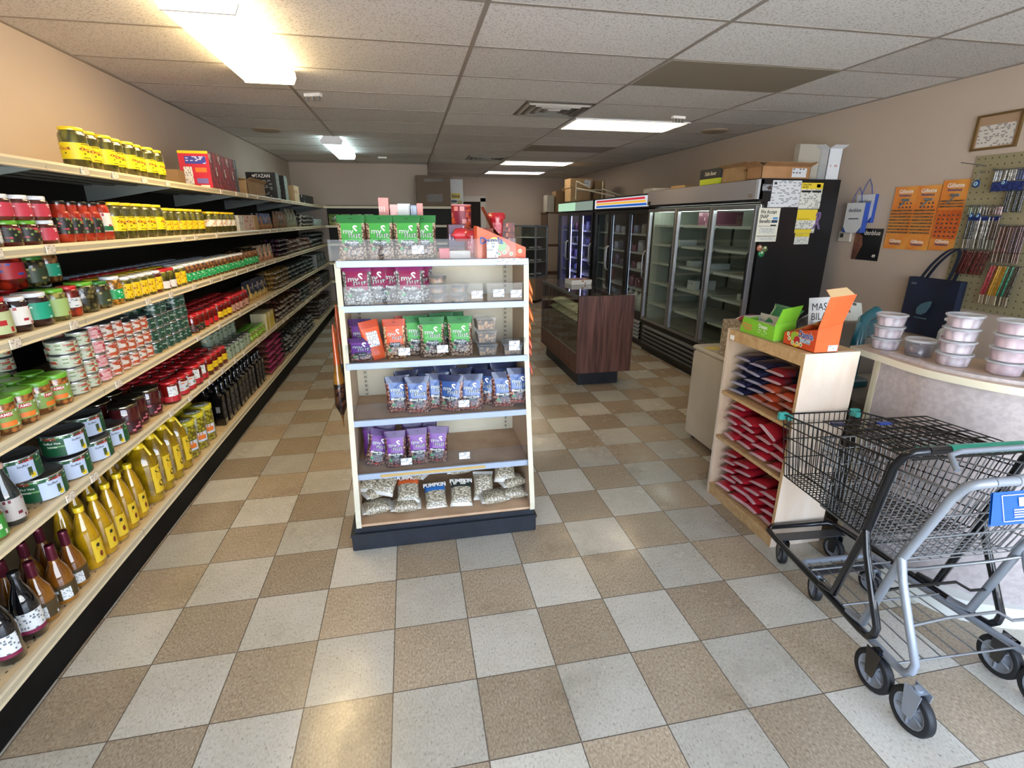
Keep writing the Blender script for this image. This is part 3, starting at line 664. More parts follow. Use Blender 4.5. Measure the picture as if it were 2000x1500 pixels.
def opencarton(name, w, d, h, flap=.05, m=None, cat='cardboard box', extra=None):
    m = m or CARD
    def f():
        o = E0(name, cat); b = MB(); th = .004
        b.box(-w / 2, w / 2, -d / 2, d / 2, 0, th, m)
        for a in ((-w / 2, w / 2, -d / 2, -d / 2 + th), (-w / 2, w / 2, d / 2 - th, d / 2), (-w / 2, -w / 2 + th, -d / 2, d / 2), (w / 2 - th, w / 2, -d / 2, d / 2)): b.box(*a, 0, h, m)
        if extra: extra(b, w, d, h)
        b.build('carton', o)
        if flap:
            for k, (p0, p1, dx, dy) in enumerate((((-w / 2, -d / 2), (w / 2, -d / 2), 0, -1), ((w / 2, -d / 2), (w / 2, d / 2), 1, 0), ((w / 2, d / 2), (-w / 2, d / 2), 0, 1), ((-w / 2, d / 2), (-w / 2, -d / 2), -1, 0))):
                q = MB(); a = (.35, .6, -.25, .5)[k]; z2 = h + flap * math.sin(a); e = flap * math.cos(a)
                A = [(p0[0], p0[1], h), (p1[0], p1[1], h), (p1[0] + dx * e, p1[1] + dy * e, z2), (p0[0] + dx * e, p0[1] + dy * e, z2)]
                q.face(A, m); q.face([(x, y, z - .003) for x, y, z in A[::-1]], m)
                for u in range(4): 
                    c, c2 = A[u], A[(u + 1) % 4]; q.face([c, (c[0], c[1], c[2] - .003), (c2[0], c2[1], c2[2] - .003), c2], m)
                q.build('flap', o)
        return o
    return f
place('cbox1', opencarton('cardboard_box', .30, .60, .12, .04), (-1.38, 4.06, SHZ[1] + .0005), 'low open tan carton beyond the red boxes, top shelf', 'boxes on the top shelf')
place('cbox0', carton('cardboard_box', .16, .12, .11, CARDD), (-1.45, 2.72, SHZ[1] + .0005), 'small brown carton behind the gap before the red boxes, top shelf', 'boxes on the top shelf')
def teax(b, w, d, h):
    y = -d / 2 - .001
    b.text('TAZAN', .05, lambda x, z: (x * .9 + .02, y, h * .86 + z), wt, bold=.02); b.cdisc(lambda x, z: (x, y, z), -.078, h * .87, .011, .011, wt); b.cdisc(lambda x, z: (x, y, z), -.062, h * .87, .011, .011, wt); b.face([(-.089, y, h * .865), (-.070, y, h * .80), (-.051, y, h * .865)], wt)
    b.face([(-w * .4, y, h * .08), (w * .35, y, h * .08), (w * .35, y, h * .72), (-w * .4, y, h * .72)], print_mat('tea_box_print', '#191a18', '#8a8d84', (1.5, 10), .5))
teab = carton('tea_box', .30, .15, .27, mat('box_black', '#191a18', .5), {'+x': print_mat('box_pale_green_print', '#9aa79f', '#5d6a64', (2, 6), .45)}, extra=teax)
for i in range(2): place('teab', teab, (-1.37, 4.92 + i * .40, SHZ[1] + .0005), 'black boxed tea with pale side, %s from near end, top shelf' % ORD[i], 'black tea boxes on the top shelf')
place('tanb', carton('tea_box', .2, .3, .19, mat('box_tan', '#a78a60', .6), {'+x': print_mat('box_cream_print', '#c9b08a', '#a35a3a', (1, 4), .4)}), (-1.31, 5.85, SHZ[1] + .0005), 'small tan box beside the black tea boxes, top shelf', 'boxes on the top shelf')
place('blkb', carton('tea_box', .2, .7, .11, mat('box_black', '#191a18', .5), {'-y': print_mat('box_dark_print', '#191a18', '#b0b0a8', (2, 3), .4)}), (-1.32, 6.75, SHZ[1] + .0005), 'low black carton near the corner, top shelf', 'boxes on the top shelf')
# --- second shelf
figj = jar('fig_jam_jar', .044, .088, FIG, WHT, PKL, lidh=.016, lz=(.15, .68), shoulder=.76); figr = jar('fig_jam_jar', .044, .088, JAM, RED, WLAB, lidh=.016, lz=(.15, .7), shoulder=.76); figg = jar('fig_jam_jar', .044, .088, JAM, GRN, DKL, lidh=.016, lz=(.15, .72), shoulder=.76)
y = .66
for i, (k, f, c) in enumerate((('figr', figr, 'red-lidded'), ('figg', figg, 'green-lidded'), ('figg', figg, 'green-lidded'), ('figj', figj, 'white-lidded'))):
    place(k, f, (-1.262, y + i * .1, SHZ[2] + .0005), '%s jam jar, %s from near end, lower layer, left second shelf' % (c, ORD[i]), 'jam jars on the left second shelf', rz=R.uniform(-.3, .3))
for i, (k, f, c) in enumerate((('figg', figg, 'green-lidded'), ('figj', figj, 'white-lidded'), ('figj', figj, 'white-lidded'), ('figj', figj, 'white-lidded'))):
    place(k, f, (-1.262, y - .01 + i * .1, SHZ[2] + .089), '%s jam jar, %s from near end, upper layer, left second shelf' % (c, ORD[i]), 'jam jars on the left second shelf', rz=R.uniform(-.3, .3))
lay(2, 'figj', figj, .62, 5, .1, 'back jam jar', x=-1.36, layers=2, lh=.089)
sauce = jar('sauce_jar', .036, .165, REDC, BLKL, DKL, lidh=.014, lr=.75, lz=(.2, .6), shoulder=.66)
lay(2, 'sauce', sauce, 1.085, 4, .078, 'red sauce jar', rows=2, rp=.09)
pas = jar('passata_jar', .038, .172, REDC, DLID, WRLAB, lr=.78, lz=(.22, .70), patch=[(gnp, .24, .36, -1.2, .2)]); lay(2, 'pas', pas, 1.395, 1, .08, 'passata jar with white label')
lay(2, 'pick2', pick, 1.48, 5, .112, 'yellow-lidded pickle jar', rows=2, rp=.115, x=-1.265)
ork = jar('pickle_jar', .046, .155, PICK, YEL, YLAB2, lz=(.2, .55)); lay(2, 'ork', ork, 2.03, 6, .1, 'floral-labelled pickle jar', rows=2, rp=.11)
wo = jar('pickle_jar', .050, .145, PICK, YEL, WOLAB, lz=(.3, .62)); lay(2, 'wo', wo, 2.76, 5, .115, 'orange-white labelled pickle jar', rows=2, rp=.115)
place('whb', carton('tea_box', .16, .15, .125, mat('box_white', '#c9c6bd', .6), {'+x': print_mat('box_white_print', '#c9c6bd', '#5e6a5e', (1, 5), .3)}), (-1.30, 3.40, SHZ[2]), 'white carton after the last pickle jars, left second shelf', 'cartons on the second shelf')
place('rwb', carton('tea_box', .16, .26, .125, mat('box_redwhite', '#a8695c', .6), {'+x': print_mat('box_redwhite_print', '#c9b5a8', '#a33a30', (2, 4), .5)}), (-1.30, 3.62, SHZ[2]), 'red and white carton beside the white one, left second shelf', 'cartons on the second shelf')
place('tb2', carton('tea_box', .16, .12, .13, mat('box_tan', '#a78a60', .6)), (-1.30, 3.84, SHZ[2]), 'plain tan carton, left second shelf', 'cartons on the second shelf')
spb = pouch('spice_pouch', .13, .15, .05, mat('film_blue', '#2f4f8a', .3, coat=.4), mat('spice_tan', '#a5754a', .6, noise=('#8a5c38', 40)), small=rd)
lay(2, 'spb', spb, 4.0, 5, .15, 'blue-topped spice pouch', x=-1.29, rzb=PI / 2, rj=.15)
BRB = mat('film_brown', '#6b4630', .35, coat=.4); brp = pouch('coffee_pouch', .15, .18, .06, BRB, mat('coffee_brown', '#5a3a24', .5, noise=('#83603c', 30)), small=rd); lay(2, 'brp', brp, 4.85, 4, .17, 'brown coffee pouch', x=-1.30, rzb=PI / 2, rj=.15)
grb = pouch('grain_pouch', .2, .22, .08, mat('film_sage', '#84876a', .3, coat=.4), mat('grain_dark', '#4d4a38', .5, noise=('#8f8a70', 30)), small=rd); lay(2, 'grb', grb, 5.6, 3, .19, 'sage grain pouch', x=-1.32, rzb=PI / 2, rj=.2)
BW = nuts('pumpkin_seed_black_white', '#c9c5b8', '#8d8779', '#171310', 32, .3)
def heap(sh, key, fn, y0, y1, pit, rows, layers, lh, desc, x=-1.33, rp=.2, rj=.15, rz=0.0, miss=.0):
    n = max(1, int(round((y1 - y0) / pit)))
    ms = set()
    for ly in range(layers):
        for i in range(n):
            for rw in range(rows):
                if ly == layers - 1 and R.random() < miss: ms.add((i, rw, ly))
    lay(sh, key, fn, y0 + pit / 2, n, pit, desc, x=x, rows=rows, rp=rp, layers=layers, lh=lh, jit=.012, rj=rj, rzb=rz, miss=ms)
seedbag = bag('seed_bag', .19, .125, .055, BW, mat('film_clear_grey', '#8b8a82', .2, coat=.6), seed=3); heap(2, 'seedbag', seedbag, 6.25, 7.1, .14, 1, 3, .052, 'black and white seed bag', x=-1.31)
tubg = jar('spread_tub', .05, .1, mat('tub_pale', '#9aa39b', .3, coat=.5), BLU, SGT); lay(2, 'tubg', tubg, 7.2, 4, .13, 'pale grey-lidded tub', layers=1)
gtea = pouch('tea_pouch', .17, .18, .06, mat('film_olive', '#5f7a2e', .3, coat=.4), mat('tea_leaf', '#7a8a3c', .5, noise=('#c0b070', 20)), small=rd)
for i in range(4): place('gtea', gtea, (-1.06 + i * .19, 7.98, SHZ[2]), 'olive green pouch on back wall shelf, %s from left' % ORD[i], 'green pouches on the back wall shelf')
# --- third shelf
bigg = jar('vegetable_jar', .057, .125, DJAM, WHT, TEAL, lz=(.22, .72), lidh=.016); peas = jar('vegetable_jar', .046, .125, MIXV, GRN, print_mat('label_lime_meal', '#9db46a', '#b8342e', (2, 4), .35), lz=(.15, .7))
rpep = jar('pepper_jar', .060, .135, PEPP, RED, print_mat('label_red_blue', '#a8202a', '#3a4a9a', (2, 5), .4), lz=(.3, .75)); olj = jar('olive_jar', .056, .130, OLV, GRN, None, lidh=.016); cornj = jar('corn_jar', .045, .13, CORN, WHT, GLAB, lz=(.2, .55))
bigr = jar('cherry_jar', .056, .135, JAM, RED, print_mat('label_cherry', '#b7c08e', '#b0262a', (2, 3), .4), lz=(.1, .66)); smw = jar('cherry_jar', .042, .125, DJAM, WHT, WRLAB, lz=(.2, .72)); oljd = jar('olive_jar', .050, .12, OLV, DGRN, print_mat('label_dark_olive', '#33402a', '#b0a060', (2, 5), .4)); rdj = jar('pepper_jar', .038, .125, PEPP, RED, WLAB, lz=(.3, .62))
Z3 = SHZ[3] + .0005
for (k, f, yy, x, up, lb) in (('bigr', bigr, .46, -1.27, 0, 'red-lidded cherry jar at the photo edge'), ('bigr', bigr, .585, -1.27, 0, 'second red-lidded cherry jar from the photo edge'), ('smw', smw, .69, -1.262, 0, 'small white-lidded dark cherry jar'),
    ('bigg', bigg, .80, -1.275, 0, 'large white-lidded jar with teal label, lower layer'), ('peas', peas, .91, -1.265, 0, 'green-lidded mixed pickle jar, lower layer'), ('rdj', rdj, 1.005, -1.262, 0, 'slim red pepper jar with white label'),
    ('olj', olj, 1.11, -1.272, 0, 'lime-lidded olive jar without a label'), ('oljd', oljd, .995, -1.36, 0, 'dark olive jar behind the red pepper jar'), ('oljd', oljd, 1.22, -1.268, 0, 'dark green-lidded olive jar'), ('cornj', cornj, 1.33, -1.262, 0, 'white-lidded corn jar with green label'),
    ('bigg', bigg, .645, -1.40, .136, 'large dark jar with teal label, upper layer'), ('peas', peas, .76, -1.385, .13, 'green-lidded mixed pickle jar, upper layer'), ('rpep', rpep, .89, -1.385, .13, 'big red pepper jar with red-blue label, upper layer'),
    ('oljd', oljd, 1.015, -1.375, .126, 'dark olive jar, upper layer'), ('cornj2', jar('vegetable_jar', .045, .13, MUSH, WHT, TEAL, lz=(.2, .6)), 1.12, -1.38, .131, 'white-lidded mushroom jar with teal label, upper layer'),
    ('bigr', bigr, .53, -1.40, .136, 'dark cherry jar at photo edge, upper layer')):
    place(k, f, (x, yy, Z3 + up), lb + ', left third shelf', 'mixed vegetable jars on the left third shelf', rz=R.uniform(-.4, .2))
for (k, f, yy) in (('bigg', bigg, .645), ('peas', peas, .76), ('rpep', rpep, .885), ('smw', smw, 1.12), ('bigr', bigr, .525)):
    place(k, f, (-1.42, yy, Z3), 'jar under the upper layer at y-end %s' % k if False else {'bigg': 'teal-labelled jar hidden behind the front row', 'peas': 'mixed pickle jar hidden behind the front row', 'rpep': 'red pepper jar hidden behind the front row', 'smw': 'dark cherry jar hidden behind the olive jar', 'bigr': 'cherry jar hidden behind the front row at the edge'}[k] + ', third shelf', 'mixed vegetable jars on the left third shelf')
kj = jar('pickle_jar', .040, .118, PICK, WHT, YLAB2, lz=(.12, .72)); kjr = jar('pickle_jar', .040, .118, JAM, WHT, YLAB2, lz=(.15, .72)); bdx = jar('pickle_jar', .046, .118, PICK, RED, print_mat('white_plum_label', '#ddd6d0', '#8e1f46', (1.5, 2.2), .6), lz=(.1, .45))
seq = ['kj', 'kj', 'kj', 'kj', 'kjr', 'bdx', 'bdx', 'kj', 'kj']; FN = {'kj': kj, 'kjr': kjr, 'bdx': bdx}; DS = {'kj': 'yellow-labelled pickle jar', 'kjr': 'dark jar with yellow label', 'bdx': 'red-lidded gherkin jar with plum label'}
for i, k in enumerate(seq): place(k, FN[k], (-1.258, 1.425 + i * .082, Z3), '%s, place %s of the mixed row, left third shelf' % (DS[k], ORD[i]), 'pickle jars on the left third shelf', rz=R.uniform(-.3, .3))
def lidrow(y0, n, x, lid, key, dsc):
    lay(3, key, jar('pickle_jar', .040, .118, PICK, lid, None), y0, n, .084, dsc, x=x)
lidrow(1.36, 9, -1.352, YEL, 'ly', 'yellow-lidded jar behind the front row'); lidrow(1.42, 9, -1.44, RED, 'lr', 'red-lidded jar two rows behind'); lidrow(2.0, 12, -1.44, BLU, 'lb', 'pale-lidded jar two rows behind'); lidrow(1.5, 15, -1.53, BLU, 'lb2', 'pale-lidded jar furthest back')
gl = jar('mushroom_jar', .041, .122, MUSH, WHT, GLAB, lz=(.12, .52)); lay(3, 'gl', gl, 2.17, 14, .086, 'green-labelled mushroom jar', rj=.3); lidrow(2.2, 13, -1.352, WHT, 'lw', 'white-lidded jar behind green labels')
gl2 = jar('mushroom_jar', .046, .14, MUSH, DLID, GLAB, lz=(.12, .5)); lay(3, 'gl2', gl2, 3.42, 4, .097, 'tall green-labelled mushroom jar', rows=2)
pk = pouch('noodle_pouch', .16, .15, .05, mat('film_cream', '#b7a58c', .35, coat=.3), mat('soup_mix', '#a8654a', .5, noise=('#d0b090', 20)), small=rd); pk2 = pouch('noodle_pouch', .16, .14, .05, mat('film_ochre', '#7a6326', .35, coat=.3), mat('soup_mix_dark', '#6a3f22', .5, noise=('#8c6a38', 20)), small=rd)
lay(3, 'pk', pk, 3.9, 4, .17, 'cream soup pouch', x=-1.28, rzb=PI / 2, rj=.1); lay(3, 'pk2', pk2, 3.7, 4, .17, 'ochre soup pouch stood behind', x=-1.40, rzb=PI / 2, rj=.1, zoff=.0)
prb = bag('plum_bag', .2, .13, .05, nuts('prunes', '#3c2438', '#55384a', '#120a10', 30, .25), mat('film_clear_grey', '#8b8a82', .2, coat=.6)); nutb = bag('hazelnut_bag', .2, .14, .055, nuts('hazelnuts', '#a8745a', '#d0b8a8', '#4e3226', 40, .3), mat('film_clear_pale', '#a8a49a', .2, coat=.6), seed=5)
heap(3, 'prb', prb, 4.55, 5.05, .14, 1, 4, .047, 'dark prune bag', x=-1.31); heap(3, 'nutb', nutb, 5.1, 6.6, .155, 1, 3, .052, 'hazelnut bag', x=-1.31, miss=.4)
dkb = bag('lentil_bag', .2, .15, .07, nuts('dark_lentils', '#2c3230', '#646d6c', '#0e1010', 45, .3), mat('film_clear_grey', '#8b8a82', .2, coat=.6), seed=8); heap(3, 'dkb', dkb, 6.65, 7.8, .165, 1, 3, .066, 'dark lentil bag', x=-1.31)
# --- fourth shelf
carj = jar('carrot_jar', .045, .125, CARR, GRN, print_mat('label_tamek_lime', '#7f9a4a', '#c9d0c0', (2, 5), .4), lz=(.18, .66), lidh=.018, lr=.98, shoulder=.82, patch=[(WLAB, .25, .6, -2.3, -1.4), (mat('print_orange', '#e2762a', .5), .22, .36, -.9, .1), (rd, .50, .62, -.9, -.1)], txt=[('TAMEK', .014, -.5, .56, wt)])
lay(4, 'carj', carj, .385, 5, .098, 'green-lidded carrot mix jar', rows=3, rp=.096, stag=.03, rj=.4)
place('peanutjar', jar('chickpea_jar', .06, .19, mat('beige_ribbed', '#b08a5c', .4, coat=.5, noise=('#c9a878', 30)), GOLD, None), (-1.275, .27, SHZ[4]), 'ribbed beige jar at the photo edge, left fourth shelf', 'jars on the fourth shelf')
mt1 = tin('meal_tin', .052, .058, GRT, txt=[('TAMEK', .011, -.5, .68, rd)]); mt2 = tin('meal_tin', .040, .062, GRT, txt=[('TAMEK', .010, -.5, .70, rd)])
lay(4, 'mt1', mt1, .44, 5, .108, 'wide meal tin', x=-1.50, layers=3, lh=.0585, zoff=.06); 
b = MB(); b.box(-1.56, -1.44, .38, .94, SHZ[4], SHZ[4] + .0595, CARD); tag(b.build('carton_riser'), 'low carton under the wide meal tins, left fourth shelf', 'box')
lay(4, 'mt1f', mt1, .905, 1, .1, 'wide meal tin column before pink tins', x=-1.272, layers=4, lh=.0585)
lay(4, 'mt2', mt2, 1.0, 1, .1, 'narrow meal tin column', x=-1.262, layers=4, lh=.0625, rows=2, rp=.09)
pkt = tin('bean_tin', .038, .064, PINKT, txt=[('TAMEK', .010, -.5, .7, rd)]); lay(4, 'pkt', pkt, 1.085, 1, .085, 'pink bean tin', x=-1.262, layers=4, lh=.0645, rows=2, rp=.09)
cht = tin('chickpea_tin', .042, .082, CHEST, txt=[('TAMEK', .011, -.5, .8, rd)]); lay(4, 'cht', cht, 1.175, 2, .09, 'orange meal tin', x=-1.262, layers=3, lh=.0825, rows=2, rp=.095)
cht2 = tin('chickpea_tin', .037, .074, CHEST); lay(4, 'cht2', cht2, 1.345, 3, .08, 'small orange meal tin', x=-1.258, layers=3, lh=.0745, rows=2, rp=.085)
lay(4, 'sgt', tin('vine_leaf_tin', .042, .085, SGT), 1.24, 2, .1, 'sage green tin stood behind', x=-1.455, layers=3, lh=.0855)
dgt = tin('vegetable_tin', .039, .066, DGT); lay(4, 'dgt', dgt, 1.585, 6, .083, 'dark green vegetable tin', x=-1.26, layers=4, lh=.0665, rows=2, rp=.088, miss={(0, 0, 3), (3, 0, 3)})
rj1 = jar('pepper_paste_jar', .043, .118, RJAM, RED, DKL, lz=(.1, .45), lidh=.016); rj2 = jar('pepper_paste_jar', .040, .112, RJAM, RED, mat('label_red_plain', '#c81c20', .4), lz=(.1, .42), la=(-1.9, -.2)); rj3 = jar('pepper_paste_jar', .042, .118, RJAM, RED, YLAB2, lz=(.15, .5)); rj4 = jar('pepper_paste_jar', .042, .13, RJAM, RED, print_mat('label_pink_brown', '#b58a7a', '#6a3a30', (2, 4), .4), lz=(.1, .5))
lay(4, 'rj1', rj1, 2.13, 2, .1, 'red-lidded paste jar, dark label'); lay(4, 'rj2', rj2, 2.33, 3, .09, 'red-lidded jar, red label'); lay(4, 'rj3', rj3, 2.61, 3, .09, 'red-lidded jar, yellow label'); lay(4, 'rj4', rj4, 2.89, 5, .09, 'red-lidded jar, brown label')
lay(4, 'rj2b', jar('pepper_paste_jar', .042, .118, RJAM, RED, None), 2.1, 13, .092, 'red-lidded jar behind front row', x=-1.36, rows=2, rp=.093)
wf_ = pouch('wafer_pouch', .17, .18, .06, mat('film_navy', '#1d2548', .3, coat=.5), mat('wafer_yellow', '#b08a3c', .5, noise=('#e0c07a', 22)), small=rd); lay(4, 'wf', wf_, 3.42, 5, .15, 'navy and gold wafer pouch', x=-1.29, rzb=PI / 2, rj=.15)
pasta = bag('pasta_bag', .2, .12, .05, nuts('pasta_tan', '#b58f4a', '#8a6a30', '#2a2416', 50, .3), mat('film_clear_pale', '#a8a49a', .2, coat=.6), seed=11); tealb = bag('bean_bag', .2, .13, .05, nuts('green_beans_dry', '#3f5450', '#7a8c88', '#161c1a', 40, .3), mat('film_clear_grey', '#8b8a82', .2, coat=.6), seed=12)
heap(4, 'pasta', pasta, 4.2, 5.0, .135, 1, 4, .047, 'tan pasta bag', x=-1.31); heap(4, 'tealb', tealb, 5.05, 6.6, .145, 1, 4, .047, 'grey-green bean bag', x=-1.31, miss=.3)
lay(4, 'crate', carton('jar_tray', .2, .28, .2, mat('tray_grey', '#7d837e', .4), {'+x': print_mat('tray_print', '#3a4240', '#a8b0ac', (3, 2), .5)}), 6.85, 3, .3, 'shrink-wrapped tray of dark jars', x=-1.31, rj=.02)
# --- fifth shelf
brn = bottle('vinegar_bottle', [(.032, 0), (.036, .004), (.036, .11), (.030, .13), (.014, .19), (.012, .21)], mat('clear_glass_dark', '#2a2e2c', .06, coat=1.0), mat('cap_pink', '#c8a08c', .4), .208, .018, .016, lab=(.0368, .02, .10, -2.2, 1.2, print_mat('label_syrup', '#b8b0a8', '#6a2030', (2, 5), .4)))
Z5 = SHZ[5] + .0005
place('brn', brn, (-1.262, .405, Z5), 'clear glass bottle with pink cap, left fifth shelf', 'bottles on the fifth shelf')
place('brn2', bottle('sauce_bottle', [(.034, 0), (.040, .004), (.040, .09), (.030, .12), (.016, .16)], mat('sauce_tan', '#6f5a32', .1, coat=1.0), GRN, .158, .02, .02, lab=(.0408, .01, .085, -2.2, 1.2, print_mat('label_green_salad', '#3f8f3a', '#dfe0c8', (2, 3), .4))), (-1.262, .305, Z5), 'salad sauce bottle with green label at the photo edge', 'bottles on the fifth shelf')
place('brn2', None, (-1.34, .36, Z5), 'salad sauce bottle behind the clear bottle, left fifth shelf', 'bottles on the fifth shelf')
r9 = .078
big = tin('stuffed_leaves_tin', r9, .094, GTM, patch=[(CHKB, .80, .97, -3.1, 1.6), (mat('label_sky_white', '#b9c6dc', .45), .06, .80, -1.15, -.15), (ylp, .10, .30, -.42, -.2), (mat('label_leaf', '#3a4a1e', .5), .2, .55, -.48, -.3), (WLAB, .10, .5, -2.9, -2.4)],
          txt=[('TAMEK', .016, -1.75, .85, rd), ('TAMEK', .016, -.42, .84, rd), ('Stuffed', .012, -.62, .66, bk), ('Stuffed Vine', .0125, -1.68, .66, wt), ('Leaves', .0125, -1.68, .50, wt)])
for i, (yy, x, l, lb) in enumerate(((.60, -1.29, 0, 'nearest, lower layer'), (.765, -1.29, 0, 'second from near end, lower layer'), (.93, -1.29, 0, 'third from near end, lower layer'), (1.09, -1.30, 0, 'farthest, lower layer'),
        (.57, -1.335, 1, 'nearest, upper layer'), (.80, -1.30, 1, 'middle, upper layer'), (.985, -1.33, 1, 'farthest, upper layer'))):
    place('big', big, (x, yy, Z5 + l * .0945), 'green stuffed vine leaves tin, %s, left fifth shelf' % lb, 'green stuffed leaf tins', rz=R.uniform(-.2, .15))
MET = mat('jar_lid_steel', '#8c8674', .18, .95)
dj = jar('sour_cherry_jar', .062, .150, mat('sour_cherry', '#3c0f12', .08, coat=1.0, noise=('#4f1719', 12)), MET, print_mat('label_cherry_dark', '#3a0d14', '#c86a78', (2, 4), .5), lz=(.1, .45), lr=.98, shoulder=.82, lidh=.014)
for i, (yy, x) in enumerate(((1.215, -1.28), (1.335, -1.30), (1.465, -1.29))): place('dj', dj, (x, yy, Z5), 'big steel-lidded sour cherry jar, %s from near end, left fifth shelf' % ORD[i], 'sour cherry jars on the fifth shelf')
for i, (yy, x) in enumerate(((1.27, -1.425), (1.41, -1.435))): place('dj', dj, (x, yy, Z5), 'big steel-lidded sour cherry jar, %s of the back row, left fifth shelf' % ORD[i], 'sour cherry jars on the fifth shelf')
rb1 = jar('tomato_paste_jar', .052, .128, REDC if False else RJAM, RED, WLAB, lz=(.35, .80), la=(-1.2, -.2), shoulder=.8, patch=[(rd, .1, .35, -3, 1)]); rb2 = jar('peach_jam_jar', .048, .115, RJAM, RED, print_mat('label_white_peach', '#c9cdd0', '#5a6a5a', (2, 4), .4, ('#d9722a', 3, .58)), lz=(.25, .75), patch=[(rd, .05, .25, -3, 1)])
lay(5, 'rb1', rb1, 1.66, 1, .1, 'red-lidded paste jar with barcode'); lay(5, 'rb2', rb2, 1.80, 2, .1, 'peach-labelled jam jar'); lay(5, 'rb3', rb1, 2.0, 2, .112, 'tall red-lidded paste jar'); lay(5, 'rb4', jar('tomato_paste_jar', .046, .125, RJAM, RED, YLAB2, lz=(.25, .6)), 2.215, 4, .098, 'yellow-labelled paste jar')
lay(5, 'rb5', jar('tomato_paste_jar', .048, .12, RJAM, RED, WRLAB), 1.62, 9, .108, 'red-lidded jar behind front row', x=-1.375, rows=2, rp=.105)
grt = tin('artichoke_tin', .045, .1, print_mat('label_artichoke', '#8a9a86', '#3f5f48', (2, 5), .4, ('#c9c6a8', 3, .55))); lay(5, 'grt', grt, 2.62, 6, .1, 'grey-green artichoke tin', layers=1, rows=1); lay(5, 'grt', grt, 2.62, 6, .1, 'artichoke tin in the row behind', x=-1.37, layers=2, lh=.1005)
limeb = jar('relish_jar', .038, .085, nuts('relish', '#b0a878', '#8a8a50', '#5a5a30', 60, .2, coat=1.0), GRN, print_mat('label_lime', '#7fae2a', '#e6e6c8', (2, 3), .4)); lay(5, 'limeb', limeb, 3.2, 6, .08, 'lime-labelled relish jar', rows=2, rp=.085)
yb = carton('paste_box', .14, .09, .16, mat('box_ochre_white', '#b9b08a', .5), {'+x': print_mat('box_yellow_print', '#c9b23a', '#e0dccf', (1, 3), .5)}); lay(5, 'yb', yb, 3.72, 3, .1, 'yellow and white box', x=-1.29, rj=.03)
dtb = bag('date_bag', .2, .125, .05, nuts('dates', '#7a4a30', '#a87858', '#2a1810', 40, .3), mat('film_clear_pale', '#a8a49a', .2, coat=.6), seed=14); heap(5, 'dtb', dtb, 4.05, 5.4, .14, 1, 4, .047, 'brown date bag', x=-1.31, miss=.3)
heap(5, 'tealb5', tealb, 5.45, 6.0, .145, 1, 4, .047, 'grey-green bean bag', x=-1.31); heap(5, 'dtb5', bag('chickpea_bag', .2, .13, .05, nuts('chickpeas', '#8a6a50', '#a89078', '#3a2a20', 45, .3), mat('film_clear_pale', '#a8a49a', .2, coat=.6), seed=15), 6.05, 7.0, .145, 1, 4, .047, 'brown chickpea bag', x=-1.31, miss=.2)
lay(5, 'blkpk', carton('biscuit_box', .2, .22, .2, mat('box_black', '#191a18', .5), {'+x': print_mat('box_dark_print', '#191a18', '#b0b0a8', (2, 3), .4)}), 7.15, 3, .24, 'black boxed goods', x=-1.31, rj=.03)
# --- bottom shelf
GB = mat('glass_soy_dark', '#0c0b0d', .05, coat=1.0); Z6 = SHZ[6] + .0005
soy = bottle('pomegranate_bottle', [(.034, 0), (.040, .005), (.040, .13), (.033, .165), (.015, .22), (.014, .25)], GB, BLKL, .248, .02, .017, lab=(.0408, .03, .115, -1.5, .5, WLAB), patch=[(mat('label_plum', '#7a2040', .5), .03, .045, -1.5, .5)])
place('soy', soy, (-1.262, .325, Z6), 'dark bottle with white label, second from photo edge, bottom shelf', 'dark bottles on the bottom shelf', rz=-.2); place('soy', soy, (-1.262, .215, Z6), 'dark bottle at the very photo edge, bottom shelf', 'dark bottles on the bottom shelf', rz=-.6); place('soy', soy, (-1.36, .27, Z6), 'dark bottle behind the two at the photo edge, bottom shelf', 'dark bottles on the bottom shelf', rz=-.6)
VG = mat('vinegar_amber', '#6b3a0c', .08, coat=1.0, noise=('#94601a', 9)); FOIL = mat('foil_plum', '#5e1c2c', .3, .5)
vin = bottle('grape_vinegar_bottle', [(.036, 0), (.043, .006), (.043, .09), (.036, .13), (.018, .175), (.0145, .20)], VG, FOIL, .235, .015, .0155, lab=(.0438, .02, .085, -1.9, .9, print_mat('label_vinegar', '#4a3a20', '#b8c0c8', (2, 4), .35)), patch=[(WLAB, .022, .07, -1.5, -.75)], neck=([(.0165, .17), (.0158, .238)], FOIL))
k = 0
for (yy, x) in ((.405, -1.27), (.505, -1.262), (.60, -1.27), (.43, -1.375), (.54, -1.375), (.64, -1.38)):
    place('vin', vin, (x, yy, Z6), 'plum-capped amber vinegar bottle, %s from near end of %s row, bottom shelf' % (ORD[k % 3], 'front' if k < 3 else 'back'), 'vinegar bottles on the bottom shelf', rz=R.uniform(-.4, .4)); k += 1
OIL = mat('sunflower_oil', '#8e6a08', .06, coat=1.0, noise=('#c09010', 14)); SUN = print_mat('label_sunflower', '#dcb82a', '#c98a1a', (2, 4), .25)
OIL2 = mat('sunflower_oil_deep', '#6f5406', .06, coat=1.0, noise=('#a5820f', 16))
BR = mat('label_brown_disc', '#3a1c0c', .5); BK2 = mat('label_black_oval', '#2a2a14', .5)
def bump_prof(r, h): return [(r * .8, 0), (r, .008), (r * 1.0, h * .30), (r * .96, h * .42), (r * .93, h * .52), (r * .8, h * .64), (r * .55, h * .80), (r * .36, h * .88), (r * .32, h * .93)]
oil = bottle('oil_bottle', bump_prof(.044, .29), OIL, YEL, .268, .022, .0185, lab=(.0452, .03, .135, -.75, .45, SUN), patch=[(BK2, .100, .118, -.42, -.1), (mat('label_brown_flower', '#7a3410', .5), .050, .078, -.30, 0)])
k = 0
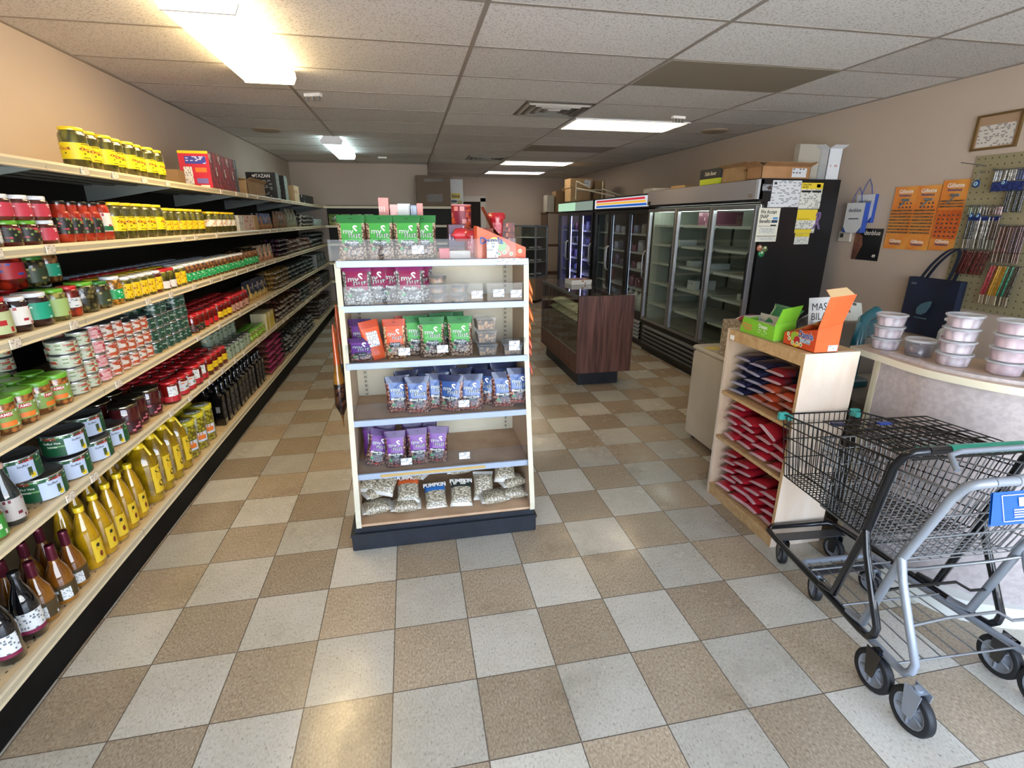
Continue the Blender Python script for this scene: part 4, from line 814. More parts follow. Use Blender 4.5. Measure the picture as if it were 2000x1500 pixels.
for rw in range(2):
    for i in range(5):
        place('oil', oil, (-1.268 - rw * .10, .715 + i * .098 + rw * .045, Z6), 'yellow-capped sunflower oil bottle, %s from near end, %s row, bottom shelf' % (ORD[i], 'front' if rw == 0 else 'back'), 'one litre oil bottles on the bottom shelf', rz=R.uniform(-.25, .2))
def jugb():
    o = E0('oil_jug', 'bottle'); b = MB(); b.lathe([(.060, 0), (.070, .008), (.072, .05), (.069, .10), (.072, .15), (.070, .20), (.066, .235), (.05, .27), (.028, .295), (.022, .305)], OIL2, 26, sx=1, sy=.8); b.build('glass', o)
    c = MB(); c.lathe([(.026, .303), (.026, .325), (.022, .328)], YEL, 18); c.build('cap', o)
    h = MB(); h.tube([(-.055, 0, .262), (-.03, 0, .315), (0, 0, .338), (.03, 0, .315), (.055, 0, .262)], .006, YEL, 8); h.build('carry_handle', o)
    q = MB(); band(q, .0735, .055, .205, -.62, .62, SUN, 12, sx=1, sy=.8); fq = lambda x, y: (.0745 * math.cos(x), .8 * .0745 * math.sin(x), y); q.cdisc(fq, 0, .178, .34, .014, BK2); q.cdisc(fq, .05, .10, .27, .018, BR); q.build('label', o)
    return o
for rw in range(2):
    for i in range(4): place('jug', jugb, (-1.285 - rw * .15, 1.265 + i * .128, Z6), 'large sunflower oil jug with handle, %s from near end, %s row, bottom shelf' % (ORD[i], 'front' if rw == 0 else 'back'), 'large oil jugs on the bottom shelf', rz=-.15 + R.uniform(-.1, .1))
GOV = nuts('green_olives', '#9a8e1c', '#b3a83a', '#5e5610', 48, .12, coat=1.0); YL2 = mat('lid_olive_yellow', '#c8bb28', .35, coat=.3)
ov = jar('green_olive_jar', .062, .245, GOV, YL2, print_mat('label_blue_orange', '#c9d2e0', '#c97a2a', (1, 3), .4), lz=(.22, .48), la=(-1.3, -.1), lidh=.03, lr=1.0, shoulder=.80, patch=[(mat('print_orange', '#e2762a', .5), .28, .40, -1.1, -.3)])
def ovj():
    o = ov(); q = MB(); q.lathe([(.045, 0), (.045, .0015), (.0001, .0015)], print_mat('lid_seal_print', '#cfd0bd', '#3f5a2a', (3, 3), .5), 20, cz=.2438); q.build('seal', o); return o
for i, (yy, x) in enumerate(((1.80, -1.29), (1.94, -1.285), (2.08, -1.285), (1.86, -1.43), (2.0, -1.43), (2.14, -1.43))): place('ov', ovj, (x, yy, Z6), 'yellow-lidded green olive jar, %s of the %s row, bottom shelf' % (ORD[i % 3], 'front' if i < 3 else 'back'), 'green olive jars on the bottom shelf')
def blb():
    o = E0('olive_oil_bottle', 'bottle'); g_ = GB; b = MB(); b.box(-.034, .034, -.034, .034, 0, .225, g_, bev=.006); b.lathe([(.03, .225), (.014, .25), (.014, .285)], g_, 14); b.build('glass', o)
    c = MB(); c.lathe([(.016, .262), (.016, .298), (.014, .30)], mat('cap_black_gloss', '#101012', .15, coat=.5), 14); c.lathe([(.0165, .283), (.0165, .287)], mat('cap_ring_silver', '#b8b8b8', .2, .9), 14, caps=False); c.build('cap', o)
    q = MB(); q.box(.034, .0348, -.026, .026, .05, .18, print_mat('label_black_silver', '#17161a', '#8a8a8c', (1, 7), .3)); q.box(-.016, .010, -.0348, -.034, .10, .145, print_mat('label_small_grey', '#7a7a78', '#2a2a2c', (2, 6), .5)); q.build('label', o); return o
lay(6, 'blb', blb, 2.33, 12, .096, 'tall black oil bottle', x=-1.262, rows=2, rp=.09, rj=.05)
pinkp = bag('pink_rice_pack', .21, .30, .052, mat('film_magenta', '#8e2650', .3, coat=.4, noise=('#6a4038', 3, .5, .55)), mat('film_magenta_end', '#a02a5c', .3, coat=.4), seed=21)
lay(6, 'pinkp', pinkp, 3.70, 2, .32, 'pink-ended rice pack', x=-1.32, layers=6, lh=.0525, rj=.04, jit=.008)
fgb = bag('fig_bag', .2, .13, .055, nuts('dried_figs', '#5c4a3c', '#8f8276', '#1d1612', 42, .3), mat('film_clear_grey', '#8b8a82', .2, coat=.6), seed=23); dkf = bag('walnut_bag', .2, .13, .055, nuts('walnut_dark', '#4a4d48', '#7f7f78', '#151512', 36, .3), mat('film_clear_grey', '#8b8a82', .2, coat=.6), seed=24)
heap(6, 'dkf', dkf, 4.25, 6.0, .145, 1, 4, .052, 'grey bagged nuts', x=-1.31, miss=.3); heap(6, 'fgb', fgb, 6.5, 7.8, .145, 1, 5, .052, 'brown bagged pulses', x=-1.31, miss=.3)
# ================= MIDDLE GONDOLA =================
GC = mat('gondola_cream', '#cfc6ae', .5, noise=('#c2b89e', 5)); GT = mat('gondola_shelf_tan', '#c6a685', .5, noise=('#b3906f', 7)); GS = mat('gondola_side_tan', '#c4aa8c', .55)
LIP = mat('shelf_lip_silver', '#9fabbd', .4, .15); NAVY = mat('gondola_kick_black', '#14171d', .45, noise=('#1d2129', 14)); SLOT = mat('slot_dark', '#2b2620', .8)
PLEX = clear('clear_plastic_guard', '#f4f7fa', .03, .03, .32); CARDW = print_mat('price_card', '#d5dae0', '#6a7684', (1.2, 5), .5)
GX0, GX1 = -.178, .722
GSH = [(1.44, 1.07), (1.228, 1.075), (.950, 1.045), (.665, 1.0), (.39, .955), (.14, .90)]
t = thing('gondola_shelf', 'cream double-sided gondola display with five shelves of nut pouches and black base', 'display shelf')
b = MB(); b.box(-.222, .745, .873, 1.98, 0, .085, NAVY, bev=.004); b.box(-.225, .748, .868, 1.985, .085, .100, NAVY); b.box(-.205, .735, .885, 1.97, .100, .126, NAVY); b.build('base_plinth', t)
b = MB(); b.box(GX0, GX1, .895, 1.97, .126, .14, GT); b.build('base_deck', t)
MB().box(GX0, GX1, 1.415, 1.435, .14, 1.42, GC).build('back_panel', t)
for sx in (0, 1):
    x0 = GX0 - .012 if sx == 0 else GX1; b = MB()
    prof = [(.885, .128), (.885, .17), (.99, .62), (1.065, 1.0), (1.085, 1.43), (1.76, 1.43), (1.79, 1.0), (1.86, .62), (1.97, .17), (1.97, .128)]
    A = [(x0, y, z) for y, z in prof]; B = [(x0 + .012, y, z) for y, z in prof]
    inner, outer = (B, A) if sx == 0 else (A, B)
    b.face(A[::-1], GC if sx == 0 else GS); b.face(B, GS if sx == 0 else GC)
    for i in range(len(prof)):
        j = (i + 1) % len(prof); b.face([A[i], A[j], B[j], B[i]], GC)
    b.build('side_panel', t)
    # slanted front post
    b = MB(); xa, xb = (GX0 - .016, GX0 + .010) if sx == 0 else (GX1 - .010, GX1 + .016)
    for (y0, z0), (y1, z1) in zip(prof[1:4], prof[2:5]):
        b.face([(xa, y0 - .006, z0), (xb, y0 - .006, z0), (xb, y1 - .006, z1), (xa, y1 - .006, z1)], GC)
    b.face([(xa, .879, .13), (xb, .879, .13), (xb, .879, .17), (xa, .879, .17)], GC); b.build('front_post', t)
    b = MB(); xs = GX0 + .035 if sx == 0 else GX1 - .055
    b.box(xs, xs + .02, 1.405, 1.416, .145, 1.42, GC)
    for i in range(48): b.box(xs + .005, xs + .008, 1.403, 1.4052, .17 + i * .026, .185 + i * .026, SLOT); b.box(xs + .012, xs + .015, 1.403, 1.4052, .17 + i * .026, .185 + i * .026, SLOT)
    b.build('slotted_upright', t)
cards = {0: [(.195, .05), (.60, -.03, .03), (.655, -.03, .03), (.555, .045, .075)], 1: [(.475, .04), (.585, .045), (.675, .04)], 2: [(.10, .05), (.29, .055), (.66, .055, .05)], 3: [(.385, .055)], 4: [(.075, .05), (.375, .055)]}
for i, (z, y) in enumerate(GSH[:5]):
    s_ = MB(); s_.box(GX0 + .001, GX1 - .001, y + .008, 1.414, z - .012, z - .004, GT)
    for xx in (GX0 + .002, GX1 - .006): s_.box(xx, xx + .004, y + .02, 1.40, z - .045, z - .012, GC)
    if i == 0: s_.box(GX0 - .01, GX1 + .01, y + .006, 1.80, z - .010, z - .001, GT)
    so = s_.build('shelf', t)
    l = MB(); x1 = GX1 + (.012 if i == 0 else .006); l.box(GX0 - .006, x1, y - .006, y + .008, z - .028, z + .004, LIP, bev=.002); lo = l.build('price_lip', t)
    if i == 4: MB().box(GX0 + .12, GX0 + .66, y - .0085, y - .0062, z - .019, z - .004, mat('tape_tan', '#b79a5c', .5)).build('tape_strip', t)
    g = MB(); gx1 = GX1 + (-.05 if i == 0 else .0); gx0 = GX0 - (.035 if i == 0 else .002)
    yy = y + .012; top = z + (.098 if i == 0 else .095 if i in (1, 2) else .085); g.box(gx0, gx1, yy, yy + .003, z + .002, top, PLEX); g.build('plastic_guard', t)
    for c in cards.get(i, []):
        cz = z + c[1]; hh = c[2] if len(c) > 2 else .038; yc = y - .008 if c[1] < 0 else y + .0105
        MB().box(c[0] - .028, c[0] + .028, yc - .001, yc, cz - hh / 2 + (.02 if c[1] < 0 else 0), cz + hh / 2 + (.02 if c[1] < 0 else 0), CARDW).build('price_card', t)
    # far side shelf
    if i: MB().box(GX0 + .001, GX1 - .001, 1.436, 1.72 + .03 * i, z - .012, z - .004, GT).build('rear_shelf', t)
PIST = nuts('pistachios_photo', '#c9b192', '#a88a72', '#4a3028', 95, .3); WHN = nuts('pistachios_white', '#d8d6d0', '#b2b0ac', '#56544f', 90, .3); MIXN = nuts('mixed_nuts_photo', '#b8907a', '#8a5a4a', '#3a2420', 88, .3); RDN = nuts('mixed_nuts_red', '#c29a80', '#a8604a', '#4a2420', 88, .3)
def nutp(key, w, h, colm, darkm, nm, small, txt_, back=False): return pouch('nut_pouch', w, h, .07, colm, nm, small=small, box_txt=txt_, darkm=darkm, back=back)
def film(n, c, r=.42): return mat('film_' + n, c, r, coat=.12)
GRP = nutp('g', .132, .205, film('green', '#3f9a3c'), film('green_dark', '#1f6a2c'), PIST, None, 'Pistachio'); PKP = nutp('p', .142, .195, film('magenta', '#b02a80'), film('magenta_dark', '#84205f'), WHN, mat('print_black', '#15171a'), 'Pistachio')
BLP = nutp('b', .132, .190, film('blue', '#2a4a9c'), film('navy', '#1b2a66'), RDN, mat('print_red', '#b5202a'), 'Mixed Nuts'); PUP = nutp('u', .115, .195, film('violet', '#6a2f86'), film('purple_dark', '#42195a'), MIXN, mat('print_red', '#b5202a'), 'Mixed Nuts')
ORP = nutp('o', .115, .20, film('orange', '#d8562a'), film('orange_dark', '#b5401c'), nuts('cashew_photo', '#dcc09c', '#c9a47c', '#7a4a2a', 70, .3), None, 'Cashew'); ORB = nutp('ob', .10, .20, film('orange', '#d8562a'), film('orange_dark', '#b5401c'), PIST, None, None, True); PUB = nutp('ub', .13, .19, film('violet', '#6a2f86'), film('purple_dark', '#42195a'), MIXN, None, None, True)
def P_(key, fn, x, y, z, lb, grp, rz=0, tilt=-.10, ry=0): place(key, fn, (x, y, z), lb, grp, rot=(tilt, ry, rz))
G0 = 'green pistachio pouches on the gondola top'
for i, (x, y, rz) in enumerate(((-.110, 1.165, .03), (.020, 1.17, -.03), (.150, 1.165, .05))): P_('gp', GRP, x, y, 1.442, 'green pistachio pouch on gondola top, %s from left in front' % ORD[i], G0, rz)
P_('gp', GRP, .228, 1.215, 1.442, 'green pistachio pouch half hidden behind, right end of gondola top', G0, -.04)
for i, x in enumerate((-.125, .01, .13, .205)): P_('gp', GRP, x, 1.285 + .012 * i, 1.442, 'green pistachio pouch in second row of gondola top, %s from left' % ORD[i], G0, .05 * (-1) ** i)
G1 = 'magenta nut pouches on the gondola'
for i, (x, y, rz) in enumerate(((-.105, 1.15, -.03), (.148, 1.15, .04))): P_('pp', PKP, x, y, 1.226, 'magenta white-pistachio pouch in front on upper gondola shelf, %s' % ('left' if i == 0 else 'right'), G1, rz)
for i, (x, y, rz) in enumerate(((-.02, 1.21, .1), (.065, 1.215, -.12), (.195, 1.225, 0))): P_('pp', PKP, x, y, 1.226, 'magenta pouch standing behind on upper gondola shelf, %s from left' % ORD[i], G1, rz)
WALN = nuts('walnut_cookies', '#8a5a36', '#c09468', '#2e1a0e', 32, .35); CT = milky('clamshell_clear', '#d8d8d4', .18, .1); WAT = tub('cookie_tub', .052, .048, CT, CT, WALN)
for i, x in enumerate((.285, .392)):
    for l in range(2 + (i == 0)): place('wat', WAT, (x, 1.15, 1.226 + l * .042 * 1.18), 'clear round pack of brown cookies, %s stack, %s layer, upper gondola shelf' % (('left', 'right')[i], ORD[l]), 'cookie packs on the gondola', scale=(1, 1, .95))
G2 = 'pouches on the third gondola shelf'
P_('up', PUP, -.118, 1.20, .948, 'tall purple nut pouch at left end of middle gondola shelf', G2, 0); P_('upl', nutp('ul', .13, .115, film('violet', '#6a2f86'), film('purple_dark', '#42195a'), MIXN, mat('print_red', '#b5202a'), None), -.112, 1.115, .948, 'short purple pouch with orange nuts, left front of middle shelf', G2, 0, -.05)
P_('orb', ORB, -.040, 1.13, .948, 'orange pouch turned to its white nutrition panel', G2, .35, -.16, -.12); P_('orp', ORP, .055, 1.14, .948, 'orange cashew pouch facing forward on middle gondola shelf', G2, .04, -.08); P_('orp', ORP, .115, 1.22, .948, 'orange pouch behind the green ones on middle gondola shelf', G2, .1)
for i, (x, y) in enumerate(((.245, 1.13), (.388, 1.13))): P_('gp', GRP, x, y, .948, 'green pistachio pouch in front on middle gondola shelf, %s' % ('left' if i == 0 else 'right'), G2, (.03, -.05)[i])
for i, (x, y, rz) in enumerate(((.165, 1.19, .12), (.30, 1.235, 0), (.36, 1.26, .1))): P_('gp', GRP, x, y, .948, 'green pistachio pouch behind on middle gondola shelf, %s from left' % ORD[i], G2, rz)
SQ = tub('clamshell_box', .058, .066, CT, CT, nuts('brown_kernels', '#8a6238', '#a87c4a', '#3a2412', 60, .35), sq=True)
for l in range(3): place('sqt', SQ, (.525 - .004 * l, 1.13 + .01 * l, .948 + l * .067), 'square clear box of brown kernels, %s from bottom of the stack' % ORD[l], 'square clear boxes on the gondola', rz=.05 * l)
place('sqt', SQ, (.657, 1.12, .948), 'lone square clear box at right end of middle gondola shelf', 'square clear boxes on the gondola')
G3 = 'blue mixed nut pouches on the fourth gondola shelf'
for i, (x, y, rz, dz) in enumerate(((.055, 1.12, .15, 0), (.152, 1.085, 0, 0), (.262, 1.13, .1, 0), (.325, 1.08, -.35, 0), (.432, 1.075, -.06, 0), (.512, 1.15, -.5, 0), (.608, 1.085, -.05, 0), (.690, 1.075, -.04, .02))):
    P_('bp', BLP, x, y, .663 + dz, 'blue mixed nut pouch in the front of the blue row, %s from left' % ORD[i], G3, rz, -.10)
for i, (x, y, rz) in enumerate(((.10, 1.20, .1), (.20, 1.215, -.1), (.31, 1.21, .05), (.40, 1.19, .1), (.50, 1.25, -.1), (.62, 1.19, 0))): P_('bp', BLP, x, y, .663 + .01 * (i % 3), 'blue mixed nut pouch at the back of the blue row, %s from left' % ORD[i], G3, rz, -.18)
place('bpl', bag('nut_pouch', .17, .12, .03, film('navy', '#1b2a66')), (.22, 1.10, .835), 'blue pouch lying on top of the blue row', G3, rot=(0, 0, .3)) if False else None
P_('bp', BLP, .665, 1.30, .663, 'navy pouch far back behind the right post', G3, 0, -.05)
G4 = 'purple nut pouches on the fifth gondola shelf'
P_('upb', PUB, -.088, 1.16, .39, 'purple pouch turned back to front, left end of low gondola shelf', G4, 0, -.1); P_('up', PUP, -.09, 1.06, .388, 'purple pouch slumped at the left front of low gondola shelf', G4, .1, -.22, .25)
for i, (x, y, rz, dz, ry) in enumerate(((.022, 1.03, 0, 0, 0), (.138, 1.045, .03, 0, 0), (.232, 1.04, -.05, .004, .08))): P_('up', PUP, x, y, .388 + dz, 'purple nut pouch in the front row of low gondola shelf, %s' % ('left', 'middle', 'right')[i], G4, rz, -.08, ry)
for i, (x, y) in enumerate(((-.03, 1.14), (.115, 1.135), (.19, 1.16))): P_('up', PUP, x, y, .388, 'purple nut pouch standing behind on low gondola shelf, %s from left' % ORD[i], G4, .05)
SEED = nuts('pumpkin_seeds', '#d6cdb8', '#bfb49a', '#7a705c', 130, .3, (1, .6, 1)); SFILM = mat('film_clear_shine', '#c9c6bd', .15, coat=.8)
PBL = print_mat('seed_header_blue', '#2a66a8', '#e8ecef', (2.2, 2), .45); PBO = mat('seed_header_orange', '#c95a28', .4, coat=.5); PBK = print_mat('seed_header_black', '#23302c', '#d9d2c0', (2, 3), .4)
def seedp(hdr, sd, txt_):
    def mm(u, v): return hdr if (v > .62 and 0.02 < u < .48) else SEED
    def ex(b): b.text(txt_, .030, lambda x, y: (.052 + .0 - y if False else .055 + y, -x, .0605 - abs(x) * .1), mat('print_white', '#f2efe6'), bold=.02)
    return bag('seed_bag', .165, .125, .062, SEED, SFILM, mm, seed=sd, extra=ex, cat='bag')
SB = {'sb1': seedp(PBL, 31, 'PUMPKIN'), 'sb2': seedp(PBO, 32, 'PUMPKIN'), 'sb3': seedp(PBK, 33, 'PUMPKIN'), 'sb0': bag('seed_bag', .16, .12, .06, SEED, SFILM, seed=34)}
for k, x, y, z, rz, rx, lb in (('sb0', -.10, 1.01, .14, 0.2, 0, 'plain pumpkin seed bag, bottom left of the pile'), ('sb0', -.10, 1.08, .196, .5, 0, 'plain seed bag second in the left pile'), ('sb2', -.12, 1.13, .25, 1.4, .5, 'seed bag with orange header leaning at far left'),
        ('sb1', -.045, 1.10, .245, 1.25, .55, 'seed bag with blue header on top of the left pile'), ('sb0', .055, 1.0, .14, 0, 0, 'plain seed bag lying flat at the front, left of centre'), ('sb2', .07, 1.07, .20, 1.55, .55, 'seed bag with orange header facing forward'),
        ('sb0', .12, 1.14, .262, -.6, .1, 'shiny clear seed bag slumped over the middle'), ('sb1', .215, 1.06, .15, 1.6, .6, 'seed bag with blue header standing in the middle'), ('sb3', .355, 1.05, .165, 1.5, .6, 'seed bag with black header right of centre'),
        ('sb0', .36, 1.16, .255, .1, .1, 'clear seed bag resting on top, right of centre'), ('sb0', .485, 1.09, .18, 1.5, .9, 'beige seed bag stood on end'), ('sb0', .53, .99, .14, .1, 0, 'plain seed bag lying at front right'), ('sb0', .645, 1.02, .141, 0, 0, 'lowest seed bag in the right pile'),
        ('sb0', .645, 1.05, .196, .3, 0, 'second seed bag in the right pile'), ('sb3', .61, 1.10, .25, 1.45, .5, 'seed bag with black header on top of the right pile')):
    place(k, SB[k], (x, y, z), lb + ', gondola base', 'pumpkin seed bags on the gondola base', rot=(0, 0, 0)).rotation_euler = (Matrix.Rotation(rx, 3, 'X') @ Matrix.Rotation(rz, 3, 'Z')).to_euler()
# goods on the gondola top, behind
Z1 = 1.441
FOB = print_mat('wafer_pack_silver', '#c9c9c8', '#8f959c', (2, 4), .3); SAL = mat('film_salmon', '#d8604e', .3, coat=.5, noise=('#e0a090', 20))
SPK = print_mat('wafer_pack_pink', '#d98a82', '#e8c6c0', (1, 4), .4); SBL = print_mat('wafer_pack_blue', '#8f9fb8', '#b8c2d0', (1, 5), .4)
def sal(w, d, h): return carton('wafer_pack', w, d, h, SAL, {'-y': SPK})
place('w1', sal(.05, .14, .145), (.040, 1.42, Z1 + .145), 'salmon wafer pack standing on top of another, gondola top', 'salmon wafer packs on the gondola top'); place('w1b', sal(.052, .14, .144), (.042, 1.42, Z1), 'salmon wafer pack under the upright one, gondola top', 'salmon wafer packs on the gondola top')
for i, (x, y, w_, h_, m_) in enumerate(((.090, 1.43, .038, .258, SAL), (.140, 1.41, .062, .262, FOB), (.190, 1.43, .030, .255, SBL), (.222, 1.45, .030, .265, SPK))): place('w2%d' % i, carton('wafer_pack', w_, .16, h_ * 1.0, SAL, {'-y': m_}), (x, y, Z1), ('salmon wafer pack, left of the silver one', 'silver-fronted wide wafer pack', 'pale blue wafer pack, right of the silver one', 'pink wafer pack, right end of the row')[i] + ', gondola top', 'salmon wafer packs on the gondola top')
place('orl', carton('biscuit_box', .18, .10, .205, film('orange', '#d8562a')), (-.06, 1.40, Z1), 'orange carton hidden behind green pouches on gondola top', 'cartons on the gondola top')
place('pc1', carton('biscuit_box', .08, .12, .16, mat('box_plum', '#4a2040', .4), {'-y': print_mat('box_plum_print', '#4a2040', '#b79ab0', (2, 4), .3)}), (.40, 1.34, Z1), 'plum carton right of the green pouches, gondola top', 'cartons on the gondola top')
CHOC = mat('box_cherry', '#7a1830', .4); place('pc2', tin('chocolate_tin', .056, .145, print_mat('tin_cherry_print', '#7a1830', '#c9807a', (3, 4), .4, ('#b5502a', 4, .55)), cat='tin', rim=mat('rim_pink', '#c98a90', .4)), (.455, 1.55, Z1 + .12), 'cherry printed tin standing above the plum carton', 'cartons on the gondola top')
place('pc3', carton('biscuit_box', .11, .11, .12, mat('box_red', '#c42a3e', .4)), (.455, 1.55, Z1), 'red carton under the cherry printed tin', 'cartons on the gondola top')
def redtub():
    o = E0('candy_tub', 'tub'); rt = mat('tub_red', '#b3222c', .3, coat=.5); b = MB(); b.lathe([(.034, 0), (.040, .10)], rt, 22); b.build('bowl', o)
    l = MB(); l.lathe([(.052, .10), (.052, .125), (.045, .128), (.044, .132)], rt, 24); l.build('lid', o)
    q = MB(); band(q, .0385, .02, .09, -2.3, -.9, print_mat('label_pink', '#c9606a', '#f0c0c0', (2, 6), .3), 10); q.build('label', o); return o
for x, y, z, lb in ((.655, 1.55, Z1 + .09, 'red candy tub upper right on the gondola top'), (.645, 1.62, Z1, 'red candy tub under the upper one'), (.48, 1.28, Z1 - 0, 'red candy tub in the middle behind the plastic guard')): place('rt', redtub, (x, y, z), lb, 'red candy tubs on the gondola top')
place('rbag', bag('candy_bag', .11, .12, .07, film('red', '#c42a34'), film('red', '#c42a34')), (.425, 1.30, Z1 + .075), 'red candy bag lying on the plum carton', 'bags on the gondola top')
place('bagb', carton('gum_box', .11, .07, .035, mat('box_white', '#c9c6bd', .6)), (.40, 1.20, Z1), 'small white box behind the plastic guard, gondola top', 'cartons on the gondola top'); place('bagr', carton('gum_box', .05, .05, .05, mat('box_red', '#c42a3e', .4)), (.325, 1.17, Z1), 'small red box right of the green pouches', 'cartons on the gondola top')
def brcase():
    o = E0('open_carton', 'cardboard box'); bx = mat('carton_brick', '#8a3c26', .6); b = MB(); b.box(-.075, .075, -.06, .06, 0, .004, bx)
    for a in ((-.075, .075, -.06, -.056), (-.075, .075, .056, .06), (-.075, -.071, -.06, .06), (.071, .075, -.06, .06)): b.box(*a, 0, .14, bx)
    b.build('carton', o)
    for (A) in ([(-.075, -.06, .14), (-.075, .06, .14), (-.19, .06, .165), (-.19, -.06, .165)], [(.075, -.06, .14), (.075, .06, .14), (.02, .06, .25), (.02, -.06, .25)], [(.075, -.056, .14), (.075, .06, .14), (.16, .06, .05), (.16, -.05, .05)]):
        q = MB(); q.face(A, bx); q.face([(x + .002, y, z - .003) for x, y, z in A[::-1]], bx); q.build('flap', o)
    return o
place('brc', brcase, (.535, 1.42, Z1), 'open brick-red carton with flaps up on the gondola top', 'cartons on the gondola top')
def wedge():
    o = E0('display_tray', 'box'); om = mat('card_orange', '#dd6a42', .5, noise=('#d4562e', 6)); b = MB(); w = .245; P = [(0, 0), (w, 0), (w, .052), (0, .155)]
    A = [(x, 0, z) for x, z in P]; B = [(x, .13, z) for x, z in P]; b.face(A, om); b.face([(x, y + .002, z) for x, y, z in A[::-1]], om); b.face(B[::-1], om); b.face([(x, y - .002, z) for x, y, z in B], om)
    for i in (0, 1, 2): j = (i + 1) % 4; b.face([A[i], B[i], B[j], A[j]], om) if i != 2 else None
    b.face([A[3], A[0], B[0], B[3]], om); b.build('tray', o)
    q = MB(); yp = -.0012
    for (cx, cz, r, c) in ((.085, .075, .028, '#e8c83a'), (.12, .06, .026, '#7fae5a'), (.10, .05, .020, '#c94a5a'), (.14, .045, .024, '#e0906a'), (.07, .035, .018, '#e8b03a')): q.disc((cx, yp - cz * .01, cz), r, mat('sweet_' + c[1:], c, .4, coat=.3), 14, 'y')
    for (cx, cz) in ((.11, .022), (.17, .022), (.135, .028), (.215, .035)): q.disc((cx, yp - .002, cz), .010, mat('sweet_cream', '#e8dcc8', .4), 12, 'y'); q.disc((cx, yp - .0026, cz), .006, mat('sweet_green', '#7fa04a', .4), 12, 'y')
    q.text('Damla', .045, lambda x, z: (.07 + x, yp - .003, .085 + z), mat('print_navy', '#1f3a86', .5), bold=.03)
    q.build('print', o); return o
place('wed', wedge, (.485, 1.115, Z1), 'orange cut-away sweets tray with fruit print, right end of gondola top', 'cartons on the gondola top')
for (x, y, l, k) in ((.69, 1.60, 0, 0), (.69, 1.60, 1, 0), (.69, 1.60, 2, 0)): place('rc', carton('chocolate_bar_box', .10, .10, .055, mat('box_choc_red', '#9a3a30', .45), {'-y': print_mat('box_choc_print', '#7a2a20', '#c97a5a', (2, 2), .4, ('#2a1a16', 4, .55))}), (.80 if False else .735, 1.72, Z1 + l * .056), 'red chocolate box, %s from bottom, far right of gondola top' % ORD[l], 'red chocolate boxes')
b = MB(); b.box(.752, .756, 1.375, 1.395, .70, 1.41, SLOT); b.box(.735, .756, 1.375, 1.395, 1.40, 1.41, SLOT); tag(b.build('clip_strip'), 'dark clip strip holding snack bags on the right gondola end', 'clip strip')
# strips of snack bags hanging on both ends of the gondola
orb = mat('film_orange_red', '#cf4a1c', .3, coat=.5, noise=('#e07a2a', 14)); red_ = mat('film_scarlet', '#b8231f', .3, coat=.5, noise=('#d87050', 16))
for i in range(11):
    z = 1.27 - i * .052; place('sn%d' % (i > 5), bag('snack_bag', .11, .12, .03, orb if i <= 5 else red_, orb if i <= 5 else red_, endf=.12), (.785 + (i % 2) * .006, 1.36 + (i % 3) * .03, z), '%s snack bag hanging on right gondola end, %s from top' % ('orange' if i <= 5 else 'red', ORD[i]), 'snack bags on the right gondola end', rot=(0, 1.25, 0))
gold = mat('film_gold_clear', '#8a5a14', .2, coat=.8, noise=('#5a2f10', 9)); amb = mat('film_amber', '#a8420f', .25, coat=.6)
def longbag(b_mat, top_mat, txt_=None):
    def f():
        o = E0('snack_bag', 'bag'); b = MB(); P = []
        for (z, w, t_) in ((0, .022, .003), (-.05, .028, .01), (-.20, .03, .016), (-.30, .045, .03), (-.42, .045, .032), (-.47, .03, .01), (-.50, .02, .004), (-.54, .014, .002)):
            P.append([(t_ * math.cos(2 * PI * j / 12), w * math.sin(2 * PI * j / 12), z) for j in range(12)])
        nm = nuts('dates_in_bag', '#3a1c14', '#54301f', '#140806', 45, .2); b.grid(P[::-1], lambda u, v: (nm if .28 < v < .52 else top_mat if v > .75 else b_mat), closed=True); b.build('film', o); return o
    return f
place('dateb', longbag(gold, amb), (-.235, 1.12, 1.14), 'long amber bag of dates hanging on left gondola end, in front', 'bags on the left gondola end'); place('dateb', longbag(gold, amb), (-.225, 1.22, 1.22), 'long amber bag hanging behind on left gondola end', 'bags on the left gondola end')
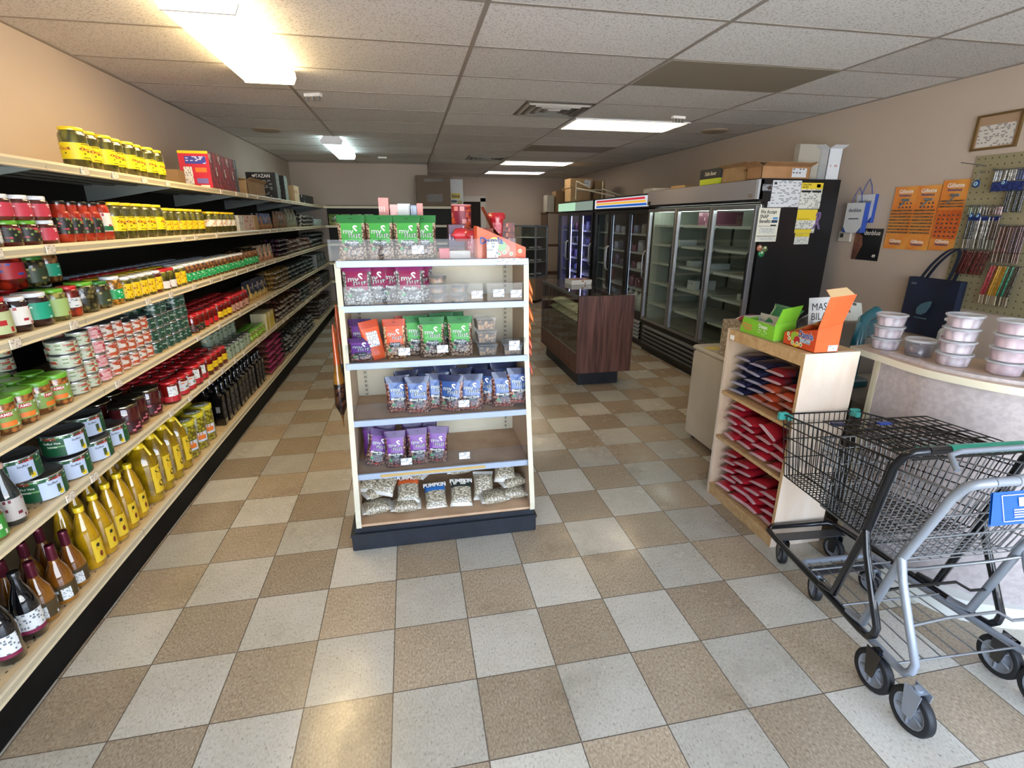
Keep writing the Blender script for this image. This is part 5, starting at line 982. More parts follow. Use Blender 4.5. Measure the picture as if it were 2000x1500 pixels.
# ================= COOLERS =================
def quad_txt_z(b, st, size, x, y, z, m, bold=.01, w=1.0, face='-y', align='CENTER'):
    if face == '-y': b.text(st, size, lambda u, v: (x + u, y, z + v), m, w, align, bold)
    elif face == '-x': b.text(st, size, lambda u, v: (x, y - u, z + v), m, w, align, bold)
    elif face == '+x': b.text(st, size, lambda u, v: (x, y + u, z + v), m, w, align, bold)
BLKC = mat('cooler_black', '#0e0f11', .32, noise=('#131417', 3)); GLASS = clear('cooler_glass', '#eff4f2', .03, .02); INN = mat('cooler_inside_grey', '#a9ada2', .5); ALU = mat('door_aluminium', '#a6a8ac', .28, .85); WSH = mat('wire_shelf_white', '#c3c6c2', .4); GOOD = random.Random(11)
def cooler(name, label, x0, y0, y1, ztop, depth, frame_m, head, nd, inner, shelves, stock, zb=.40, zt=1.745, grille_m=None, leds=None, fr=.035, rz=0.0):
    """front at local x=0 facing -x, spans local y 0..L"""
    L = y1 - y0; t = thing(name, label, 'cooler', (x0, y0, 0), rz); D = depth
    b = MB(); b.box(.06, D, 0, .035, .05, ztop, BLKC); b.build('side_panel', t)
    b = MB(); b.box(.06, D, L - .035, L, .05, ztop, BLKC); b.build('side_panel', t)
    MB().box(.06, D, .035, L - .035, ztop - .04, ztop, BLKC).build('roof_panel', t)
    b = MB(); b.box(D - .03, D, .035, L - .035, .05, ztop - .04, BLKC, {'-x': inner}); b.build('back_panel', t)
    b = MB(); b.box(.07, D - .03, .036, .040, zb, zt, inner); b.box(.07, D - .03, L - .040, L - .036, zb, zt, inner); b.box(.07, D - .03, .04, L - .04, zb - .02, zb, inner); b.box(.07, D - .03, .04, L - .04, zt, zt + .01, inner); b.build('liner', t)
    b = MB(); b.box(.0, .06, 0, L, zt + .02, ztop, BLKC); head(b, L, zt, ztop); b.build('header', t)
    # grille
    gm = grille_m or BLKC; b = MB(); b.box(.03, .06, 0, L, .06, zb - .01, BLKC); n = 5
    for i in range(n):
        z = .09 + i * (zb - .15) / n; b.grid([[(.03, .08, z + .045), (.03, L - .08, z + .045)], [(.008, .08, z + .02), (.008, L - .08, z + .02)], [(.012, .08, z), (.012, L - .08, z)], [(.03, .08, z), (.03, L - .08, z)]], gm, smooth=False)
    b.build('grille', t); MB().box(.05, .08, .02, L - .02, 0, .06, BLKC).build('kick', t)
    # doors
    w = (L - .02) / nd
    for k in range(nd):
        a, c = .01 + k * w + .004, .01 + (k + 1) * w - .004
        f = MB()
        f.box(.0, .045, a, a + fr, zb, zt, frame_m, bev=.004); f.box(.0, .045, c - fr, c, zb, zt, frame_m, bev=.004); f.box(.0, .045, a + fr, c - fr, zb, zb + fr, frame_m); f.box(.0, .045, a + fr, c - fr, zt - fr, zt, frame_m)
        fo = f.build('door', t); g = MB(); g.box(.02, .026, a + fr, c - fr, zb + fr, zt - fr, GLASS); g.build('door_glass', fo)
        h = MB(); hy = (a + fr * .5) if k % 2 == 0 else (c - fr * .5)
        if frame_m is ALU:
            hy = a + .018; h.box(-.014, .0, hy - .006, hy + .006, .95, 1.35, BLKC)
        else: h.tube([(0, hy, .90), (-.03, hy, .93), (-.036, hy, 1.0), (-.036, hy, 1.15), (-.03, hy, 1.22), (0, hy, 1.25)], .009, BLKC if not leds else ALU, 8)
        h.build('handle', fo)
        if leds:
            MB().box(.06, .075, a + .01, a + .026, zb + .06, zt - .06, leds).build('light_strip', t)
        for z in shelves:
            s_ = MB(); s_.box(.09, D - .08, a + .02, c - .02, z - .006, z, WSH); s_.box(.085, .093, a + .02, c - .02, z - .018, z + .006, WSH)
            for q in range(6): s_.box(.12 + q * .09, .123 + q * .09, a + .02, c - .02, z - .012, z - .006, WSH)
            s_.build('shelf', t)
            stock(t, a + .04, c - .04, z, k)
    if inner is INN: MB().box(.09, .13, .10, L - .10, zt - .035, zt - .005, glow('added_tube_glow', (.95, 1, .92, 1), 2.6)).build('added_fill_tube', t)  # glowing tube added to brighten the cabinet inside, not a known lamp
    for yy in [.3 * L, .66 * L]: MB().box(D - .05, D - .032, yy, yy + .02, zb + .1, zt - .1, mat('shelf_standard_dark', '#4a4c48', .5)).build('shelf_standard', t)
    return t
def headA(b, L, zt, ztop):
    b.box(-.02, .0, .03, L, zt + .045, ztop - .005, mat('header_mauve_grey', '#a39fa3', .35, .3)); b.box(-.02, .03, 0, .03, zt + .045, ztop - .005, mat('header_end_silver', '#c3c9ce', .35, .4))
    b.box(-.0225, -.0205, .06, .12, zt + .055, zt + .09, mat('plate_grey', '#8a8078', .4)); b.box(-.0225, -.0205, L - .09, L - .03, zt + .05, zt + .085, BLKC); b.box(.028, .060, .0, .02, ztop - .20, ztop - .19, BLKC)
PKB = print_mat('meat_pack_print', '#6a3a4a', '#b08a94', (3, 3), .4); WPK = mat('pack_white', '#c9cdd0', .4)
def stockA(t, a, c, z, k): pass
def free(name, label, cat, loc, fn, group): o = place(name + str(len(PROTO)), fn, loc, label, group); return o
cA = cooler('three_door_cooler', 'big black three-door cooler with aluminium glass doors and mauve header', 3.055, 2.56, 4.62, 1.95, .765, ALU, headA, 3, INN, (.62, .88, 1.12, 1.34, 1.56), stockA, rz=0.0)
place('pkb', carton('food_carton', .3, .34, .14, mat('box_plum_dark', '#5a3040', .5), {'-x': PKB}), (3.40, 3.62, 1.5605), 'plum printed carton on top rack inside the aluminium-door cooler', 'goods in the aluminium-door cooler')
place('pkw', carton('food_carton', .25, .16, .10, WPK, {'-x': print_mat('pack_white_print', '#c9cdd0', '#8a9298', (1, 4), .3)}), (3.35, 3.75, .8805), 'white pack on a low rack inside the aluminium-door cooler', 'goods in the aluminium-door cooler')
for i, (yy, z) in enumerate(((3.55, 1.1205), (3.9, 1.1205), (4.25, 1.3405), (2.9, .8805))): place('fdt', carton('food_carton', .22, .15, .06, WPK), (3.38, yy, z), ('white tray on the middle rack, nearer the camera', 'white tray on the middle rack, farther one', 'white tray high in the farthest door', 'white tray low behind the nearest door')[i] + ' of the aluminium-door cooler', 'goods in the aluminium-door cooler')
def headB(b, L, zt, ztop):
    wm = glow('header_white_lit', (.86, .88, .95, 1), .2); b.box(-.012, .0, .03, L - .03, zt + .04, ztop - .02, wm)
    h = ztop - .02 - zt - .04; z0 = zt + .04
    for i, c in enumerate(((.02, .10, .42, 1), (.75, .42, .05, 1), (.55, .03, .04, 1))):
        b.face([(-.0135, L - .09, z0 + h * (.10 + i * .29)), (-.0135, .08 + .03 * i, z0 + h * (.10 + i * .29)), (-.0135, .09 + .03 * i, z0 + h * (.10 + i * .29 + .21)), (-.0135, L - .12, z0 + h * (.10 + i * .29 + .21))], glow('stripe_%d' % i, c, .3))
def stockB(t, a, c, z, k): pass
GRL = mat('grille_light_grey', '#8f8f8d', .5)
cB = cooler('rainbow_cooler', 'black glass-door cooler with red, orange and blue striped header', 3.10, 4.66, 6.63, 1.935, .74, BLKC, headB, 3, mat('cooler_inside_dark', '#5c6468', .5), (.45, .72, .97, 1.20, 1.44), stockB, grille_m=GRL, fr=.045, leds=glow('led_dim', (.55, .65, .9, 1), .5))
def headC(b, L, zt, ztop):
    b.box(-.012, .0, .03, L * .45, zt + .03, ztop - .02, glow('header_green_dim', (.40, .50, .42, 1), .16)); b.box(-.012, .0, L * .45, L - .02, zt + .03, ztop - .02, glow('header_green_lit', (.50, .80, .55, 1), .24))
VIO = glow('led_violet', (.35, .32, 1.0, 1), 5.0)
cC = cooler('lit_cooler', 'black cooler with pale green header and violet-lit glass doors', 3.10, 6.70, 8.68, 1.935, .74, BLKC, headC, 3, mat('cooler_inside_violet', '#8284a6', .5), (.45, .70, .95, 1.20, 1.44), stockB, fr=.05, leds=VIO)
CC = ['#b8b8c4', '#7a3a4a', '#8a8e9a', '#5a4a6a', '#a89a8a', '#c9c9d0', '#6a2a3a', '#3f4a6a']
k = 0
for (y0, shs, nm, word) in ((4.66, (.45, .72, .97, 1.20, 1.44), 'B', 'striped-header cooler'), (6.70, (.45, .70, .95, 1.20, 1.44), 'C', 'violet-lit cooler')):
    for si, z in enumerate(shs):
        for i in range(9):
            if GOOD.random() < .2: continue
            c = CC[GOOD.randrange(8)]; h = GOOD.uniform(.09, .17); yy = y0 + .14 + i * .21
            place('dr%s%d' % (c, int(h * 50)), jar('drink_bottle' if k % 2 else 'food_jar', .045, h, mat('drink_' + c[1:], c, .15, coat=.8), mat('cap_' + c[1:], c, .3), None, cat='bottle'), (3.30 + GOOD.uniform(-.03, .02), yy, z + .001),
                  'small container in the %s, %s shelf from bottom, %s from near side' % (word, ORD[si], ORD[i]), 'containers in the %s' % word); k += 1
# water jugs at the bottom of the striped cooler
def wj():
    o = E0('milk_jug', 'bottle'); b = MB(); b.lathe([(.07, 0), (.078, .01), (.078, .14), (.06, .19), (.025, .22), (.02, .24)], mat('milk_plastic', '#c6cbc9', .3, coat=.3), 20); b.build('glass', o); c = MB(); c.lathe([(.022, .24), (.022, .255), (.0001, .256)], mat('cap_pale', '#b8bec4', .3), 14); c.build('cap', o); return o
for i in range(4): place('wj', wj, (3.22, 4.76 + i * .18, .451), 'milk jug on floor rack of striped cooler, %s from near side' % ORD[i], 'milk jugs in the striped cooler')
# papers and magnets on the black side of the big cooler (plane y = 2.56)
def sheet(name, label, x0, x1, z0, z1, m, shear=0.0, parts=None, y=2.5585, grp='papers taped on the cooler side'):
    b = MB(); b.box(x0, x1, y - .001, y, z0, z1, m)
    for f in (parts or []): f(b, y - .0016)
    o = b.build(name); tag(o, label, 'notice', grp); return o
IV = mat('paper_ivory', '#d9d6c6', .6); bk = mat('print_black', '#15171a', .5); PW = print_mat('paper_fine_print', '#cfd2d6', '#8a8f96', (1.3, 18), .5); YP = mat('paper_yellow', '#d9c02a', .6); PG = print_mat('paper_grey_print', '#cfd0c8', '#8a8c88', (2, 14), .5)
def r_(x0, x1, z0, z1, m): return lambda b, y: b.face([(x0, y, z0), (x1, y, z0), (x1, y, z1), (x0, y, z1)], m)
def tx(s_, sz, x, z, m=bk, bold=.02, w=.8, al='LEFT'): return lambda b, y: quad_txt_z(b, s_, sz, x, y - .0003, z, m, bold, w, align=al)
sheet('poster', 'ivory poster reading We Accept SNAP Benefits', 3.072, 3.275, 1.445, 1.720, IV, parts=[tx('We Accept', .042, 3.088, 1.688), tx('SNAP', .042, 3.088, 1.650), tx('Benefits', .042, 3.088, 1.612), r_(3.085, 3.262, 1.572, 1.575, bk), r_(3.10, 3.25, 1.512, 1.560, PG), r_(3.08, 3.268, 1.488, 1.493, bk), r_(3.09, 3.26, 1.455, 1.482, PG), r_(3.205, 3.262, 1.600, 1.622, mat('logo_blue_dark', '#1d3a5a')), r_(3.20, 3.255, 1.572, 1.585, mat('logo_dark', '#20262c')), r_(3.215, 3.262, 1.628, 1.645, mat('logo_blue', '#4a8ac0'))])
sheet('notice_sheet', 'large white printed notice, upper middle of cooler side', 3.165, 3.440, 1.728, 1.938, PW, parts=[r_(3.178, 3.205, 1.905, 1.925, mat('stamp_dark', '#3a4048'))])
sheet('notice_sheet', 'white card sticking out under the big notice', 3.145, 3.30, 1.726, 1.772, PW, y=2.5600)
sheet('poster', 'yellow-topped poster reading Using SNAP Benefits', 3.443, 3.652, 1.716, 1.922, PG, parts=[r_(3.443, 3.652, 1.872, 1.922, YP), tx('Using SNAP', .021, 3.455, 1.907), tx('Benefits', .021, 3.455, 1.887), r_(3.452, 3.540, 1.845, 1.862, bk), r_(3.555, 3.642, 1.845, 1.862, bk), r_(3.60, 3.635, 1.732, 1.775, mat('qr_grey_none', '#a9aaa4')), r_(3.590, 3.628, 1.885, 1.912, mat('apple_dark', '#5a5a2a'))])
sheet('poster', 'yellow and white poster below the SNAP poster, beside the ribbon', 3.445, 3.640, 1.515, 1.714, PG, parts=[r_(3.445, 3.64, 1.62, 1.708, YP), r_(3.445, 3.64, 1.709, 1.713, bk), tx('Are you on government benefits?', .011, 3.45, 1.632), r_(3.445, 3.61, 1.516, 1.545, YP), r_(3.445, 3.61, 1.546, 1.549, bk)])
sheet('poster', 'small yellow-headed leaflet, lowest of the yellow papers', 3.458, 3.602, 1.420, 1.513, PG, parts=[r_(3.458, 3.602, 1.485, 1.513, YP), tx('Are you new here?', .011, 3.465, 1.499)])
sheet('sticker', 'grey energy sticker near the cooler header', 3.072, 3.158, 1.856, 1.905, print_mat('sticker_grey', '#8a8f94', '#2c2f33', (2, 3), .4), parts=[r_(3.125, 3.155, 1.865, 1.892, mat('sticker_dark_red', '#3a1a1c'))])
b = MB(); RB = mat('ribbon_purple', '#6f5a86', .5)
rp = [(3.618, 1.548), (3.650, 1.60), (3.672, 1.645), (3.668, 1.685), (3.645, 1.690), (3.640, 1.655), (3.660, 1.60), (3.684, 1.545)]
for (p, q) in zip(rp, rp[1:]):
    b.face([(p[0] - .011, 2.557, p[1]), (p[0] + .011, 2.557, p[1]), (q[0] + .011, 2.5565, q[1]), (q[0] - .011, 2.5565, q[1])], RB)
tag(b.build('ribbon_magnet'), 'purple awareness ribbon magnet on the cooler side', 'magnet')
for (x, z, r, c, lb) in ((3.128, 1.392, .027, '#a8604a', 'round reddish fruit magnet, upper left of the magnets'), (3.178, 1.385, .027, '#5a6a3a', 'round olive green magnet, upper right of the magnets'), (3.152, 1.345, .030, '#1f7a4a', 'rounded green magnet below the other two')):
    b = MB(); b.lathe([(r, 0), (r, .006), (r * .7, .010), (.0001, .010)], mat('magnet_' + c[1:], c, .4, coat=.3), 18); b.lathe([(r * .4, .0102), (.0001, .0112)], mat('magnet_spot', '#cfc9a8' if c != '#5a6a3a' else '#b9b83a', .4), 12, cy=r * .35)
    o = b.build('magnet'); o.location = (x, 2.5585, z); o.rotation_euler = (PI / 2, 0, 0); tag(o, lb, 'magnet', 'magnets on the cooler side')
# boxes on top of the coolers
ZT = 1.951
place('shoe2', carton('shoe_box', .26, .34, .055, mat('box_lime', '#b3c42a', .5)), (3.22, 3.40, ZT), 'lime green flat box on top of the big cooler', 'boxes on the cooler')
def ebx(b, w, d, h): b.text('Eddie Bauer', .05, lambda x, z: (-w / 2 - .001, -.01 - x, h * .5 + z), mat('print_cream', '#d8d4c0'), .8, 'CENTER', .01); b.lathe([(.03, 0), (.0001, .001)], mat('lime_dot', '#a8b82a'), 14, cx=-.03, cy=0) if False else None
place('shoe1', carton('shoe_box', .27, .36, .09, mat('box_charcoal', '#24272a', .5), {'-y': mat('box_charcoal', '#24272a')}, extra=ebx), (3.225, 3.40, ZT + .0555), 'charcoal shoe box on the lime box, on the big cooler', 'boxes on the cooler')
place('cbx1', opencarton('cardboard_box', .34, .42, .13, .05), (3.28, 3.02, ZT), 'open tan cardboard box beside the shoe box, on the big cooler', 'boxes on the cooler')
def tape(b, w, d, h): b.face([(w * .12, -d / 2 - .001, h * .15), (w * .42, -d / 2 - .001, h * .15), (w * .42, -d / 2 - .001, h * .85), (w * .12, -d / 2 - .001, h * .85)], print_mat('ship_label', '#c9ccd2', '#4a4e56', (1, 5), .4))
place('cbx2', opencarton('cardboard_box', .46, .20, .10, .07, mat('cardboard_warm', '#a87f5a', .8, noise=('#9a7048', 7)), extra=tape), (3.30, 2.69, ZT), 'open brown carton with shipping label at front corner of the big cooler', 'boxes on the cooler')
place('gbx', carton('cardboard_box', .26, .06, .29, mat('cardboard_greyed', '#a39d90', .7)), (3.62, 2.74, ZT), 'tall grey cardboard leaning upright on the big cooler', 'boxes on the cooler')
def usps(b, w, d, h): b.face([(-.035, -d / 2 - .001, h * .40), (.045, -d / 2 - .001, h * .40), (.045, -d / 2 - .001, h * .50), (-.035, -d / 2 - .001, h * .50)], print_mat('stamp_red', '#cfd3d8', '#a04a50', (1.2, 1), .9))
place('wbx', opencarton('cardboard_box', .13, .10, .25, .06, mat('box_white_clean', '#cfd3d8', .6), extra=usps), (3.745 + .02, 2.66, ZT), 'tall white carton at the wall end of the big cooler', 'boxes on the cooler')
place('fl1', carton('cardboard_box', .22, .30, .03, mat('box_tan', '#a78a60', .6)), (3.22, 4.05, ZT), 'flat tan carton further along the big cooler', 'boxes on the cooler'); place('fl2', carton('cardboard_box', .24, .26, .06, mat('box_white', '#c9c6bd', .6)), (3.26, 4.85, 1.936), 'white flat carton on the striped-header cooler', 'boxes on the cooler')
for i, (x, y, z, w, h) in enumerate(((3.05, 7.75, 1.936, .36, .22), (3.06, 7.75, 2.158, .40, .15), (3.42, 7.80, 1.936, .22, .20), (3.43, 7.82, 2.138, .20, .14))):
    place('fb%d' % i, carton('cardboard_box', w, .35, h, CARD, {'-y': mat('cardboard', '#a98a62')}, extra=tape if i == 1 else None), (x + .12, y, z), ('large brown carton under another on the violet-lit cooler', 'wide brown carton with white label, highest on the violet-lit cooler', 'brown carton beside the large one, violet-lit cooler', 'small brown carton highest at right, violet-lit cooler')[i], 'cartons on the lit cooler')
# cream angle brackets lying over the coolers
b = MB(); CRB = mat('cream_bracket', '#cfc6ae', .5)
def bar(p, q, r=.011): b.tube([p, q], r, CRB, 4)
bar((2.98, 7.25, 1.95), (2.98, 7.25, 2.24)); bar((3.45, 7.25, 1.95), (3.45, 7.25, 2.24)); bar((2.98, 7.25, 2.10), (3.45, 7.25, 2.10)); bar((2.98, 7.25, 2.24), (3.10, 6.9, 2.12)); bar((2.99, 7.24, 2.13), (3.12, 5.9, 1.95)); bar((3.45, 7.24, 2.12), (3.30, 6.0, 1.95)); bar((3.30, 6.0, 1.95), (3.35, 5.2, 1.95))
tag(b.build('shelf_bracket_frame'), 'cream metal shelf bracket frame leaning over the striped cooler', 'bracket')
# wooden shelf with cartons deep in the right corner
t = thing('corner_shelf', 'brown shelf unit with cartons in the far right corner', 'shelf', (3.35, 9.7, 0)); WDB = mat('shelf_brown', '#5a4534', .6)
for z in (.5, 1.1, 1.78): MB().box(-.30, .35, -.2, .25, z - .03, z, WDB).build('board', t)
for x in (-.28, .31): MB().box(x, x + .04, -.2, .25, 0, 1.78, WDB).build('side_panel', t)
for i, (x, w, h) in enumerate(((-.17, .16, .34), (.03, .18, .42), (.22, .14, .50))): place('cs%d' % i, carton('cardboard_box', w, .3, h, CARDD if i != 0 else mat('cardboard_greyed', '#a39d90', .7)), (3.35 + x, 9.72, 1.781), '%s carton on the far corner shelf' % ('grey', 'middle brown', 'tall brown')[i], 'cartons on the corner shelf')
# ---------- glass display case at the back ----------
t = thing('glass_display_case', 'glass display case with grey aluminium frame on tan base, back of shop', 'display case', (2.62, 8.55, 0), -.0); t.rotation_euler = (0, 0, PI / 4 + .05)
AL2 = mat('case_aluminium', '#8e949a', .35, .6); Wd, Dp = .52, .62; MB().box(0, Wd, 0, Dp, .06, .50, mat('case_base_tan', '#8a7458', .6)).build('base', t); MB().box(.02, Wd - .02, .02, Dp - .02, 0, .06, BLKC).build('kick', t)
f = MB()
for (x, y) in ((0, 0), (Wd - .03, 0), (0, Dp - .03), (Wd - .03, Dp - .03)): f.box(x, x + .03, y, y + .03, .50, 1.52, AL2)
for (z) in (.50, 1.49): f.box(0, Wd, 0, .03, z, z + .03, AL2); f.box(0, Wd, Dp - .03, Dp, z, z + .03, AL2); f.box(0, .03, 0, Dp, z, z + .03, AL2); f.box(Wd - .03, Wd, 0, Dp, z, z + .03, AL2)
f.build('frame', t); g = MB(); g.box(.03, Wd - .03, .010, .014, .53, 1.49, GLASS); g.build('glass_pane', t); g = MB(); g.box(.010, .014, .03, Dp - .03, .53, 1.49, GLASS); g.build('glass_pane', t)
MB().box(Wd - .02, Wd - .015, .03, Dp - .03, .53, 1.49, mat('case_back_dark', '#4c4a46', .5)).build('back_panel', t)
for z in (.80, 1.05, 1.28): MB().box(.03, Wd - .03, .03, Dp - .03, z, z + .006, WSH).build('shelf', t)
swt = bag('sweet_bag', .16, .12, .06, mat('film_pinkish', '#a88a90', .2, coat=.8, noise=('#cfc6c6', 25)), mat('film_clear_pale', '#a8a49a', .2, coat=.6))
for i, (u, v, z) in enumerate(((.13, .15, .532), (.36, .14, .532), (.13, .15, .807), (.36, .15, .807), (.13, .15, 1.057), (.36, .15, 1.057), (.15, .42, .807), (.15, .42, 1.057))):
    a = PI / 4 + .05; place('swt', swt, (2.62 + u * math.cos(a) - v * math.sin(a), 8.55 + u * math.sin(a) + v * math.cos(a), z), 'bag of sweets in the back glass case, %s counting from the bottom' % ORD[i], 'bags in the glass case', rz=.8)
# wire spinner rack seen over the gondola
b = MB(); WR = mat('wire_grey', '#7b7f80', .4, .6)
for z in (1.0, 1.2, 1.42): b.tube([(1.20, 6.2, z), (1.62, 6.2, z), (1.62, 6.5, z), (1.20, 6.5, z)], .004, WR, 4, closed=True)
for (x, y) in ((1.20, 6.2), (1.62, 6.2), (1.62, 6.5), (1.20, 6.5)): b.tube([(x, y, 0), (x, y, 1.50)], .006, WR, 4)
tag(b.build('wire_rack'), 'grey wire rack standing behind the gondola', 'rack')
# ---------- dark wood glass-top counter ----------
def woodmat(name, a, c, sc=(14, 14, .9), rough=.4):
    if name in MATS: return MATS[name]
    m, nt, bb = _new(name); N = nt.nodes; Lk = nt.links; tc = N.new('ShaderNodeTexCoord'); mp = N.new('ShaderNodeMapping'); mp.inputs['Scale'].default_value = sc
    n = N.new('ShaderNodeTexNoise'); n.inputs['Scale'].default_value = 2.2; n.inputs['Detail'].default_value = 5; n.inputs['Distortion'].default_value = .8; r = N.new('ShaderNodeValToRGB')
    r.color_ramp.elements[0].position = .32; r.color_ramp.elements[0].color = lin(a); r.color_ramp.elements[1].position = .68; r.color_ramp.elements[1].color = lin(c)
    Lk.new(tc.outputs['Object'], mp.inputs[0]); Lk.new(mp.outputs[0], n.inputs['Vector']); Lk.new(n.outputs['Fac'], r.inputs[0]); Lk.new(r.outputs[0], bb.inputs['Base Color']); bb.inputs['Roughness'].default_value = rough
    MATS[name] = m; return m
MAH = woodmat('mahogany_laminate', '#3a221e', '#6a463c'); t = thing('display_counter', 'dark mahogany counter with glass top and glass front, black plinth', 'display counter', (1.725, 3.175, 0))
MB().box(.0, .575, 0, .028, .155, .925, MAH).build('end_panel', t); MB().box(.0, .575, 1.40, 1.428, .155, .925, MAH).build('end_panel', t)
MB().box(.055, .485, .10, 1.36, 0, .155, NAVY).build('plinth', t)
b = MB(); b.box(.0, .57, .028, 1.40, .155, .175, MAH); b.box(.006, .02, .028, 1.40, .175, .36, MAH); b.build('base_board', t)
MB().box(.55, .575, .028, 1.40, .175, .86, MAH).build('back_panel', t)
MB().box(.004, .009, .028, 1.40, .36, .895, GLASS).build('front_glass', t); MB().box(.0, .575, .0, 1.428, .926, .934, clear('glass_top', '#eef4f2', .05, .02)).build('glass_top', t)
f = MB(); f.box(.0, .012, .028, 1.40, .895, .925, ALU); f.box(.0, .012, .028, 1.40, .352, .364, ALU); f.build('trim', t); MB().box(.03, .55, .03, 1.398, .60, .607, clear('glass_shelf', '#eef4f2', .06, .02)).build('glass_shelf', t)
pil = bag('cotton_pack', .19, .13, .07, mat('film_cotton', '#ddd6bc', .3, coat=.5, noise=('#a09870', 18)), mat('film_cotton_end', '#b9b294', .3, coat=.5))
for i in range(8):
    for l in range(2): place('pil', pil, (1.88 + l * .02, 3.30 + i * .155, .608 + l * .072), 'clear-wrapped cream pack in wood counter, %s from near end, %s layer' % (ORD[i], ('lower', 'upper')[l]), 'cream packs in the wood counter', rz=.1)
def ppx(b, w, d, h): b.lathe([(.045, h + .0005), (.0001, h + .003)], mat('photo_brown', '#5a3626', .4), 14, sx=1.4, sy=.8)
place('pbx', carton('pastry_box', .24, .22, .05, mat('box_white_clean', '#cfd3d8', .6), {'-y': print_mat('pastry_print', '#c9c6c0', '#8a6a4a', (2, 2), .4), '+z': print_mat('pastry_top', '#7a5a44', '#c9b8a0', (2, 4), .3)}, extra=ppx), (2.02, 4.10, .935), 'white printed pastry box on top of the dark wood counter', 'box on the wood counter', rz=.05)
place('bbx', carton('pastry_box', .12, .12, .07, CARDD), (2.13, 3.55, .608), 'small tan box inside the wood counter near its end', 'goods in the wood counter')
# ---------- big brown box and white sign on the back shelving ----------
def bigbx(b, w, d, h):
    for (x, z, s_, tt) in ((0, .88, .03, 'IMPORTED BY'), (0, .80, .026, 'NATURAL FOODS'), (0, .5, .03, 'PRODUCT'), (.02, .30, .024, 'KEEP IN A COOL DRY PLACE'), (.02, .24, .024, 'PRODUCT OF TURKEY')): pass
    b.face([(-w * .26, -d / 2 - .001, h * .80), (w * .30, -d / 2 - .001, h * .80), (w * .30, -d / 2 - .001, h * .90), (-w * .26, -d / 2 - .001, h * .90)], print_mat('carton_stamp', '#5c4f43', '#453b32', (2, 2), .6))
    b.face([(-w * .2, -d / 2 - .001, h * .14), (w * .26, -d / 2 - .001, h * .14), (w * .26, -d / 2 - .001, h * .40), (-w * .2, -d / 2 - .001, h * .40)], print_mat('carton_stamp2', '#5c4f43', '#453b32', (2, 5), .4))
place('bigb', carton('cardboard_box', .58, .30, .50, mat('cardboard_umber', '#6d5c4c', .8), extra=bigbx), (.635, 8.06, 1.843), 'large dark brown carton on the back wall shelving', 'boxes on the back shelving')
def kins(b, w, d, h):
    b.box(-w * .46, w * .28, -d / 2 - .002, -d / 2, h * .30, h * .50, mat('sign_yellow', '#c9b03a', .5)); b.text('kins', .085, lambda x, z: (x - .02, -d / 2 - .003, h * .40 + z), bk, 1, 'CENTER', .03)
    b.box(-w * .46, -w * .02, -d / 2 - .002, -d / 2, h * .17, h * .25, bk); b.box(w * .02, w * .4, -d / 2 - .002, -d / 2, h * .07, h * .24, mat('sign_olive', '#8a8c5a', .5))
place('kins', carton('sign_board', .22, .03, .46, mat('board_white', '#b9bcc0', .6), extra=kins), (1.045, 8.05, 1.84), 'white board with yellow label, beside the large brown carton at the back', 'boards at the back')
PROTO['kins'].location = (1.045, 8.06, 1.836)
MB_ = MB(); MB_.box(.955, 1.16, 7.95, 8.2, 1.80, 1.835, CREAM); MB_.box(.96, 1.12, 8.0, 8.15, 0, 1.80, mat('dark_post', '#2a2824', .7)); tag(MB_.build('end_cabinet'), 'narrow dark cabinet at the end of the back shelving under the white board', 'cabinet')
# ================= RIGHT FOREGROUND =================
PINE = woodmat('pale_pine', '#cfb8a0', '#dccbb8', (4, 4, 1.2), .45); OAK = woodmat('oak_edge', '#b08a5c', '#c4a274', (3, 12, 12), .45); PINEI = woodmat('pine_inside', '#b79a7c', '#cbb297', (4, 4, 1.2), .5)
t = thing('wooden_shelf_unit', 'pale wood shelf unit full of red packs, beside the checkout counter', 'shelf unit', (1.905, .487, 0)); Wx, Wy, Hh = .296, .594, 1.04
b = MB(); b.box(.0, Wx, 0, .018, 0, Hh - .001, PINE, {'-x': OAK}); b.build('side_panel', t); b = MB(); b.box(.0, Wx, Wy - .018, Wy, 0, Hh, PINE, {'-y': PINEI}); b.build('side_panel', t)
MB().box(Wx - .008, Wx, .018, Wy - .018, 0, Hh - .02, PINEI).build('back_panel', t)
b = MB(); b.box(.0, Wx, .018, Wy - .018, Hh - .02, Hh, OAK); b.box(.0, .016, .018, Wy - .018, Hh - .06, Hh - .02, OAK); b.build('top_board', t)
for z in (.675, .395): MB().box(.0, Wx - .01, .018, Wy - .018, z - .018, z, OAK).build('shelf', t)
b = MB(); b.box(.0, Wx - .01, .018, Wy - .018, .055, .07, OAK); b.box(.004, .02, .018, Wy - .018, 0, .055, OAK); b.build('bottom_board', t)
MB().box(-.0015, 0, .53, .565, .985, 1.01, mat('print_white', '#f2efe6')).build('label_sticker', t)
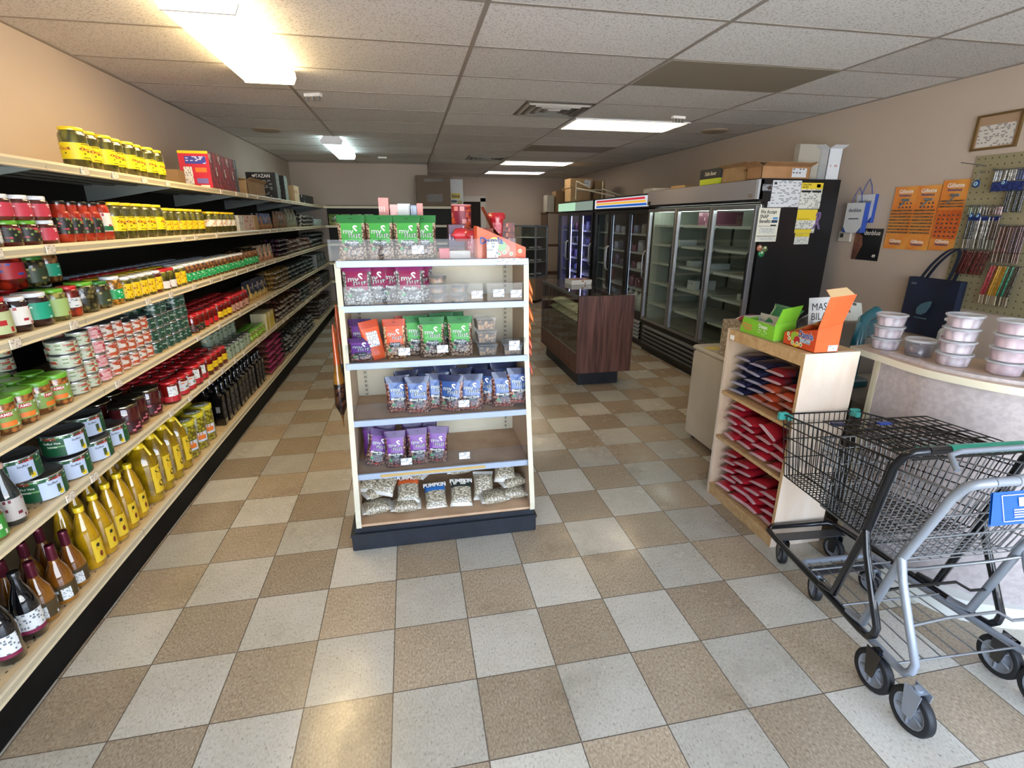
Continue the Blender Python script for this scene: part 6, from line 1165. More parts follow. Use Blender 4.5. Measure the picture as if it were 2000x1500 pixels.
# packs: crimped end faces the aisle (-x)
def coffee(name, c1, c2, endc, seed, l=.20, w=.12, h=.045):
    fm = mat('film_' + name, c1, .25, coat=.6, noise=(c2, 11, .45, .6)); em = print_mat('crimp_' + name, endc, '#7a6a6c', (14, 1), .3)
    return bag('coffee_pack' if name != 'navy_pack' else 'coffee_pack', l, w, h, fm, em, endf=.085, seed=seed)
CP = {'redp': coffee('red_pack', '#a81f2a', '#8a1622', '#c9a0a0', 41), 'navp': coffee('navy_pack', '#23243f', '#34364e', '#a09aa8', 42), 'orgp': coffee('orange_pack', '#b3482a', '#5a4a3a', '#b98a80', 43), 'redb': coffee('red_black_pack', '#8a2028', '#3a4046', '#b99a9a', 44)}
def pk_(k, y, z, lb, grp, x=2.015, rz=0.0, rx=0.0, ry=0.0):
    place('c' + k, CP[k], (x, y, z), lb, grp, rot=(rx, ry, rz))
RR = random.Random(5); GA = 'coffee packs on the %s shelf of the wooden unit'
for l in range(5):
    for i in range(4):
        y = .575 + i * .132; k = 'navp' if (i >= 2 and l >= 1) or (i == 3) else ('orgp' if l < 3 else 'redb')
        if l == 4 and i in (0,): continue
        if l == 4 and i == 1: k = 'redb'
        pk_(k, y + RR.uniform(-.01, .01), .676 + l * .047, '%s pack on upper shelf of wood unit, %s column from right, layer %s' % ({'navp': 'navy', 'orgp': 'orange', 'redb': 'dark red'}[k], ORD[i], ORD[l]), GA % 'upper', rz=RR.uniform(-.15, .15), x=2.02 + RR.uniform(-.012, .02))
for l in range(5):
    for i in range(4):
        if l == 4 and i < 3: continue
        if l == 3 and i < 2: continue
        y = .575 + i * .132; tilt = .35 if (i == 0 and l >= 1) else 0
        pk_('redp', y + RR.uniform(-.01, .01), .396 + l * .047, 'red pack on middle shelf of wood unit, %s column from right, layer %s' % (ORD[i], ORD[l]), GA % 'middle', rz=RR.uniform(-.15, .15), x=2.02 + RR.uniform(-.012, .02))
pk_('redp', .70, .55, 'red pack leaning upright on the middle shelf of wood unit', GA % 'middle', rx=.5, rz=.2)
for l in range(5):
    for i in range(4):
        if l == 4 and i in (0, 1): continue
        y = .575 + i * .132
        pk_('redp', y + RR.uniform(-.01, .01), .071 + l * .052, 'red pack on bottom shelf of wood unit, %s column from right, layer %s' % (ORD[i], ORD[l]), GA % 'bottom', rz=RR.uniform(-.2, .2), rx=-.12 if l > 1 else 0, x=2.02 + RR.uniform(-.012, .02))
# boxes on the unit
LIME = mat('card_lime', '#79b82f', .45); GBK = print_mat('green_box_text', '#79b82f', '#dfeccb', (2, 6), .4)
def limebox():
    o = E0('date_bar_box', 'box'); b = MB(); L_, D_ = .265, .12; m = LIME; gi = mat('card_inside_grey', '#bdb8ae', .7); h = .085
    # local: length along y, front at x=0
    b.box(0, D_, 0, L_, 0, .003, gi)
    def wall(A):
        b.face(A, m); n = (Vector(A[1]) - Vector(A[0])).cross(Vector(A[3]) - Vector(A[0])).normalized() * -.002; b.face([tuple(Vector(p) + n) for p in A[::-1]], gi)
    wall([(0, L_, 0), (0, 0, 0), (0, 0, h * .9), (0, L_ * .93, h)]); wall([(D_, 0, 0), (D_, L_, 0), (D_, L_, h * 1.15), (D_, 0, h * 1.15)]); wall([(0, 0, 0), (D_, 0, 0), (D_, 0, h * 1.15), (0, 0, h)]); wall([(D_, L_, 0), (0, L_, 0), (0, L_ * .93, h), (D_, L_, h)])
    b.box(.01, D_ - .01, .02, L_ - .02, .004, .06, mat('bar_tray_pale', '#bcb4a8', .5)); b.build('tray', o)
    q = MB(); A = [(0, .004, h * .9), (D_, .004, h * 1.1), (D_ + .005, -.02, h * 2.15), (.012, -.02, h * 1.95)]; q.face(A, m); q.face([(x, y + .002, z) for x, y, z in A[::-1]], m); q.build('lid_flap', o)
    p = MB(); X = -.0012
    for (c, y0, y1, z0, z1, mm_) in (('w', .165, .245, .030, .040, 'e'), ('w', .17, .25, .045, .056, 'e'), ('w', .185, .225, .020, .028, 'e')): p.face([(X, y1, z0), (X, y0, z0 - .004), (X, y0, z1 - .004), (X, y1, z1)], mat('pastry_tan', '#b98a4a', .5))
    p.text('Dates', .028, lambda u, v: (X - .0005, .085 - u, .058 + v), mat('print_white', '#f2efe6'), 1, 'CENTER', .02); p.face([(X, .125, .012), (X, .05, .012), (X, .05, .044), (X, .125, .044)], GBK); p.lathe([(.009, 0), (.0001, .0005)], mat('print_navy', '#1f3a86'), 12) if False else None
    p.build('print', o); return o
place('lbx', limebox, (1.925, .735, 1.0405), 'lime green open box of date bars on the wooden unit', 'boxes on the wooden unit', rz=.02)
ORC = mat('card_bright_orange', '#e5602a', .45, noise=('#da5420', 5)); ORF = mat('card_red_orange', '#c94a22', .45)
def damla():
    o = E0('sweets_box', 'box'); L_, D_, h = .205, .125, .105; b = MB(); gi = mat('card_kraft_inside', '#b98a60', .7)
    def wall(A, m=ORC, inn=None):
        b.face(A, m); n = (Vector(A[1]) - Vector(A[0])).cross(Vector(A[3]) - Vector(A[0])).normalized() * -.002; b.face([tuple(Vector(p) + n) for p in A[::-1]], inn or gi)
    b.box(0, D_, 0, L_, 0, .003, gi); wall([(0, L_, 0), (0, 0, 0), (0, 0, h * 1.05), (0, L_, h * .55)], ORF); wall([(0, 0, 0), (D_, 0, 0), (D_, 0, h * 1.3), (0, 0, h * 1.05)]); wall([(D_, 0, 0), (D_, L_, 0), (D_, L_, h * .8), (D_, 0, h * 1.3)]); wall([(D_, L_, 0), (0, L_, 0), (0, L_, h * .55), (D_, L_, h * .8)]); b.build('tray', o)
    q = MB(); A = [(.0, .001, h * 1.05), (D_, .001, h * 1.3), (D_ + .03, -.012, h * 2.55), (.02, -.012, h * 2.45)]; q.face(A, ORC); q.face([(x, y + .002, z) for x, y, z in A[::-1]], gi)
    B = [(.022, -.012, h * 2.45), (D_ + .02, -.012, h * 2.55), (D_ + .01, .03, h * 2.80), (.03, .03, h * 2.72)]; q.face(B, mat('card_cream', '#cfae80', .6)); q.face([(x, y + .002, z) for x, y, z in B[::-1]], ORC); q.build('lid_flap', o)
    p = MB(); X = -.0014
    p.disc((X, .12, .038), .036, mat('sweet_yellow', '#e2b42a', .4), 18, 'x', True)
    p.disc((X - .0005, .135, .05), .024, mat('sweet_greenish', '#8fae3a', .4), 16, 'x', True); p.disc((X - .001, .115, .036), .020, mat('sweet_redfruit', '#b02a2a', .4), 14, 'x', True)
    for (y, z) in ((.165, .035), (.14, .018), (.11, .022), (.175, .055), (.085, .02)): p.disc((X - .0015, y, z), .010, mat('sweet_cream', '#e8dcc8', .4), 12, 'x', True); p.disc((X - .002, y, z), .006, mat('sweet_green', '#7fa04a', .4), 10, 'x', True)
    p.text('Damla', .042, lambda u, v: (X - .0025, .062 - u, .070 + v), mat('print_white', '#f2efe6'), .85, 'CENTER', .06); p.text('Damla', .042, lambda u, v: (X - .0035, .062 - u, .070 + v), mat('print_navy', '#1f3a86'), .85, 'CENTER', .025)
    p.face([(X - .001, .10, .032), (X - .001, .03, .032), (X - .001, .03, .052), (X - .001, .10, .052)], print_mat('milky_print', '#a8b4c0', '#5a6a80', (2, 2), .5))
    p.box(.07, D_ - .005, -.0012, 0, .006, .034, print_mat('barcode_white', '#c3d0e2', '#7a8694', (2, 3), .4)); p.build('print', o); return o
place('dmb', damla, (1.952, .492, 1.0405), 'orange open sweets box with raised lid on the wooden unit', 'boxes on the wooden unit')
for i, (x, y, z, r) in enumerate(((2.0, .60, 1.10, .5), (2.03, .56, 1.125, .2))): place('osb', bag('sweets_bag', .13, .09, .04, mat('film_burnt_orange', '#b04418', .25, coat=.6, noise=('#8a2f10', 12))), (x, y, z), 'burnt orange sweets bag inside the orange open box, %s one' % ('left', 'right')[i], 'bags in the orange sweets box', rot=(.4, .5, 1.2 + r))
place('gbag', bag('chips_bag', .20, .15, .05, mat('film_forest', '#14602f', .28, coat=.6, noise=('#1f7a3c', 10)), mat('film_forest', '#14602f')), (2.12, .93, 1.10), 'dark green snack bag heaped behind the lime box', 'bags on the wooden unit', rot=(.2, -.5, .6))
place('kbag', bag('chips_bag', .20, .17, .07, mat('film_blackred', '#1c1a1c', .28, coat=.6, noise=('#7a1a1e', 7, .58, .62)), mat('film_black', '#161517', .3, coat=.5)), (2.22, .80, 1.08), 'black and red snack bag behind the lime box', 'bags on the wooden unit', rot=(.1, -.3, .3))
place('rbg', bag('chips_bag', .18, .13, .05, mat('film_dullred', '#9a2a30', .3, coat=.4, noise=('#b08070', 9, .5, .6))), (2.03, 1.20, .985), 'dull red snack bag on the speckled carton left of the wooden unit', 'bags on the wooden unit', rot=(0, 0, .4))
place('spk', carton('speckled_carton', .24, .26, .245, nuts('speckled_card', '#b7a994', '#a8997f', '#8a7a64', 55, .7, coat=0)), (2.33, 1.46, .742), 'speckled beige carton on the chest freezer', 'cartons by the wooden unit')
PROTO['rbg'].location = (2.30, 1.42, .990)
def paper(b, w, d, h): b.text('MASA', .05, lambda x, z: (x - .0, -d / 2 - .001, h * .78 + z), bk, 1, 'CENTER', 0); b.text('BILAL', .05, lambda x, z: (x - .005, -d / 2 - .001, h * .56 + z), bk, 1, 'CENTER', 0)
place('mas', carton('notice_sheet', .16, .002, .21, mat('paper_white', '#c3c4c2', .6), extra=paper), (2.11, .64, 1.06), 'white sheet printed in large capitals behind the orange box', 'papers by the counter', rot=(-.15, 0, .10))
# chest freezer
t = thing('chest_freezer', 'cream white chest freezer behind the wooden unit', 'freezer', (2.205, 1.10, 0)); WF = mat('freezer_enamel', '#bdb2a0', .35, noise=('#b0a592', 3))
b = MB(); b.box(0, .62, 0, .80, .035, .70, WF, bev=.012); b.build('body', t); b = MB(); b.box(-.006, .626, -.006, .806, .706, .738, WF, bev=.010); b.build('lid', t)
for (x, y) in ((.04, .04), (.55, .04), (.04, .73), (.55, .73)): MB().box(x, x + .03, y, y + .03, 0, .035, BLKC).build('foot', t)
b = MB(); b.lathe([(.06, 0), (.0001, .004)], mat('yellow_dish', '#cfb018', .4), 18, sx=1.3, sy=.9); o = b.build('yellow_packet'); o.location = (2.29, 1.76, .7385); tag(o, 'small flat yellow packet on the chest freezer lid', 'packet')
# ---------- checkout counter ----------
LAM = mat('grey_speckled_laminate', '#a79c98', .5, noise=('#b3a8a4', 45, .42, .58)); MAP_ = woodmat('maple_top', '#b79a80', '#c6ab90', (3, 3, 3), .3); OUT = mat('maple_edge', '#d3cbb2', .4)
def catm(P, n=6):
    o = []; 
    for i in range(len(P) - 1):
        p0, p1, p2, p3 = (Vector(P[max(i - 1, 0)]), Vector(P[i]), Vector(P[i + 1]), Vector(P[min(i + 2, len(P) - 1)]))
        for k in range(n):
            u = k / n; o.append(.5 * ((2 * p1) + (-p0 + p2) * u + (2 * p0 - 5 * p1 + 4 * p2 - p3) * u * u + (-p0 + 3 * p1 - 3 * p2 + p3) * u ** 3))
    o.append(Vector(P[-1])); return o
t = thing('checkout_counter', 'curved checkout counter with grey laminate front and maple ledge', 'checkout counter')
base = catm([(2.278, .46), (2.262, .30), (2.262, .12), (2.325, -.07), (2.455, -.165), (2.60, -.215), (2.95, -.25), (3.6, -.25)])
def ribbon_wall(P, z0, z1, th, m, m_end=None):
    b = MB(); n = len(P); nrm = []
    for i in range(n):
        tt = (P[min(i + 1, n - 1)] - P[max(i - 1, 0)]).normalized(); nrm.append(Vector((-tt.y, tt.x)))
    inn = [P[i] + nrm[i] * th for i in range(n)]
    A = lambda p, z: (p.x, p.y, z)
    b.grid([[A(p, z0) for p in P], [A(p, z1) for p in P]], m); b.grid([[A(p, z1) for p in inn], [A(p, z0) for p in inn]], m)
    b.grid([[A(p, z1) for p in P], [A(p, z1) for p in inn]], m, smooth=False); b.grid([[A(p, z0) for p in inn], [A(p, z0) for p in P]], m, smooth=False)
    b.face([A(inn[0], z0), A(P[0], z0), A(P[0], z1), A(inn[0], z1)], m_end or m); return b
inset = catm([(2.283, .46), (2.275, .30), (2.270, .20), (2.318, .06), (2.395, -.05), (2.515, -.16), (2.72, -.255), (3.1, -.295), (3.6, -.295)])
ribbon_wall(inset, .10, 1.045, .03, LAM).build('front_panel', t)
ribbon_wall(base, 0, .10, .10, mat('toe_white', '#d6d6cd', .4)).build('toe_kick', t)
b = MB(); CT2 = mat('trim_cream', '#cfc4a6', .4); b.box(2.280, 2.291, .445, .460, .10, .999, CT2); b.box(2.283, 2.297, .463, .478, .10, .999, CT2); b.build('edge_trim', t)
edge = catm([(2.275, .622), (2.258, .433), (2.241, .221), (2.287, .051), (2.36, -.074), (2.48, -.19), (2.70, -.29), (3.1, -.33), (3.6, -.33)])
innr = catm([(2.42, .64), (2.52, .56), (2.56, .44), (2.62, .33), (2.70, .24), (2.80, .17), (2.95, .12), (3.2, .10), (3.6, .10)])
b = MB(); z0, z1 = 1.0, 1.03; A = lambda p, z: (p.x, p.y, z)
b.grid([[A(p, z1) for p in edge], [A(p, z1) for p in innr]], MAP_, smooth=False); b.grid([[A(p, z0) for p in innr], [A(p, z0) for p in edge]], OUT, smooth=False); b.grid([[A(p, z0) for p in edge], [A(p, z1) for p in edge]], OUT); b.grid([[A(p, z1) for p in innr], [A(p, z0) for p in innr]], OUT)
b.face([A(innr[0], z0), A(edge[0], z0), A(edge[0], z1), A(innr[0], z1)], OUT); b.build('ledge', t)
b = MB(); b.box(2.40, 3.4, .16, .97, .72, .75, mat('worktop_taupe', '#8a8276', .5)); b.box(3.0, 3.4, .12, .60, 0, .72, mat('cabinet_taupe', '#7a7064', .6)); b.box(2.42, 2.44, .45, .68, 0, .72, mat('cabinet_taupe', '#7a7064', .6)); b.build('work_surface', t)
place('wbox', carton('router_box', .10, .09, .13, mat('plastic_pale', '#b9bec6', .4), {'-y': mat('plastic_pale_front', '#cfd2d8', .4)}), (2.56, .62, .751), 'pale grey device box on the worktop behind the counter', 'things behind the counter')
b = MB(); CB = mat('cable_black', '#161412', .5); b.tube([tuple(p) + (.80 + .05 * math.sin(i * .6),) for i, p in enumerate(catm([(2.42, .55), (2.55, .45), (2.7, .5), (2.6, .58)], 8))], .004, CB, 6)
tag(b.build('cable'), 'black cable loop on the worktop behind the counter', 'cable')
b = MB(); b.tube([(2.46, .58, .752 + .17), (2.56, .56, .92), (2.7, .58, .97)], .012, CB, 6); b.tube([(2.46, .58, .755), (2.50, .59, .90), (2.47, .58, 1.0)], .012, CB, 6); tag(b.build('monitor_arm'), 'black bent arm seen through the gap beside the counter', 'stand')
# card reader like teal machine + papers left of the counter ledge
t = thing('scale_stand', 'teal plastic machine between the orange box and the counter ledge', 'device', (2.47, .80, 0)); TL = mat('plastic_teal', '#0f5560', .25, coat=.5)
b = MB(); b.box(-.07, .10, -.06, .10, .752, .80, TL, bev=.01); b.build('foot', t)
b = MB(); b.grid([[(-.05, -.05, .80), (.02, -.05, .80)], [(-.055, -.06, .98), (.01, -.06, .98)], [(-.03, -.03, 1.10), (.06, -.03, 1.14)], [(.06, .02, 1.16), (.14, .0, 1.17)]], TL); b.tube([(-.02, -.04, .80), (-.025, -.05, 1.02), (.03, -.01, 1.12), (.12, .01, 1.16)], .030, TL, 10); b.build('neck', t)
MB().box(.02, .24, -.01, .03, 1.02, 1.12, TL, bev=.008).build('head', t)
place('pp2', carton('notice_sheet', .20, .003, .12, print_mat('sheet_with_writing', '#b9b9ae', '#4a4a46', (1, 5), .3)), (2.66, 1.05, 1.06), 'tilted sheet with handwriting behind the teal machine', 'papers by the counter', rot=(-.5, .12, -.1))
b = MB(); b.box(2.58, 2.86, 1.0, 1.09, .0, 1.06, mat('cabinet_taupe', '#7a7064', .6)); tag(b.build('side_cabinet'), 'taupe cabinet behind the teal machine', 'cabinet')
# tubs of sweets on the ledge
TC = milky('tub_plastic', '#dcdce0', .2, .2); TLID = milky('tub_lid_plastic', '#e6e8ec', .34, .15); LOK = nuts('wrapped_sweets', '#d2cfd4', '#bf8f94', '#8d7a80', 30, .4, (1, 1, .5), .2)
LOK2 = nuts('wrapped_sweets_pink', '#cfc0c4', '#b8868e', '#a88a90', 34, .4, (1, 1, .5), .2); DAT = mat('dates_dark', '#2a1a1e', .2, coat=.8, noise=('#4a2c30', 30)); WNT = nuts('walnut_halves', '#b07a44', '#c99a64', '#4a2a14', 34, .4)
ZL = 1.0305; GTB = 'clear tubs of sweets on the counter ledge'
def stack(x, y, n, key, cont, lbl, r=.067, h=.055):
    for l in range(n): place(key, tub('sweets_tub', r, h, TC, TLID, cont), (x + .002 * l, y + .001 * l, ZL + l * (h * .97 + .0012)), 'clear tub of wrapped sweets, %s from bottom, %s stack' % (ORD[l], lbl), GTB, rz=.3 * l)
stack(2.395, .545, 3, 'stub1', LOK, 'leftmost', r=.066, h=.057); stack(2.425, .245, 4, 'stub2', LOK, 'middle'); stack(2.495, .095, 4, 'stub3', LOK2, 'right of middle'); stack(2.575, -.01, 2, 'stub2', LOK, 'rightmost')
place('tbd', tub('date_tub', .063, .078, milky('tub_clear_thin', '#d0d0d4', .2, .1), TLID, DAT), (2.43, .405, ZL), 'clear tub of dark dates, second on the counter ledge', GTB)
place('tbn', tub('walnut_tub', .066, .080, milky('tub_clear_thin', '#d0d0d4', .2, .1), TLID, WNT), (2.72, .10, ZL), 'clear tub of walnuts at the right photo edge', GTB)
def sanit():
    o = E0('sanitizer_bottle', 'bottle'); b = MB(); b.lathe([(.030, 0), (.033, .005), (.033, .11), (.028, .125), (.012, .135)], mat('white_bottle', '#c6c8c4', .3), 20); b.build('glass', o); q = MB(); band(q, .0336, .055, .10, -3, 1, mat('label_magenta', '#a82a5a', .4), 16); q.build('label', o)
    c = MB(); c.lathe([(.014, .133), (.014, .150), (.005, .152), (.005, .172)], mat('white_pump', '#d0d2d2', .3), 12); c.box(-.028, .010, -.006, .006, .170, .182, mat('white_pump', '#d0d2d2')); c.build('pump', o); return o
place('san', sanit, (2.66, .48, 1.0), 'white pump bottle with magenta label behind the tubs', 'things behind the counter'); b = MB(); b.box(2.60, 2.72, .43, .54, .751, .9995, mat('cabinet_taupe', '#7a7064', .6)); tag(b.build('riser_box'), 'taupe riser box under the pump bottle', 'box')
# ================= RIGHT WALL =================
XW = XR - .002
def wallbox(b, y0, y1, z0, z1, m, th=.006, x=None): x = x or XW; return b.box(x - th, x, y0, y1, z0, z1, m)
t = thing('framed_certificate', 'gold-framed certificate high on the right wall', 'picture frame'); GF = mat('frame_gold', '#7a5f38', .4, .5)
b = MB(); wallbox(b, 1.36, 1.635, 2.270, 2.282, GF, .018); wallbox(b, 1.36, 1.635, 2.066, 2.078, GF, .018); wallbox(b, 1.36, 1.372, 2.078, 2.27, GF, .018); wallbox(b, 1.623, 1.635, 2.078, 2.27, GF, .018); b.build('frame', t)
b = MB(); wallbox(b, 1.372, 1.623, 2.078, 2.27, mat('mount_tan', '#a98c70', .6), .006); b.build('mount', t); b = MB(); b.box(XW - .0085, XW - .006, 1.39, 1.61, 2.085, 2.215, print_mat('certificate_paper', '#cfc8c0', '#8a8480', (2, 12), .5)); b.build('certificate', t)
# razor cards
OC = mat('card_orange_gradient', '#d87a2e', .5, noise=('#e0a04a', 5)); OC2 = mat('card_deep_orange', '#cf6a26', .5, noise=('#b8501a', 24)); RZ = mat('razor_strip', '#8a6a48', .4, noise=('#4a3a2c', 40)); DKS = mat('razor_dark', '#3c3a44', .4)
for i, (y1, y0, z0, z1, lb) in enumerate(((2.135, 1.945, 1.405, 1.868, 'left razor card'), (1.945, 1.77, 1.405, 1.866, 'middle razor card'), (1.762, 1.575, 1.412, 1.892, 'right razor card'))):
    t = thing('razor_card', 'orange %s hanging on the right wall' % lb, 'razor card', (XW, (y0 + y1) / 2, z0), 0, 'orange razor cards on the right wall'); hw = (y1 - y0) / 2; hh = z1 - z0
    b = MB(); b.box(-.010, -.004, -hw, hw, 0, hh, OC); b.build('card', t); p = MB(); X = -.0115
    p.text('Gillette', .040, lambda u, v: (X - .001, -u, hh * .92 + v), mat('print_white', '#f2efe6'), 1, 'CENTER', .02); p.text('Permasharp', .024, lambda u, v: (X - .001, -u, hh * .86 + v), mat('print_navy', '#1f3a86'), .9, 'CENTER', .02)
    p.text('Gillette', .034, lambda u, v: (X - .001, -u, hh * .13 + v), mat('print_white', '#f2efe6'), 1, 'CENTER', .02); p.text('Permasharp', .022, lambda u, v: (X - .001, -u, hh * .085 + v), mat('print_navy', '#1f3a86'), .9, 'CENTER', .02)
    p.tube([(X - .002, .03, hh * .68), (X - .002, -.01, hh * .78)], .006, mat('razor_silver', '#8f9298', .3, .6), 6); p.tube([(X - .004, -.045, hh * .785), (X - .004, .015, hh * .79)], .010, mat('razor_silver', '#8f9298', .3, .6), 6); p.build('print', t)
    if i < 2:
        for k in range(8): q = MB(); q.box(-.020, -.010, -hw + .01, hw - .01, hh * (.26 + k * .05), hh * (.26 + k * .05) + .010, RZ); q.build('razor_row', t)
        for k in range(8): q = MB(); yy = -hw + .03 + (k % 4) * .03; q.box(-.012, -.010, yy, yy + .012, hh * (.66 + .06 * (k // 4)), hh * (.66 + .06 * (k // 4)) + .012, DKS); q.build('slot', t)
    else:
        q = MB(); q.box(-.0112, -.010, -hw + .005, hw - .005, hh * .17, hh * .58, OC2); q.build('slot_panel', t)
        for k in range(3): q = MB(); q.box(-.018, -.010, -hw + .01, hw - .01, hh * (.62 + k * .04), hh * (.62 + k * .04) + .009, RZ); q.build('razor_row', t)
        for k in range(30): q = MB(); yy = -hw + .02 + (k % 5) * .033; zz = hh * (.2 + .06 * (k // 5)); q.box(-.0125, -.0112, yy, yy + .014, zz, zz + .009, DKS); q.build('slot', t)
# pegboard with beads
PB = mat('pegboard_khaki', '#8f8566', .7); b = MB(); b.box(XW - .012, XW - .004, .6, 1.575, 1.03, 2.03, PB)
dh = mat('peg_hole', '#3c3626', .9)
for i in range(23):
    for j in range(24):
        y = 1.56 - i * .042; z = 2.01 - j * .042; x = XW - .0126; b.face([(x, y + .004, z - .004), (x, y - .004, z - .004), (x, y - .004, z + .004), (x, y + .004, z + .004)], dh)
tag(b.build('pegboard'), 'khaki pegboard on the right wall hung with bead strings', 'pegboard')
def strands(name, label, y1, y0, z1, z0, cols, n, r=.0062, loop=True, grp='bead strings on the pegboard', tassel=None, dy=0.0):
    t = thing(name, label, 'beads', (0, 0, 0), 0, grp); h = MB(); h.tube([(XW - .012, y1 + .01, z1 + .01), (XW - .06, y1 + .01, z1 + .012)], .003, WR, 5); h.tube([(XW - .05, y1 + .015, z1 + .005), (XW - .05, y0 - .01, z1 + .005)], .003, WR, 5); h.build('rail', t)
    n = int(n * 1.5); r = max(r, .0062)
    for i in range(n):
        u = i / max(1, n - 1); y = y1 + (y0 - y1) * u; b = MB(); c = cols[int(u * len(cols) * .999)]; x = XW - .05 + R.uniform(-.012, .012); L_ = z1 - z0; nb = max(4, int(L_ / (r * 2.0)))
        P = []
        for k in range(nb * 2 + 1):
            zz = z1 - L_ * k / (nb * 2); P.append([(x + (r * (1.0 if k % 2 else .45)) * math.cos(2 * PI * j / 5), y + dy * k / (nb * 2) + (r * (1.0 if k % 2 else .45)) * math.sin(2 * PI * j / 5), zz) for j in range(5)])
        b.grid(P[::-1], c, closed=True); b.build('bead_string', t)
        if tassel: q = MB(); q.tube([(x, y + dy, z0), (x + .004, y + dy, z0 - .06)], r * .8, tassel, 4); q.build('tassel', t)
    return t
def bm(n, c, c2): return mat('bead_' + n, c, .2, coat=.7, noise=(c2, 60))
BKB, WHB, BRBD, MRB = bm('black', '#16161a', '#4a4e52'), bm('white', '#c3beb4', '#5a5a5c'), bm('brown', '#3a221c', '#6a4a3c'), bm('maroon', '#4a1c1c', '#6a2e28')
strands('bead_strings', 'black, white and brown bead strings in the middle of the pegboard', 1.50, 1.30, 1.642, 1.50, [BKB, WHB, WHB, BRBD], 13, tassel=mat('tassel_grey', '#8a857a', .5)); strands('bead_strings', 'thick maroon bead strings below the middle row', 1.475, 1.30, 1.425, 1.27, [MRB], 14, r=.005, dy=.03)
strands('bead_strings', 'dark maroon bead strings at the right photo edge', 1.275, 1.13, 1.585, 1.42, [MRB, bm('wine', '#3c1a20', '#5a2c34')], 11, r=.005, tassel=BRBD); strands('bead_strings', 'red, yellow and green bead strings, lowest on the pegboard', 1.262, 1.10, 1.34, 1.15, [bm('red', '#8a1c26', '#b04048'), bm('yellow', '#a8781e', '#c99a3c'), bm('yellow', '#a8781e', '#c99a3c'), bm('green', '#1c5a46', '#3c8a6a'), bm('dusk', '#3a3430', '#5a524a')], 13, r=.005, tassel=mat('tassel_tan', '#9a8a70', .5), dy=.02)
strands('bead_strings', 'jet black bead strings high at the right photo edge', 1.30, 1.20, 1.80, 1.67, [BKB], 8, r=.006); strands('bead_strings', 'small mixed bracelets in the second pegboard row', 1.50, 1.30, 1.705, 1.625 + .03, [bm('olive', '#4a5a3c', '#8a9a7a'), WHB, BRBD, bm('pinkb', '#a8828a', '#c9b0b4')], 10); strands('bead_strings', 'silver bracelets in the top pegboard row', 1.41, 1.22, 1.925, 1.86, [bm('silver', '#8a8e92', '#c9ccd0'), WHB, bm('blueb', '#1c2c5a', '#3c5a9a')], 12)
EB = mat('evil_eye_blue', '#123a7a', .15, coat=.8); LBL = mat('evil_eye_light', '#7ab4c8', .2, coat=.8)
for i, (y, z, r, lb) in enumerate(((1.497, 1.853, .022, 'large round blue eye amulet, top left of pegboard'), (1.475, 1.652, .014, 'small blue eye amulet in second row, left'), (1.43, 1.650, .014, 'small blue eye amulet in second row, right'), (1.33, 1.85, .016, 'blue eye amulet among the top bracelets'))):
    b = MB()
    for (rr, mm_, dx) in ((r, EB, 0), (r * .62, mat('evil_eye_white', '#c9d4d8', .2), .002), (r * .45, LBL, .003), (r * .2, BLKC, .004)): b.disc((XW - .064 - dx, y, z), rr, mm_, 20, 'x', True)
    b.disc((XW - .060, y, z), r, EB, 20, 'x'); b.lathe([(r, -.064 + XW), (r, XW - .060)], EB, 20) if False else None
    b.tube([(XW - .0615, y + r * math.cos(a_ * PI / 10), z + r * math.sin(a_ * PI / 10)) for a_ in range(20)], .0025, EB, 5, closed=True)
    b.tube([(XW - .06, y, z + r), (XW - .06, y, z + r + .05)], .002, WR, 4); b.tube([(XW - .012, y, z + r + .05), (XW - .062, y, z + r + .05)], .002, WR, 4)
    tag(b.build('eye_amulet'), lb, 'amulet', 'blue eye amulets on the pegboard')
b = MB(); NVB = bm('navyfelt', '#16204a', '#2c3a7a'); b.box(XW - .06, XW - .045, 1.22, 1.40, 1.80, 1.855, NVB); tag(b.build('navy_charms'), 'row of navy charms under the silver bracelets', 'charms'); b = MB(); b.box(XW - .06, XW - .045, 1.30, 1.49, 1.62, 1.645, NVB); tag(b.build('navy_charms'), 'row of navy charms in the second pegboard row', 'charms')
b = MB(); b.tube([(XW - .012, 1.50, 1.965), (XW - .03, 1.66, 2.0)], .003, WR, 5); tag(b.build('peg_hook'), 'long bare wire hook sticking out left of the pegboard', 'hook')
# thermostat, posters, small gift bags
t = thing('thermostat', 'white thermostat on the right wall', 'thermostat'); b = MB(); b.box(XW - .022, XW, 2.47, 2.60, 1.440, 1.532, mat('thermo_white', '#c3bdb2', .4), bev=.004); b.build('housing', t); MB().box(XW - .0235, XW - .0215, 2.545, 2.58, 1.475, 1.51, mat('lcd_dark', '#3a3c38', .3)).build('screen', t)
b = MB(); b.box(XW - .004, XW, 2.172, 2.435, 1.298, 1.555, mat('poster_black', '#141316', .3)); b.text('denblue', .055, lambda u, v: (XW - .005, 2.27 - u, 1.52 + v), mat('print_white', '#f2efe6'), .9, 'CENTER', 0)
b.face([(XW - .005, 2.435, 1.30), (XW - .005, 2.39, 1.30), (XW - .005, 2.345, 1.42), (XW - .005, 2.36, 1.49), (XW - .005, 2.40, 1.515), (XW - .005, 2.435, 1.515)], mat('poster_skin', '#8a5a48', .5, noise=('#5a3a30', 8))); b.text('49', .035, lambda u, v: (XW - .005, 2.215 - u, 1.335 + v), mat('print_white', '#f2efe6'), 1, 'CENTER', .02); tag(b.build('poster'), 'black dental poster with cropped face below the gift bags', 'poster')
